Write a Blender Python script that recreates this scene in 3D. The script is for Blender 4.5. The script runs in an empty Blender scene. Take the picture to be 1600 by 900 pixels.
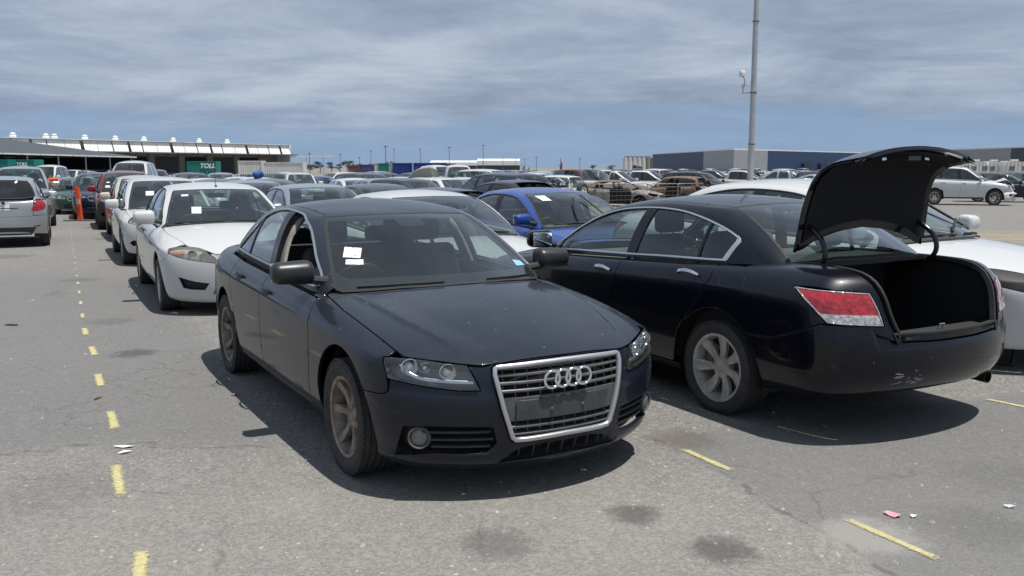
import bpy, bmesh, math, random
import numpy as np
from mathutils import Vector, Matrix
from mathutils.bvhtree import BVHTree
from mathutils.geometry import delaunay_2d_cdt

scene = bpy.context.scene
COL = scene.collection
R = math.radians

# ---------------------------------------------------------------- camera
cam_d = bpy.data.cameras.new('camera')
cam = bpy.data.objects.new('camera', cam_d)
COL.objects.link(cam)
cam.location = (0, 0, 1.659)
cam.rotation_euler = (R(90 - 7.72), 0, 0)
cam_d.sensor_width = 36.0
cam_d.lens = 1386.0 / 1600.0 * 36.0
cam_d.clip_end = 6000
cam_d.clip_start = 0.05
scene.camera = cam

# ---------------------------------------------------------------- sky and sun
SUN_DIR = Vector((0.80, -0.42, 0.0)).normalized()
SUN_EL = R(75)
SUN_VEC = Vector((SUN_DIR.x * math.cos(SUN_EL), SUN_DIR.y * math.cos(SUN_EL), math.sin(SUN_EL)))
sun_d = bpy.data.lights.new('sun', 'SUN')
sun_d.energy = 4.6
sun_d.angle = R(0.55)
sun_d.color = (1.0, 0.96, 0.90)
sun = bpy.data.objects.new('sun', sun_d)
COL.objects.link(sun)
sun.rotation_euler = SUN_VEC.to_track_quat('Z', 'Y').to_euler()
sun.location = (0, 0, 30)

world = bpy.data.worlds.new('World')
scene.world = world
world.use_nodes = True


def build_world():
    nt = world.node_tree
    N, L = nt.nodes, nt.links
    N.clear()
    out = N.new('ShaderNodeOutputWorld')
    bg = N.new('ShaderNodeBackground')
    bg.inputs['Strength'].default_value = 0.068
    L.new(bg.outputs[0], out.inputs[0])
    sky = N.new('ShaderNodeTexSky')
    sky.sky_type = 'NISHITA'
    sky.sun_disc = False
    sky.sun_elevation = SUN_EL
    sky.sun_rotation = math.atan2(SUN_DIR.x, SUN_DIR.y)
    sky.altitude = 0
    sky.air_density = 1.0
    sky.dust_density = 0.0
    sky.ozone_density = 1.0
    tc = N.new('ShaderNodeTexCoord')
    sep = N.new('ShaderNodeSeparateXYZ')
    L.new(tc.outputs['Generated'], sep.inputs[0])
    # clouds on a flat layer overhead: direction / (height + small number)
    mx = N.new('ShaderNodeMath'); mx.operation = 'MAXIMUM'
    L.new(sep.outputs['Z'], mx.inputs[0]); mx.inputs[1].default_value = 0.0
    ad = N.new('ShaderNodeMath'); ad.operation = 'ADD'
    L.new(mx.outputs[0], ad.inputs[0]); ad.inputs[1].default_value = 0.11
    dv = N.new('ShaderNodeVectorMath'); dv.operation = 'DIVIDE'
    cb = N.new('ShaderNodeCombineXYZ')
    L.new(ad.outputs[0], cb.inputs[0]); L.new(ad.outputs[0], cb.inputs[1]); cb.inputs[2].default_value = 1.0
    L.new(tc.outputs['Generated'], dv.inputs[0]); L.new(cb.outputs[0], dv.inputs[1])

    def noise(scale, detail, rough, stretch, off):
        mp = N.new('ShaderNodeMapping')
        mp.inputs['Scale'].default_value = stretch
        mp.inputs['Location'].default_value = off
        mp.inputs['Rotation'].default_value = (0, 0, R(-9))
        L.new(dv.outputs[0], mp.inputs[0])
        n = N.new('ShaderNodeTexNoise')
        n.inputs['Scale'].default_value = scale
        n.inputs['Detail'].default_value = detail
        n.inputs['Roughness'].default_value = rough
        n.inputs['Distortion'].default_value = 0.35
        L.new(mp.outputs[0], n.inputs['Vector'])
        return n.outputs['Fac']
    big = noise(0.50, 6, 0.50, (0.8, 1.0, 0.0), (3.1, 1.7, 0))
    fine = noise(1.15, 9, 0.66, (0.95, 1.05, 0.0), (8.3, 4.4, 0))
    # cover thins out towards the horizon, where a strip of blue opens
    cov = N.new('ShaderNodeMapRange')
    L.new(sep.outputs['Z'], cov.inputs[0])
    cov.inputs[1].default_value = 0.025; cov.inputs[2].default_value = 0.075
    cov.inputs[3].default_value = -0.10; cov.inputs[4].default_value = 0.30
    a1 = N.new('ShaderNodeMath'); a1.operation = 'ADD'
    L.new(big, a1.inputs[0]); L.new(cov.outputs[0], a1.inputs[1])
    mr = N.new('ShaderNodeMapRange'); mr.interpolation_type = 'SMOOTHSTEP'
    L.new(a1.outputs[0], mr.inputs[0])
    mr.inputs[1].default_value = 0.44; mr.inputs[2].default_value = 0.66
    mr.inputs[3].default_value = 0.38; mr.inputs[4].default_value = 0.95
    # cloud brightness from the finer noise
    mixn = N.new('ShaderNodeMath'); mixn.operation = 'MULTIPLY_ADD'
    L.new(fine, mixn.inputs[0]); mixn.inputs[1].default_value = 0.55
    hb = N.new('ShaderNodeMath'); hb.operation = 'MULTIPLY'
    L.new(big, hb.inputs[0]); hb.inputs[1].default_value = 0.45
    L.new(hb.outputs[0], mixn.inputs[2])
    cr = N.new('ShaderNodeValToRGB')
    e = cr.color_ramp.elements
    e[0].position = 0.40; e[0].color = (3.55, 4.25, 5.6, 1)
    e[1].position = 0.62; e[1].color = (6.5, 7.4, 8.6, 1)
    m = e.new(0.5); m.color = (4.6, 5.5, 7.0, 1)
    L.new(mixn.outputs[0], cr.inputs[0])
    mix = N.new('ShaderNodeMix'); mix.data_type = 'RGBA'
    L.new(mr.outputs[0], mix.inputs['Factor'])
    # far off, the open strip between the clouds is blue: bluer haze over the clear sky
    hz = N.new('ShaderNodeMix'); hz.data_type = 'RGBA'
    hz.inputs['Factor'].default_value = 0.88
    L.new(sky.outputs[0], hz.inputs['A']); hz.inputs['B'].default_value = (2.9, 4.75, 7.5, 1)
    # distant cloud fades to blue towards the horizon
    low = N.new('ShaderNodeMapRange'); low.interpolation_type = 'SMOOTHSTEP'
    L.new(sep.outputs['Z'], low.inputs[0])
    low.inputs[1].default_value = 0.0; low.inputs[2].default_value = 0.085
    low.inputs[3].default_value = 0.7; low.inputs[4].default_value = 0.0
    far = N.new('ShaderNodeMix'); far.data_type = 'RGBA'
    L.new(low.outputs[0], far.inputs['Factor'])
    L.new(cr.outputs[0], far.inputs['A']); far.inputs['B'].default_value = (2.75, 4.15, 6.5, 1)
    L.new(hz.outputs['Result'], mix.inputs['A']); L.new(far.outputs['Result'], mix.inputs['B'])
    L.new(mix.outputs['Result'], bg.inputs['Color'])


build_world()
scene.render.engine = 'CYCLES'
scene.view_settings.view_transform = 'Standard'
scene.view_settings.look = 'None'
scene.view_settings.gamma = 1.0
scene.view_settings.exposure = 0.18
scene.view_settings.use_curve_mapping = False
scene.cycles.max_bounces = 8
scene.cycles.transparent_max_bounces = 16
scene.cycles.caustics_reflective = False
scene.cycles.caustics_refractive = False

# ---------------------------------------------------------------- materials
MATS = {}


def new_mat(name):
    m = bpy.data.materials.new(name)
    m.use_nodes = True
    nt = m.node_tree
    b = nt.nodes['Principled BSDF']
    MATS[name] = m
    return m, nt, b


def simple(name, col, rough=0.5, metal=0.0, var=0.0, scale=20.0, spec=0.5, bump=0.0):
    """a Principled material whose tone wanders a little with object-space noise"""
    m, nt, b = new_mat(name)
    b.inputs['Roughness'].default_value = rough
    b.inputs['Metallic'].default_value = metal
    b.inputs['Specular IOR Level'].default_value = spec
    b.inputs['Base Color'].default_value = (*col, 1)
    if var or bump:
        tc = nt.nodes.new('ShaderNodeTexCoord')
        n = nt.nodes.new('ShaderNodeTexNoise')
        n.inputs['Scale'].default_value = scale
        n.inputs['Detail'].default_value = 5
        n.inputs['Roughness'].default_value = 0.65
        nt.links.new(tc.outputs['Object'], n.inputs['Vector'])
        if var:
            mr = nt.nodes.new('ShaderNodeMapRange')
            mr.inputs[1].default_value = 0.3; mr.inputs[2].default_value = 0.7
            mr.inputs[3].default_value = 1 - var; mr.inputs[4].default_value = 1 + var
            nt.links.new(n.outputs['Fac'], mr.inputs[0])
            mx = nt.nodes.new('ShaderNodeVectorMath'); mx.operation = 'SCALE'
            mx.inputs[0].default_value = col
            nt.links.new(mr.outputs[0], mx.inputs['Scale'])
            nt.links.new(mx.outputs[0], b.inputs['Base Color'])
        if bump:
            bp = nt.nodes.new('ShaderNodeBump')
            bp.inputs['Strength'].default_value = bump
            bp.inputs['Distance'].default_value = 0.01
            nt.links.new(n.outputs['Fac'], bp.inputs['Height'])
            nt.links.new(bp.outputs[0], b.inputs['Normal'])
    return m


def paint(name, col, dust=0.25, metal=0.0, rough=0.35, dustcol=(0.20, 0.19, 0.175), specks=0.0, coat=1.0, coatrough=0.04, low_dirt=0.5):
    """car paint under clear coat, with dust lying on upward faces and road grime low down"""
    m, nt, b = new_mat(name)
    N, L = nt.nodes, nt.links
    tc = N.new('ShaderNodeTexCoord')
    n = N.new('ShaderNodeTexNoise'); n.inputs['Scale'].default_value = 2.3; n.inputs['Detail'].default_value = 9
    n.inputs['Roughness'].default_value = 0.68
    L.new(tc.outputs['Object'], n.inputs['Vector'])
    n2 = N.new('ShaderNodeTexNoise'); n2.inputs['Scale'].default_value = 60; n2.inputs['Detail'].default_value = 3
    L.new(tc.outputs['Object'], n2.inputs['Vector'])
    geo = N.new('ShaderNodeNewGeometry')
    sx = N.new('ShaderNodeSeparateXYZ'); L.new(geo.outputs['Normal'], sx.inputs[0])
    sp = N.new('ShaderNodeSeparateXYZ'); L.new(tc.outputs['Object'], sp.inputs[0])
    up = N.new('ShaderNodeMapRange'); L.new(sx.outputs['Z'], up.inputs[0])
    up.inputs[1].default_value = -0.1; up.inputs[2].default_value = 0.95
    up.inputs[3].default_value = 0.06; up.inputs[4].default_value = 1.0
    low = N.new('ShaderNodeMapRange'); L.new(sp.outputs['Z'], low.inputs[0])
    low.inputs[1].default_value = 0.15; low.inputs[2].default_value = 0.62
    low.inputs[3].default_value = low_dirt; low.inputs[4].default_value = 0.0
    mxx = N.new('ShaderNodeMath'); mxx.operation = 'MAXIMUM'
    L.new(up.outputs[0], mxx.inputs[0]); L.new(low.outputs[0], mxx.inputs[1])
    nr = N.new('ShaderNodeMapRange'); L.new(n.outputs['Fac'], nr.inputs[0])
    nr.inputs[1].default_value = 0.28; nr.inputs[2].default_value = 0.75
    nr.inputs[3].default_value = 0.25; nr.inputs[4].default_value = 1.25
    m1 = N.new('ShaderNodeMath'); m1.operation = 'MULTIPLY'
    L.new(mxx.outputs[0], m1.inputs[0]); L.new(nr.outputs[0], m1.inputs[1])
    m2 = N.new('ShaderNodeMath'); m2.operation = 'MULTIPLY'
    L.new(m1.outputs[0], m2.inputs[0]); m2.inputs[1].default_value = dust
    fac = m2.outputs[0]
    if specks:
        v = N.new('ShaderNodeTexVoronoi'); v.voronoi_dimensions = '2D'; v.inputs['Scale'].default_value = 10; v.inputs['Randomness'].default_value = 1
        L.new(tc.outputs['Object'], v.inputs['Vector'])
        # only some of the cells carry a speck, each of its own size
        wn = N.new('ShaderNodeTexWhiteNoise'); L.new(v.outputs['Position'], wn.inputs['Vector'])
        pw = N.new('ShaderNodeMath'); pw.operation = 'POWER'; L.new(wn.outputs['Value'], pw.inputs[0]); pw.inputs[1].default_value = 4
        sc = N.new('ShaderNodeMath'); sc.operation = 'MULTIPLY'; L.new(pw.outputs[0], sc.inputs[0]); sc.inputs[1].default_value = 0.055
        add = N.new('ShaderNodeMath'); add.operation = 'MULTIPLY_ADD'; L.new(n2.outputs['Fac'], add.inputs[0]); add.inputs[1].default_value = 0.03
        L.new(v.outputs['Distance'], add.inputs[2])
        lt = N.new('ShaderNodeMath'); lt.operation = 'LESS_THAN'; L.new(add.outputs[0], lt.inputs[0])
        ofs = N.new('ShaderNodeMath'); ofs.operation = 'ADD'; L.new(sc.outputs[0], ofs.inputs[0]); ofs.inputs[1].default_value = 0.016
        L.new(ofs.outputs[0], lt.inputs[1])
        uu = N.new('ShaderNodeMath'); uu.operation = 'MULTIPLY'; L.new(lt.outputs[0], uu.inputs[0])
        upm = N.new('ShaderNodeMath'); upm.operation = 'GREATER_THAN'; L.new(sx.outputs['Z'], upm.inputs[0]); upm.inputs[1].default_value = 0.55
        L.new(upm.outputs[0], uu.inputs[1])
        us = N.new('ShaderNodeMath'); us.operation = 'MULTIPLY'; L.new(uu.outputs[0], us.inputs[0]); us.inputs[1].default_value = specks
        mm = N.new('ShaderNodeMath'); mm.operation = 'MAXIMUM'; L.new(fac, mm.inputs[0]); L.new(us.outputs[0], mm.inputs[1])
        fac = mm.outputs[0]
    mix = N.new('ShaderNodeMix'); mix.data_type = 'RGBA'
    L.new(fac, mix.inputs['Factor'])
    mix.inputs['A'].default_value = (*col, 1); mix.inputs['B'].default_value = (*dustcol, 1)
    L.new(mix.outputs['Result'], b.inputs['Base Color'])
    b.inputs['Metallic'].default_value = metal
    b.inputs['Roughness'].default_value = rough
    b.inputs['Specular IOR Level'].default_value = 0.12
    # the dust also dulls the coat
    cw = N.new('ShaderNodeMapRange'); L.new(fac, cw.inputs[0])
    cw.inputs[1].default_value = 0; cw.inputs[2].default_value = 0.8
    cw.inputs[3].default_value = coat; cw.inputs[4].default_value = 0.05
    L.new(cw.outputs[0], b.inputs['Coat Weight'])
    crg = N.new('ShaderNodeMapRange'); L.new(m1.outputs[0], crg.inputs[0])
    crg.inputs[1].default_value = 0.1; crg.inputs[2].default_value = 1.1
    crg.inputs[3].default_value = coatrough; crg.inputs[4].default_value = coatrough + 0.16 * min(1, dust * 3)
    L.new(crg.outputs[0], b.inputs['Coat Roughness'])
    b.inputs['Coat IOR'].default_value = 1.42
    return m


def glass(name, tint=(0.62, 0.70, 0.68), dirt=0.10, refl=1.0, dirtcol=(0.33, 0.33, 0.31)):
    """thin automotive glass: tinted see-through, mirror by Fresnel, with a film of dust"""
    m = bpy.data.materials.new(name); m.use_nodes = True
    nt = m.node_tree; N, L = nt.nodes, nt.links
    N.clear()
    out = N.new('ShaderNodeOutputMaterial')
    tr = N.new('ShaderNodeBsdfTransparent'); tr.inputs[0].default_value = (*tint, 1)
    gl = N.new('ShaderNodeBsdfGlossy'); gl.inputs['Roughness'].default_value = 0.02
    gl.inputs['Color'].default_value = (0.95, 0.97, 1.0, 1)
    df = N.new('ShaderNodeBsdfDiffuse'); df.inputs[0].default_value = (*dirtcol, 1)
    fr = N.new('ShaderNodeFresnel'); fr.inputs['IOR'].default_value = 1.5
    # a thin pane mirrors alike from both sides: undo the inside-out index on back faces
    gg = N.new('ShaderNodeNewGeometry'); io = N.new('ShaderNodeMapRange'); L.new(gg.outputs['Backfacing'], io.inputs[0])
    io.inputs[3].default_value = 1.5; io.inputs[4].default_value = 1 / 1.5
    L.new(io.outputs[0], fr.inputs['IOR'])
    fm = N.new('ShaderNodeMath'); fm.operation = 'MULTIPLY'; fm.use_clamp = True
    L.new(fr.outputs[0], fm.inputs[0]); fm.inputs[1].default_value = 1.7 * refl
    tc = N.new('ShaderNodeTexCoord')
    n = N.new('ShaderNodeTexNoise'); n.inputs['Scale'].default_value = 3.0; n.inputs['Detail'].default_value = 8
    n.inputs['Roughness'].default_value = 0.7
    L.new(tc.outputs['Object'], n.inputs['Vector'])
    mr = N.new('ShaderNodeMapRange'); L.new(n.outputs['Fac'], mr.inputs[0])
    mr.inputs[1].default_value = 0.3; mr.inputs[2].default_value = 0.75
    mr.inputs[3].default_value = dirt * 0.35; mr.inputs[4].default_value = dirt * 1.6
    s1 = N.new('ShaderNodeMixShader'); L.new(mr.outputs[0], s1.inputs[0]); L.new(tr.outputs[0], s1.inputs[1]); L.new(df.outputs[0], s1.inputs[2])
    s2 = N.new('ShaderNodeMixShader'); L.new(fm.outputs[0], s2.inputs[0]); L.new(s1.outputs[0], s2.inputs[1]); L.new(gl.outputs[0], s2.inputs[2])
    L.new(s2.outputs[0], out.inputs[0])
    MATS[name] = m
    return m


# ---------------------------------------------------------------- scene-graph helpers
GROUND_Y = [(-60, 0.0), (7.5, 0.0), (50.0, -0.255), (4500, -0.255)]


def gz(y):
    """the yard falls away gently from the camera"""
    return float(np.interp(y, [p[0] for p in GROUND_Y], [p[1] for p in GROUND_Y]))


def link(o, parent=None):
    COL.objects.link(o)
    if parent is not None:
        o.parent = parent
    return o


def empty(name, loc=(0, 0, 0), rz=0.0, label=None, cat=None, group=None, kind=None):
    o = bpy.data.objects.new(name, None)
    o.empty_display_size = 0.2
    COL.objects.link(o)
    o.location = (loc[0], loc[1], gz(loc[1]) if loc[2] == 0 else loc[2])
    o.rotation_euler = (0, 0, rz)
    return tag(o, label, cat, group, kind)


def tag(o, label=None, cat=None, group=None, kind=None):
    if label: o['label'] = label
    if cat: o['category'] = cat
    if group: o['group'] = group
    if kind: o['kind'] = kind
    return o


class MB:
    """collects shapes for ONE mesh"""
    def __init__(self):
        self.v = []; self.f = []; self.n = []      # n: optional custom normals (None = auto)
        self.m = []

    def add(self, v, f, n=None, mi=0):
        o = len(self.v)
        self.v += [tuple(p) for p in v]
        self.f += [tuple(i + o for i in q) for q in f]
        self.n += list(n) if n is not None else [None] * len(v)
        self.m += [mi] * len(f)
        return self

    def box(self, c, s, rz=0.0, M=None, mi=0):
        hx, hy, hz = s[0] / 2, s[1] / 2, s[2] / 2
        v = []
        for dz in (-hz, hz):
            for dx, dy in ((-hx, -hy), (hx, -hy), (hx, hy), (-hx, hy)):
                p = Vector((dx, dy, dz))
                if M is not None: p = M @ p
                elif rz: p = Matrix.Rotation(rz, 3, 'Z') @ p
                v.append((p.x + c[0], p.y + c[1], p.z + c[2]))
        return self.add(v, [(3, 2, 1, 0), (4, 5, 6, 7), (0, 1, 5, 4), (1, 2, 6, 5), (2, 3, 7, 6), (3, 0, 4, 7)], mi=mi)

    def tube(self, pts, r, n=8, cap=True, mi=0, closed=False):
        pts = [Vector(p) for p in pts]
        k = len(pts)
        rs = r if isinstance(r, (list, tuple)) else [r] * k
        rings = []
        ref = None
        for i, p in enumerate(pts):
            if closed: d = pts[(i + 1) % k] - pts[i - 1]
            else: d = pts[min(i + 1, k - 1)] - pts[max(i - 1, 0)]
            d.normalize()
            if ref is None:
                ref = Vector((0, 0, 1)) if abs(d.z) < 0.9 else Vector((1, 0, 0))
            a = ref - d * ref.dot(d); a.normalize(); ref = a
            b = d.cross(a)
            rings.append([p + (a * math.cos(2 * math.pi * j / n) + b * math.sin(2 * math.pi * j / n)) * rs[i] for j in range(n)])
        v = [q for r_ in rings for q in r_]
        f = []
        for i in range(k if closed else k - 1):
            a0, b0 = i * n, ((i + 1) % k) * n
            for j in range(n):
                j2 = (j + 1) % n
                f.append((a0 + j, a0 + j2, b0 + j2, b0 + j))
        if cap and not closed:
            f.append(tuple(range(n - 1, -1, -1)))
            f.append(tuple((k - 1) * n + j for j in range(n)))
        return self.add(v, f, mi=mi)

    def lathe(self, prof, n=32, axis='Y', mi=0, c=(0, 0, 0), a0=0.0, a1=2 * math.pi):
        """prof: (radius, along-axis) points"""
        full = abs(a1 - a0 - 2 * math.pi) < 1e-6
        cnt = n if full else n + 1
        v = []
        for j in range(cnt):
            a = a0 + (a1 - a0) * j / n
            for r, t in prof:
                if axis == 'Y': v.append((c[0] + r * math.cos(a), c[1] + t, c[2] + r * math.sin(a)))
                elif axis == 'X': v.append((c[0] + t, c[1] + r * math.cos(a), c[2] + r * math.sin(a)))
                else: v.append((c[0] + r * math.cos(a), c[1] + r * math.sin(a), c[2] + t))
        k = len(prof)
        f = []
        for j in range(n):
            a, b = j * k, ((j + 1) % cnt) * k
            for i in range(k - 1):
                f.append((a + i, a + i + 1, b + i + 1, b + i) if axis != 'Y' else (a + i, b + i, b + i + 1, a + i + 1))
        return self.add(v, f, mi=mi)

    def prism(self, poly, y0, y1, plane='XZ', mi=0):
        """a convex or star-shaped outline extruded between two depths"""
        k = len(poly)
        def P(p, d):
            return (p[0], d, p[1]) if plane == 'XZ' else ((d, p[0], p[1]) if plane == 'YZ' else (p[0], p[1], d))
        v = [P(p, y0) for p in poly] + [P(p, y1) for p in poly]
        f = [tuple(range(k)), tuple(range(2 * k - 1, k - 1, -1))]
        for i in range(k):
            j = (i + 1) % k
            f.append((i, i + k, j + k, j))
        return self.add(v, f, mi=mi)

    def mesh(self, name, smooth=True, angle=38):
        me = bpy.data.meshes.new(name)
        me.from_pydata(self.v, [], self.f)
        if any(self.m): me.polygons.foreach_set('material_index', self.m)
        me.update()
        if smooth:
            me.polygons.foreach_set('use_smooth', [True] * len(me.polygons))
            if any(q is not None for q in self.n):
                vn = np.zeros(len(self.v) * 3, dtype=np.float32)
                me.vertices.foreach_get('co', vn)
                nn = [tuple(me.vertices[i].normal) if q is None else tuple(q) for i, q in enumerate(self.n)]
                me.normals_split_custom_set_from_vertices(nn)
            elif angle < 180:
                sharp_by_angle(me, angle)
        return me

    def build(self, name, mat, parent=None, smooth=True, angle=38):
        me = self.mesh(name, smooth, angle)
        for mm in (mat if isinstance(mat, (list, tuple)) else [mat]):
            me.materials.append(MATS[mm] if isinstance(mm, str) else mm)
        return link(bpy.data.objects.new(name, me), parent)


def sharp_by_angle(me, deg):
    bm = bmesh.new(); bm.from_mesh(me)
    t = math.radians(deg)
    for e in bm.edges:
        e.smooth = not (len(e.link_faces) != 2 or e.calc_face_angle(0) > t)
    bm.to_mesh(me); bm.free()


def soft_box(c, s, bev=0.2, lev=2, M=None):
    """a cushion: a cage box rounded by subdivision; returns verts, faces"""
    hx, hy, hz = s[0] / 2, s[1] / 2, s[2] / 2
    bm = bmesh.new()
    bmesh.ops.create_cube(bm, size=1.0)
    bmesh.ops.scale(bm, vec=s, verts=bm.verts)
    bmesh.ops.bevel(bm, geom=bm.edges[:], offset=min(s) * bev, segments=lev, affect='EDGES', profile=0.5)
    v = []
    for q in bm.verts:
        p = q.co.copy()
        if M is not None: p = M @ p
        v.append((p.x + c[0], p.y + c[1], p.z + c[2]))
    bm.verts.index_update()
    f = [tuple(q.index for q in fc.verts) for fc in bm.faces]
    bm.free()
    return v, f


# ---------------------------------------------------------------- smooth master surfaces
def smooth_line(pts, n=6, closed=False):
    """Catmull-Rom through the points"""
    P = [np.array(p, float) for p in pts]
    k = len(P)
    out = []
    rng = range(k) if closed else range(k - 1)
    for i in rng:
        p1, p2 = P[i], P[(i + 1) % k]
        p0 = P[i - 1] if (closed or i > 0) else 2 * p1 - p2
        p3 = P[(i + 2) % k] if (closed or i + 2 < k) else 2 * p2 - p1
        for j in range(n):
            t = j / n
            out.append(0.5 * ((2 * p1) + (-p0 + p2) * t + (2 * p0 - 5 * p1 + 4 * p2 - p3) * t * t + (-p0 + 3 * p1 - 3 * p2 + p3) * t ** 3))
    if not closed: out.append(P[-1])
    return [tuple(q) for q in out]


def lerp_tab(tab, x):
    if not isinstance(tab, (list, tuple)): return tab
    t = sorted(tab)
    return float(np.interp(x, [p[0] for p in t], [p[1] for p in t]))


def box_cage(levels, xs, vs, cap, pf=2.3, pr=2.3, pc=2.2, cols_crease=None, us=None):
    """levels bottom to top; each: z, y tables over x, f=(x centre, corner set-back, z centre), r=the same behind.
    The top is closed by a cap with centre heights cap(x). Returns verts, faces, creases."""
    vfull = [-v for v in vs[:0:-1]] + list(vs)
    nv = len(vfull); ns = len(xs if us is None else us)
    verts = []; rings = []
    for lv in levels:
        ring = []
        if us is not None:
            a_, b_ = lv['f'][0] - lv['f'][1], lv['r'][0] + lv['r'][1]
            xs = [a_ + (b_ - a_) * u for u in us]
        for end in ('f', 'r'):
            xc, bk, zc = lv[end]
            sgn = 1 if end == 'f' else -1
            xcor = xc - sgn * bk
            yc = lerp_tab(lv['y'], xcor); zcor = lerp_tab(lv['z'], xcor)
            pw = pf if end == 'f' else pr
            pts = []
            for v in (vfull if end == 'f' else vfull[::-1]):
                a = abs(v)
                zz = zcor if zc is None else zc + (zcor - zc) * a ** 2
                pts.append((xc - sgn * bk * a ** pw, v * yc, zz))
            if end == 'f':
                ring += pts
                ring += [(x, lerp_tab(lv['y'], x), lerp_tab(lv['z'], x)) for x in xs]
            else:
                ring += pts
                ring += [(x, -lerp_tab(lv['y'], x), lerp_tab(lv['z'], x)) for x in xs[::-1]]
        rings.append([len(verts) + i for i in range(len(ring))])
        verts += ring
    faces = []; crease = {}
    nr = len(rings[0])
    for k in range(len(rings) - 1):
        for i in range(nr):
            j = (i + 1) % nr
            faces.append((rings[k][i], rings[k][j], rings[k + 1][j], rings[k + 1][i]))
    for k, lv in enumerate(levels):
        c = lv.get('crease', 0)
        if c:
            for i in range(nr):
                crease[tuple(sorted((rings[k][i], rings[k][(i + 1) % nr])))] = c
    cc = levels[0].get('corner', None)
    # cap rows: columns run right (-) to left (+)
    top = rings[-1]; lv = levels[-1]
    front = top[:nv]
    left = top[nv:nv + ns]
    rear = top[nv + ns:nv + ns + nv][::-1]
    right = top[nv + ns + nv:][::-1]
    rows = [front]
    for i, x in enumerate(xs):
        row = [right[i]]
        ye = lerp_tab(lv['y'], x); ze = lerp_tab(lv['z'], x); zc = lerp_tab(cap, x)
        for v in vfull[1:-1]:
            verts.append((x, v * ye, zc + (ze - zc) * abs(v) ** pc))
            row.append(len(verts) - 1)
        row.append(left[i]); rows.append(row)
    rows.append(rear)
    for a, b in zip(rows[:-1], rows[1:]):
        for j in range(nv - 1):
            faces.append((a[j], a[j + 1], b[j + 1], b[j]))
    if cols_crease:
        for vv, c in cols_crease.items():
            j1 = vfull.index(vv); j2 = vfull.index(-vv)
            for a, b in list(zip(rows[:-1], rows[1:]))[cols_crease.get('skip', 0) if False else 0:]:
                for j in (j1, j2):
                    crease[tuple(sorted((a[j], b[j])))] = c
    return verts, faces, crease, rings


TC, TS = math.cos(R(28)), math.sin(R(28))       # side panels are laid on from the side and slightly above


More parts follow.
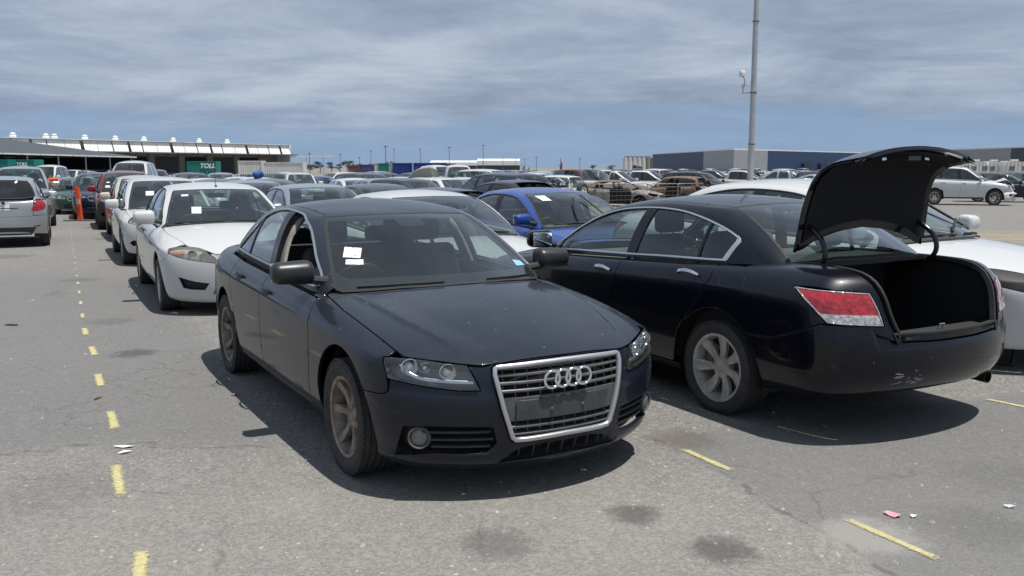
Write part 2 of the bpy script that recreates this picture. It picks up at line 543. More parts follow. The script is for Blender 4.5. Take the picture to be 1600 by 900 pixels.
class Master:
    def __init__(self, verts, faces, crease=None, levels=3):
        me = bpy.data.meshes.new('master'); me.from_pydata(verts, [], faces); me.update()
        if crease:
            at = me.attributes.new('crease_edge', 'FLOAT', 'EDGE')
            vals = np.zeros(len(me.edges), dtype=np.float32)
            for e in me.edges:
                vals[e.index] = crease.get(tuple(sorted(e.vertices)), 0.0)
            at.data.foreach_set('value', vals)
        o = bpy.data.objects.new('master', me); COL.objects.link(o)
        md = o.modifiers.new('s', 'SUBSURF'); md.levels = levels; md.render_levels = levels
        md.subdivision_type = 'CATMULL_CLARK'
        dg = bpy.context.evaluated_depsgraph_get()
        ev = o.evaluated_get(dg); em = ev.to_mesh()
        em.calc_loop_triangles()
        nv = len(em.vertices)
        co = np.zeros(nv * 3); em.vertices.foreach_get('co', co); co = co.reshape(-1, 3)
        no = np.zeros(nv * 3); em.vertices.foreach_get('normal', no); no = no.reshape(-1, 3)
        tri = np.zeros(len(em.loop_triangles) * 3, dtype=np.int64); em.loop_triangles.foreach_get('vertices', tri); tri = tri.reshape(-1, 3)
        self.quads = [tuple(p.vertices) for p in em.polygons]
        ev.to_mesh_clear()
        bpy.data.objects.remove(o); bpy.data.meshes.remove(me)
        # make sure the normals point outwards
        cen = co.mean(axis=0)
        if ((co - cen) * no).sum() < 0:
            no = -no; tri = tri[:, ::-1]; self.quads = [q[::-1] for q in self.quads]
        self.co, self.no, self.tri = co, no, tri
        self.bvh = BVHTree.FromPolygons([tuple(c) for c in co], [tuple(t) for t in tri.tolist()])
        self.xcF = 0.0; self.xcB = 0.0; self.pol = (0.0, 0.0)

    def nrm(self, loc, fi):
        a, b, c = self.tri[fi]
        A, B, C = self.co[a], self.co[b], self.co[c]
        v0, v1, v2 = B - A, C - A, np.array(loc) - A
        d00 = v0 @ v0; d01 = v0 @ v1; d11 = v1 @ v1; d20 = v2 @ v0; d21 = v2 @ v1
        den = d00 * d11 - d01 * d01
        if abs(den) < 1e-18: n = self.no[a]
        else:
            w1 = (d11 * d20 - d01 * d21) / den; w2 = (d00 * d21 - d01 * d20) / den
            n = self.no[a] * (1 - w1 - w2) + self.no[b] * w1 + self.no[c] * w2
        l = math.sqrt(n @ n)
        return n / l

    def to2(self, proj, p):
        x, y, z = p
        if proj == 'H': return (x, z)
        if proj == 'L': return (x, z * TC - y * TS)
        if proj == 'T': return (x, y)
        if proj in ('F', 'B'): return (y, z)
        if proj == 'CF': return (math.atan2(y, x - self.xcF) * 0.9, z)
        if proj == 'CB': return (math.atan2(y, self.xcB - x) * 0.9, z)
        if proj == 'P': return (y, math.atan2(z - self.pol[1], -(x - self.pol[0])) * 0.7)

    def orig(self, proj, q):
        a, b = q
        if proj == 'H': return (a, 4, b), (0, -1, 0)
        if proj == 'L': return (a, 4 * TC - b * TS, 4 * TS + b * TC), (0, -TC, -TS)
        if proj == 'T': return (a, b, 4), (0, 0, -1)
        if proj == 'F': return (6, a, b), (-1, 0, 0)
        if proj == 'B': return (-6, a, b), (1, 0, 0)
        if proj in ('CF', 'CB'):
            t = a / 0.9; s = 1 if proj == 'CF' else -1; xc = self.xcF if s == 1 else self.xcB
            d = (s * math.cos(t), math.sin(t))
            return (xc + 5 * d[0], 5 * d[1], b), (-d[0], -d[1], 0)
        if proj == 'P':
            t = b / 0.7; d = (-math.cos(t), math.sin(t))
            return (self.pol[0] + 5 * d[0], a, self.pol[1] + 5 * d[1]), (-d[0], 0, -d[1])

    def hit(self, proj, q):
        o, d = self.orig(proj, q)
        loc, n, fi, dist = self.bvh.ray_cast(Vector(o), Vector(d))
        if loc is None:
            # nearest point of the surface to where the ray passes
            m = Vector(o) + Vector(d) * 4.0
            best = None
            for t in np.linspace(1.5, 6.5, 26):
                l2, n2, f2, d2 = self.bvh.find_nearest(Vector(o) + Vector(d) * float(t))
                if best is None or d2 < best[3]: best = (l2, n2, f2, d2)
            loc, n, fi, dist = best
        return tuple(loc), self.nrm(loc, fi)

    def line(self, proj, pts, step=0.05, smooth=0, closed=False):
        """3-D polyline lying on the surface, through points given in a projection plane"""
        if smooth: pts = smooth_line(pts, smooth, closed)
        out = []
        k = len(pts)
        for i in range(k if closed else k - 1):
            a = np.array(pts[i], float); b = np.array(pts[(i + 1) % k], float)
            n = max(1, int(math.ceil(np.linalg.norm(b - a) / step)))
            for j in range(n): out.append(tuple(a + (b - a) * j / n))
        if not closed: out.append(tuple(pts[-1]))
        return [self.hit(proj, q)[0] for q in out]


def in_poly(P, poly):
    """vectorised point-in-polygon"""
    P = np.asarray(P, float); poly = np.asarray(poly, float)
    x, y = P[:, 0], P[:, 1]
    c = np.zeros(len(P), bool)
    j = len(poly) - 1
    for i in range(len(poly)):
        xi, yi = poly[i]; xj, yj = poly[j]
        if yi != yj:
            c ^= ((yi > y) != (yj > y)) & (x < (xj - xi) * (y - yi) / (yj - yi) + xi)
        j = i
    return c


def area2(p):
    p = np.asarray(p); x, y = p[:, 0], p[:, 1]
    return 0.5 * float(np.sum(x * np.roll(y, -1) - np.roll(x, -1) * y))


def resample(poly, step):
    out = []
    k = len(poly)
    for i in range(k):
        a = np.array(poly[i], float); b = np.array(poly[(i + 1) % k], float)
        d = np.linalg.norm(b - a)
        if d < 1e-6: continue
        n = max(1, int(round(d / step)))
        for j in range(n): out.append(a + (b - a) * j / n)
    # drop points that fall on one another
    res = [out[0]]
    for p in out[1:]:
        if np.linalg.norm(p - res[-1]) > step * 0.12: res.append(p)
    if np.linalg.norm(res[0] - res[-1]) < step * 0.12: res.pop()
    return np.array(res)


def offset_poly(p, d):
    """moves a closed outline inwards by d (counter-clockwise outline)"""
    a = np.roll(p, 1, 0); b = np.roll(p, -1, 0)
    def nn(u):
        l = np.linalg.norm(u, axis=1, keepdims=True); l[l == 0] = 1
        return u / l
    e1 = nn(p - a); e2 = nn(b - p)
    n1 = np.stack([-e1[:, 1], e1[:, 0]], 1); n2 = np.stack([-e2[:, 1], e2[:, 0]], 1)
    m = nn(n1 + n2)
    cs = np.clip((m * n1).sum(1, keepdims=True), 0.5, 1)
    return p + m * d / cs


def seg_dist(P, poly):
    """distance of every point to a closed outline"""
    A = poly; B = np.roll(poly, -1, 0)
    d = np.full(len(P), 1e9)
    for a, b in zip(A, B):
        ab = b - a; l = ab @ ab
        t = np.clip(((P - a) @ ab) / l, 0, 1) if l > 0 else np.zeros(len(P))
        q = a + t[:, None] * ab
        d = np.minimum(d, np.hypot(P[:, 0] - q[:, 0], P[:, 1] - q[:, 1]))
    return d


def tri_region(outer, holes, step, rings=(), lines=()):
    """triangulates an outline with holes; returns 2-D points, triangles, boundary edges"""
    pts = []; edges = []; loops = []
    for lp in [outer] + list(holes):
        o = len(pts); k = len(lp)
        pts += [tuple(q) for q in lp]
        edges += [(o + i, o + (i + 1) % k) for i in range(k)]
        loops.append(range(o, o + k))
    for lp in rings:
        o = len(pts); k = len(lp)
        pts += [tuple(q) for q in lp]
    lpts = []
    for ln in lines:
        q = [p for p, k in zip(ln, in_poly(np.array(ln), outer)) if k]
        pts += [tuple(p) for p in q]; lpts += q
    lo = np.min(outer, 0); hi = np.max(outer, 0)
    gx = np.arange(lo[0] + step * 0.37, hi[0], step); gy = np.arange(lo[1] + step * 0.41, hi[1], step)
    if len(gx) and len(gy):
        G = np.stack(np.meshgrid(gx, gy), -1).reshape(-1, 2)
        G = G + (((np.arange(len(G)) // max(1, len(gx))) % 2)[:, None] * np.array([step * 0.5, 0]))
        ok = in_poly(G, outer)
        for h in holes: ok &= ~in_poly(G, h)
        G = G[ok]
        if len(G):
            d = seg_dist(G, np.array(outer))
            for h in list(holes) + list(rings): d = np.minimum(d, seg_dist(G, np.array(h)))
            if lpts:
                LP = np.array(lpts)
                d = np.minimum(d, np.min(np.hypot(G[:, None, 0] - LP[None, :, 0], G[:, None, 1] - LP[None, :, 1]), axis=1))
            G = G[d > step * 0.45]
            pts += [tuple(q) for q in G]
    res = delaunay_2d_cdt([Vector(p) for p in pts], edges, [], 0, 1e-7)
    V = np.array([tuple(v) for v in res[0]])
    F = [tuple(f) for f in res[2]]
    C = np.array([V[list(f)].mean(0) for f in F])
    ok = in_poly(C, outer)
    for h in holes: ok &= ~in_poly(C, h)
    F = [f for f, k in zip(F, ok) if k]
    return V, F


def panel(M, proj, outer, holes=(), step=0.035, gap=0.0025, off=0.0, depth=0.014, bevel=0.004, mb=None, disp=None, flat2=False, lines=()):
    """a body panel: an outline laid on a master surface, cut out with a small gap all round, given an edge of some depth.
    outer/holes are 3-D points (flat2=False) or points of the projection plane"""
    def prep(loop, sgn):
        p = np.array([q if flat2 else M.to2(proj, q) for q in loop], float)
        if area2(p) < 0: p = p[::-1]
        p = resample(p, step)
        g = offset_poly(p, sgn * gap)
        return g
    po = prep(outer, 1.0)
    ph = [prep(h, -1.0) for h in holes]
    rings = []
    if bevel:
        rings = [offset_poly(po, bevel)] + [offset_poly(h, -bevel) for h in ph]
    V, F = tri_region(po, ph, step, rings, lines)
    used = sorted({i for f in F for i in f})
    mp = {u: i for i, u in enumerate(used)}
    P = []; Nn = []
    for u in used:
        l, n = M.hit(proj, V[u])
        l = np.array(l)
        o = off
        if disp is not None: o = o + disp(l)
        P.append(l + n * o); Nn.append(n)
    F = [tuple(mp[i] for i in f) for f in F]
    # orientation follows the surface normal
    G = []
    for f in F:
        a, b, c = (P[i] for i in f)
        if np.cross(b - a, c - a) @ Nn[f[0]] < 0: f = f[::-1]
        G.append(f)
    F = G
    cnt = {}
    for f in F:
        for i in range(3):
            e = (f[i], f[(i + 1) % 3]); cnt[e] = cnt.get(e, 0) + 1
    bnd = [e for e in cnt if (e[1], e[0]) not in cnt]
    if disp is not None:
        acc = np.zeros((len(P), 3))
        for f in F:
            a, b, c = (P[i] for i in f); n = np.cross(b - a, c - a)
            for i in f: acc[i] += n
        Nn = [a / (np.linalg.norm(a) + 1e-12) for a in acc]
    outw = {}
    for a, b in bnd:
        t = P[b] - P[a]
        o = np.cross(t, Nn[a]); l = np.linalg.norm(o)
        if l < 1e-9: continue
        o /= l
        for q in (a, b): outw[q] = outw.get(q, 0) + o
    nor = [np.array(n) for n in Nn]
    v = [np.array(p) for p in P]
    if bevel:
        for q, o in outw.items():
            o = o / (np.linalg.norm(o) + 1e-9)
            v[q] = v[q] - np.array(Nn[q]) * bevel * 0.55
            m = nor[q] + o * 1.1; nor[q] = m / np.linalg.norm(m)
    verts = list(v); norms = list(nor); faces = list(F)
    if depth:
        r1 = {}; r2 = {}
        for q, o in outw.items():
            o = o / (np.linalg.norm(o) + 1e-9)
            r1[q] = len(verts); verts.append(v[q]); norms.append(o)
            r2[q] = len(verts); verts.append(v[q] - np.array(Nn[q]) * depth); norms.append(o)
        for a, b in bnd:
            if a in r1 and b in r1:
                faces.append((r1[b], r1[a], r2[a], r2[b]))
    mb = mb or MB()
    mb.add([tuple(x) for x in verts], faces, [tuple(x) for x in norms])
    return mb


def mirror(mb):
    m = MB()
    m.v = [(p[0], -p[1], p[2]) for p in mb.v]
    m.f = [tuple(f[::-1]) for f in mb.f]
    m.n = [None if n is None else (n[0], -n[1], n[2]) for n in mb.n]
    m.m = list(mb.m)
    return m


def merge(*mbs):
    m = MB()
    for q in mbs: m.add(q.v, q.f, q.n); 
    return m


def sweep(pts, nors, w, h, off=0.0, closed=False, taper=None, mb=None):
    """a bar of width w (across) and height h (along the normal) following a line on a surface"""
    k = len(pts); mb = mb or MB()
    P = [np.array(p, float) for p in pts]
    v = []
    for i in range(k):
        a = P[(i - 1) % k] if (closed or i > 0) else P[i]
        b = P[(i + 1) % k] if (closed or i < k - 1) else P[i]
        t = b - a; t = t / (np.linalg.norm(t) + 1e-12)
        n = np.array(nors[i]); n = n - t * (n @ t); n = n / (np.linalg.norm(n) + 1e-12)
        s = np.cross(t, n)
        ww = w * (taper[i] if taper is not None else 1.0)
        e = min(0.25 * h, 0.25 * ww, 0.004)
        for (x, y) in ((-ww / 2, 0), (-ww / 2, h - e), (-ww / 2 + e, h), (ww / 2 - e, h), (ww / 2, h - e), (ww / 2, 0)):
            v.append(tuple(P[i] + s * x + n * (y + off)))
    f = []
    for i in range(k if closed else k - 1):
        j = (i + 1) % k
        for q in range(6):
            r = (q + 1) % 6
            f.append((i * 6 + q, j * 6 + q, j * 6 + r, i * 6 + r))
    if not closed:
        f.append(tuple(range(6))); f.append(tuple((k - 1) * 6 + q for q in range(5, -1, -1)))
    mb.add(v, f)
    return mb


def on(M, proj, pts, step=0.04, smooth=0, closed=False):
    """points and normals on a surface along a line of the projection plane"""
    if smooth: pts = smooth_line(pts, smooth, closed)
    out = []
    k = len(pts)
    for i in range(k if closed else k - 1):
        a = np.array(pts[i], float); b = np.array(pts[(i + 1) % k], float)
        n = max(1, int(math.ceil(np.linalg.norm(b - a) / step)))
        for j in range(n): out.append(a + (b - a) * j / n)
    if not closed: out.append(np.array(pts[-1], float))
    h = [M.hit(proj, q) for q in out]
    return [x[0] for x in h], [x[1] for x in h]


def mirp(pts):
    return [(p[0], -p[1], p[2]) for p in pts]


def sym(left):
    """closed outline from its left half (starting and ending on the centre line)"""
    return list(left) + [(p[0], -p[1], p[2]) for p in reversed(left) if abs(p[1]) > 1e-4]

simple('plastic', (0.028, 0.029, 0.030), 0.55, var=0.2, scale=40)
simple('black', (0.012, 0.012, 0.013), 0.6, var=0.2)
simple('gloss_black', (0.010, 0.010, 0.012), 0.15)
simple('rubber', (0.014, 0.014, 0.014), 0.7)
simple('trim', (0.030, 0.030, 0.032), 0.75, var=0.2)
simple('dash', (0.12, 0.125, 0.12), 0.7, var=0.15, scale=60)
simple('seat', (0.026, 0.026, 0.028), 0.8, var=0.25, scale=60)
simple('seat_grey', (0.10, 0.10, 0.10), 0.85, var=0.2, scale=60)
simple('seat_beige', (0.25, 0.21, 0.16), 0.85, var=0.2, scale=60)
simple('tyre', (0.036, 0.035, 0.034), 0.82, var=0.35, scale=14, bump=0.15)
simple('alloy', (0.46, 0.45, 0.43), 0.42, metal=0.45, var=0.25, scale=18)
simple('alloy_brown', (0.23, 0.195, 0.165), 0.5, metal=0.5, var=0.45, scale=14)
simple('alloy_dark', (0.10, 0.10, 0.105), 0.4, metal=0.6, var=0.25)
simple('steel_wheel', (0.05, 0.05, 0.05), 0.6, var=0.3)
simple('disc', (0.16, 0.12, 0.10), 0.5, metal=0.6, var=0.4)
simple('chrome', (0.78, 0.79, 0.80), 0.10, metal=1.0)
simple('chrome_soft', (0.72, 0.73, 0.75), 0.25, metal=0.9)
simple('trim_silver', (0.55, 0.56, 0.58), 0.28, metal=0.9)
simple('mirror', (0.85, 0.87, 0.88), 0.03, metal=1.0)
simple('lamp_grey', (0.50, 0.51, 0.52), 0.35, metal=0.35, var=0.3, scale=30)
simple('lamp_dark', (0.12, 0.125, 0.135), 0.3, metal=0.3)
simple('amber', (0.55, 0.16, 0.03), 0.25)
simple('tail_red', (0.34, 0.014, 0.022), 0.12, var=0.45, scale=22)
simple('tail_clear', (0.46, 0.45, 0.45), 0.10, metal=0.3, var=0.5, scale=45)
simple('tail_dark', (0.16, 0.004, 0.008), 0.18)
simple('paper', (0.78, 0.78, 0.76), 0.7)
simple('ink', (0.05, 0.05, 0.06), 0.7)
glass('glass', (0.70, 0.80, 0.76), 0.035, refl=0.8)
glass('glass_side', (0.62, 0.70, 0.68), 0.03)
glass('glass_tint', (0.16, 0.18, 0.19), 0.05)
glass('lens', (0.86, 0.88, 0.88), 0.06)
glass('lens_yellow', (0.88, 0.86, 0.80), 0.22, dirtcol=(0.55, 0.51, 0.42))
paint('paint_audi', (0.0055, 0.0085, 0.0180), dust=0.085, dustcol=(0.17, 0.175, 0.185), specks=0.7, coat=0.75, low_dirt=0.25, rough=0.4, coatrough=0.05)
paint('paint_accord', (0.0022, 0.0032, 0.0080), dust=0.016, rough=0.3, coatrough=0.02, coat=0.8)
paint('paint_white', (0.52, 0.53, 0.53), dust=0.16, rough=0.4, dustcol=(0.42, 0.39, 0.33))
paint('paint_silver', (0.42, 0.44, 0.46), dust=0.12, metal=0.6, rough=0.35)
simple('frit', (0.010, 0.010, 0.011), 0.35)
simple('plastic_mirror', (0.020, 0.021, 0.024), 0.38, var=0.2)
simple('grille_grey', (0.085, 0.088, 0.092), 0.42, var=0.25, scale=30)
simple('fog_lens', (0.17, 0.165, 0.155), 0.35, var=0.3, scale=30)
simple('plate_dirty', (0.052, 0.054, 0.057), 0.5, var=0.28, scale=14)
simple('sticker_blue', (0.25, 0.45, 0.55), 0.6, var=0.3, scale=120)


def printed(name):
    """white paper with rows of small grey print"""
    m, nt, b = new_mat(name)
    N, L = nt.nodes, nt.links
    tc = N.new('ShaderNodeTexCoord')
    mp = N.new('ShaderNodeMapping'); mp.inputs['Scale'].default_value = (0.0, 22, 60)
    L.new(tc.outputs['Object'], mp.inputs[0])
    n = N.new('ShaderNodeTexNoise'); n.inputs['Scale'].default_value = 2.2; n.inputs['Detail'].default_value = 1
    L.new(mp.outputs[0], n.inputs['Vector'])
    r = N.new('ShaderNodeValToRGB'); r.color_ramp.elements[0].position = 0.36; r.color_ramp.elements[0].color = (0.30, 0.30, 0.32, 1)
    r.color_ramp.elements[1].position = 0.44; r.color_ramp.elements[1].color = (0.80, 0.80, 0.78, 1)
    L.new(n.outputs['Fac'], r.inputs[0]); L.new(r.outputs[0], b.inputs['Base Color'])
    b.inputs['Roughness'].default_value = 0.8


printed('paper_print')
simple('felt', (0.0075, 0.0078, 0.009), 0.95, var=0.3, scale=25)
simple('scuff', (0.42, 0.43, 0.45), 0.7)
simple('exhaust', (0.05, 0.048, 0.046), 0.45, metal=0.6, var=0.3)
glass('glass_far', (0.48, 0.55, 0.55), 0.05)
simple('plate_white', (0.72, 0.72, 0.72), 0.5, var=0.2, scale=60)
for nm, c, mt in (('blue', (0.008, 0.052, 0.25), 0.0), ('red', (0.17, 0.012, 0.016), 0.2), ('darkred', (0.10, 0.012, 0.014), 0.2), ('black', (0.010, 0.011, 0.013), 0.0), ('grey', (0.09, 0.095, 0.10), 0.4), ('darkgrey', (0.035, 0.038, 0.042), 0.3), ('navy', (0.010, 0.018, 0.055), 0.2), ('gold', (0.33, 0.27, 0.17), 0.4), ('cream', (0.50, 0.47, 0.40), 0.0), ('silverblue', (0.30, 0.35, 0.42), 0.5), ('green', (0.02, 0.07, 0.045), 0.2)):
    paint('paint_' + nm, c, dust=0.14, metal=mt, rough=0.36)
paint('paint_whiteclean', (0.55, 0.56, 0.56), dust=0.07, rough=0.4, dustcol=(0.45, 0.43, 0.38))

for nm in ('tail_red', 'tail_clear', 'tail_dark'):
    m_ = MATS[nm]; nt_ = m_.node_tree; b_ = nt_.nodes['Principled BSDF']
    b_.inputs['Coat Weight'].default_value = 1.0; b_.inputs['Coat Roughness'].default_value = 0.03
    tc_ = nt_.nodes.new('ShaderNodeTexCoord'); v_ = nt_.nodes.new('ShaderNodeTexVoronoi'); v_.inputs['Scale'].default_value = 38
    nt_.links.new(tc_.outputs['Object'], v_.inputs['Vector'])
    bp_ = nt_.nodes.new('ShaderNodeBump'); bp_.inputs['Strength'].default_value = 0.25; bp_.inputs['Distance'].default_value = 0.02
    nt_.links.new(v_.outputs['Distance'], bp_.inputs['Height']); nt_.links.new(bp_.outputs[0], b_.inputs['Normal'])

simple('satin', (0.52, 0.53, 0.54), 0.34, metal=0.75)
simple('lining_pale', (0.34, 0.32, 0.28), 0.8, var=0.1)

# ---------------------------------------------------------------- wheels
def tyre_mesh(r, w, rim, n=48, detail=True):
    """lathe round the Y axis; outer face towards +Y; tread with grooves"""
    mb = MB()
    hw = w / 2
    ri = rim
    pr = [(ri - 0.006, -hw * 0.80), (ri + 0.012, -hw * 0.86), (ri + (r - ri) * 0.45, -hw * 1.02), (r - 0.030, -hw * 0.97), (r - 0.009, -hw * 0.86)]
    if detail:
        gs = [-0.52, -0.18, 0.18, 0.52]
        for g in gs:
            pr += [(r - 0.003 - 0.006 * abs(g) ** 2, (g - 0.055) * hw), (r - 0.013, (g - 0.045) * hw), (r - 0.013, (g + 0.045) * hw), (r - 0.003 - 0.006 * abs(g) ** 2, (g + 0.055) * hw)]
    else:
        pr += [(r, -hw * 0.4), (r, hw * 0.4)]
    pr += [(r - 0.009, hw * 0.86), (r - 0.030, hw * 0.97), (r - 0.034, hw * 0.985), (ri + (r - ri) * 0.45, hw * 1.02), (ri + (r - ri) * 0.40, hw * 1.01), (ri + 0.012, hw * 0.86), (ri - 0.006, hw * 0.80)]
    mb.lathe(pr, n, 'Y')
    if detail:
        # shoulder sipes: shallow blocks round both edges of the tread
        for sgn in (-1, 1):
            for k in range(64):
                a = 2 * math.pi * (k + 0.5 * (sgn > 0)) / 64
                M = Matrix.Rotation(-a, 3, 'Y')
                c = M @ Vector((r - 0.0105, sgn * hw * 0.80, 0))
                mb.box(c, (0.009, hw * 0.24, 2 * math.pi * r / 64 * 0.82), M=M @ Matrix.Rotation(sgn * -0.16, 3, 'Z'))
    return mb


def rim_mesh(rim, w, spokes, style='plain', detail=True):
    """alloy wheel: barrel, lip, spokes, hub. outer face towards +Y"""
    hw = w / 2
    lip = hw * 0.80
    mb = MB()
    mb.lathe([(rim - 0.004, -lip), (rim - 0.024, -lip * 0.8), (rim - 0.032, lip * 0.35), (rim - 0.020, lip * 0.80), (rim - 0.016, lip + 0.002), (rim + 0.002, lip + 0.008), (rim + 0.006, lip)], 40 if detail else 24, 'Y')
    hub = 0.062
    n = spokes
    for k in range(n):
        a = 2 * math.pi * k / n + 0.3
        rows = []
        R0, R1 = hub * 0.75, rim - 0.018
        segs = 7 if detail else 3
        for i in range(segs + 1):
            t = i / segs
            rr = R0 + (R1 - R0) * t
            if style == 'twist':      # narrow waist, broad leaf shaped outer end
                wd = 0.034 + 0.056 * t - 0.012 * max(0.0, t - 0.88) / 0.12; sk = 0.05 * t * t
            elif style == 'taper':    # broad at the hub, parallel, a little wider at the lip
                wd = 0.046 - 0.010 * math.sin(math.pi * min(t * 1.15, 1)) + 0.012 * t; sk = 0.0
            elif style == 'thin':
                wd = 0.030 + 0.010 * t; sk = 0.0
            else:
                wd = 0.046 - 0.012 * t; sk = 0.0
            yy = lip * (0.62 + 0.30 * t ** 1.5) - 0.012 * math.sin(math.pi * t)
            ca, sa = math.cos(a + sk), math.sin(a + sk)
            row = []
            for (q, dy) in ((-1.0, -0.032), (-0.95, -0.004), (-0.80, 0.0), (0.0, 0.001), (0.80, 0.0), (0.95, -0.004), (1.0, -0.032)):
                s = q * wd / 2
                row.append((rr * ca - s * sa, yy + dy, rr * sa + s * ca))
            rows.append(row)
        v = [p for r_ in rows for p in r_]
        f = []
        for i in range(segs):
            for j in range(6):
                f.append((i * 7 + j, i * 7 + j + 1, (i + 1) * 7 + j + 1, (i + 1) * 7 + j))
        mb.add(v, f)
    y0 = lip * 0.62
    mb.lathe([(0.001, y0 + 0.004), (0.028, y0 + 0.003), (0.030, y0 - 0.002), (hub * 0.8, y0), (hub + 0.012, y0 - 0.006), (hub + 0.020, y0 - 0.05)], 24, 'Y')
    if detail:
        for k in range(5):
            a = 2 * math.pi * k / 5 + 0.3 + math.pi / 5
            mb.lathe([(0.012, y0 - 0.01), (0.012, y0 + 0.001), (0.009, y0 - 0.004), (0.0005, y0 - 0.004)], 8, 'Y', c=(0.056 * math.cos(a), 0.0, 0.056 * math.sin(a)))
    return mb


def disc_mesh(rim):
    mb = MB()
    mb.lathe([(0.06, 0.0), (rim * 0.72, 0.0), (rim * 0.72, -0.022), (0.06, -0.022)], 32, 'Y')
    mb.box((rim * 0.55, 0.012, 0.02), (0.085, 0.05, 0.16))
    return mb


# ---------------------------------------------------------------- prototypes
class Proto:
    def __init__(self):
        self.parts = []

    def add(self, name, mb, mat, parent=None, loc=None, rot=None, label=None, smooth=True, angle=38):
        me = mb if isinstance(mb, bpy.types.Mesh) else mb.mesh(name, smooth, angle)
        if not len(me.materials): me.materials.append(None)
        self.parts.append(dict(name=name, me=me, mat=mat, parent=parent, loc=loc, rot=rot, label=label))
        return len(self.parts) - 1

    def inst(self, name, loc, rz, paint, label, cat='car', group=None, skip=(), swap=None, tilt=None, scale=None):
        root = empty(name, loc, rz, label, cat, group)
        if tilt: root.rotation_euler = (tilt[0], tilt[1], rz)
        if scale: root.scale = scale
        made = {}
        for i, p in enumerate(self.parts):
            if i in skip or p['name'] in skip or p['parent'] in [j for j, q in enumerate(self.parts) if (j in skip or q['name'] in skip)]:
                continue
            o = bpy.data.objects.new(p['name'], p['me'])
            COL.objects.link(o)
            o.parent = made[p['parent']] if p['parent'] is not None else root
            if p['loc'] is not None: o.location = p['loc']
            if p['rot'] is not None: o.rotation_euler = p['rot']
            mk = p['mat']
            if swap and p['name'] in swap: mk = swap[p['name']]
            elif swap and mk in swap: mk = swap[mk]
            o.material_slots[0].link = 'OBJECT'
            o.material_slots[0].material = MATS[paint] if mk == 'paint' else MATS[mk]
            if p['label']: o['label'] = p['label']
            made[i] = o
        root['_parts'] = 0
        del root['_parts']
        self.last = made
        return root


def tab(x0, x1, *vals):
    """evenly spread table"""
    k = len(vals)
    return [(x0 + (x1 - x0) * i / (k - 1), v) for i, v in enumerate(vals)]


def make_masters(S, lev=3):
    xs = S['xs']; vs = [0, 0.4, 0.74, 1.0]
    lv = []
    for k in range(len(S['lz'])):
        y = S['ly'][k]
        lv.append(dict(z=S['lz'][k], y=y if isinstance(y, list) else [(x, w + y) for x, w in S['w']], f=S['nose'][k], r=S['tail'][k], crease=S.get('lcrease', {}).get(k, 0)))
    v, f, c, _ = box_cage(lv, xs, vs, S['cap'], pf=S.get('pf', 2.4), pr=S.get('pr', 2.4), pc=S.get('pc', 2.0))
    B = Master(v, f, c, lev)
    B.xcF = S['xcF']; B.xcB = S['xcB']; B.pol = S.get('pol', (S['xcB'], 0.45))
    gl = []
    g0 = S['gl'][0]; g1 = S['gl'][1]
    # a skirt below the belt, so that outlines that dip into the body still find the surface
    dn = lambda t: [(x, z - 0.16) for x, z in t]
    ex = lambda k: (g0[k][0] + (0.30 if k == 'f' else -0.20), g0[k][1], g0[k][2] - 0.16)
    gl.append(dict(z=dn(g0['z']), y=[(x, y + 0.03) for x, y in g0['y']], f=ex('f'), r=ex('r')))
    for k, g in enumerate(S['gl']):
        gl.append(dict(z=g['z'], y=g['y'], f=g['f'], r=g['r'], crease=g.get('crease', 0)))
    v, f, c, _ = box_cage(gl, None, vs, S['gcap'], pf=S.get('gpf', 2.0), pr=S.get('gpr', 2.0), pc=2.2, us=S.get('gus', [0.12, 0.3, 0.5, 0.7, 0.88]))
    G = Master(v, f, c, lev)
    return B, G


def clip_x(poly, x0, x1, k=0.0, zr=1.0):
    """the part of a side outline between two near-upright lines"""
    def cut(p, xl, keep_less):
        out = []
        for i in range(len(p)):
            a, b = p[i], p[(i + 1) % len(p)]
            da = a[0] - (xl + k * (a[1] - zr)); db = b[0] - (xl + k * (b[1] - zr))
            if keep_less: da, db = -da, -db
            if da >= 0: out.append(a)
            if (da >= 0) != (db >= 0):
                t = da / (da - db); out.append((a[0] + (b[0] - a[0]) * t, a[1] + (b[1] - a[1]) * t))
        return out
    p = cut([tuple(q) for q in poly], min(x0, x1), False)
    return cut(p, max(x0, x1), True)


def windows(S):
    """side window outline -> panes and pillar trims"""
    d = smooth_line(S['dlo'], 4, True) if S.get('dlo_round', True) else S['dlo']
    S['dlo_smooth'] = [d]
    k = S.get('pillar_k', -0.10)
    S['panes'] = []; S['pane_door'] = []; S['pillars'] = []
    for sp in S['split']:
        x0, x1, w = sp[:3]
        p = clip_x(d, x1, x0, sp[3] if len(sp) > 3 else k)
        if w == 'p': S['pillars'].append(p)
        else: S['panes'].append(p); S['pane_door'].append(w)
    xs = [q[0] for q in d]
    S['dlo_x'] = (max(xs), min(xs))
    return S


def arch_line(M, cx, cz, r, zb, n=26, flat=0.0):
    """wheel arch outline on the body side, closed below the sill"""
    pts = []
    a0 = math.asin(max(-1, min(1, (zb - cz) / r)))
    for i in range(n + 1):
        a = a0 + (math.pi - 2 * a0) * i / n
        pts.append((cx + r * math.cos(a), cz + r * math.sin(a)))
    pts = [(pts[0][0], zb - 0.02)] + pts + [(pts[-1][0], zb - 0.02)]
    return [M.hit('H', p)[0] for p in pts]


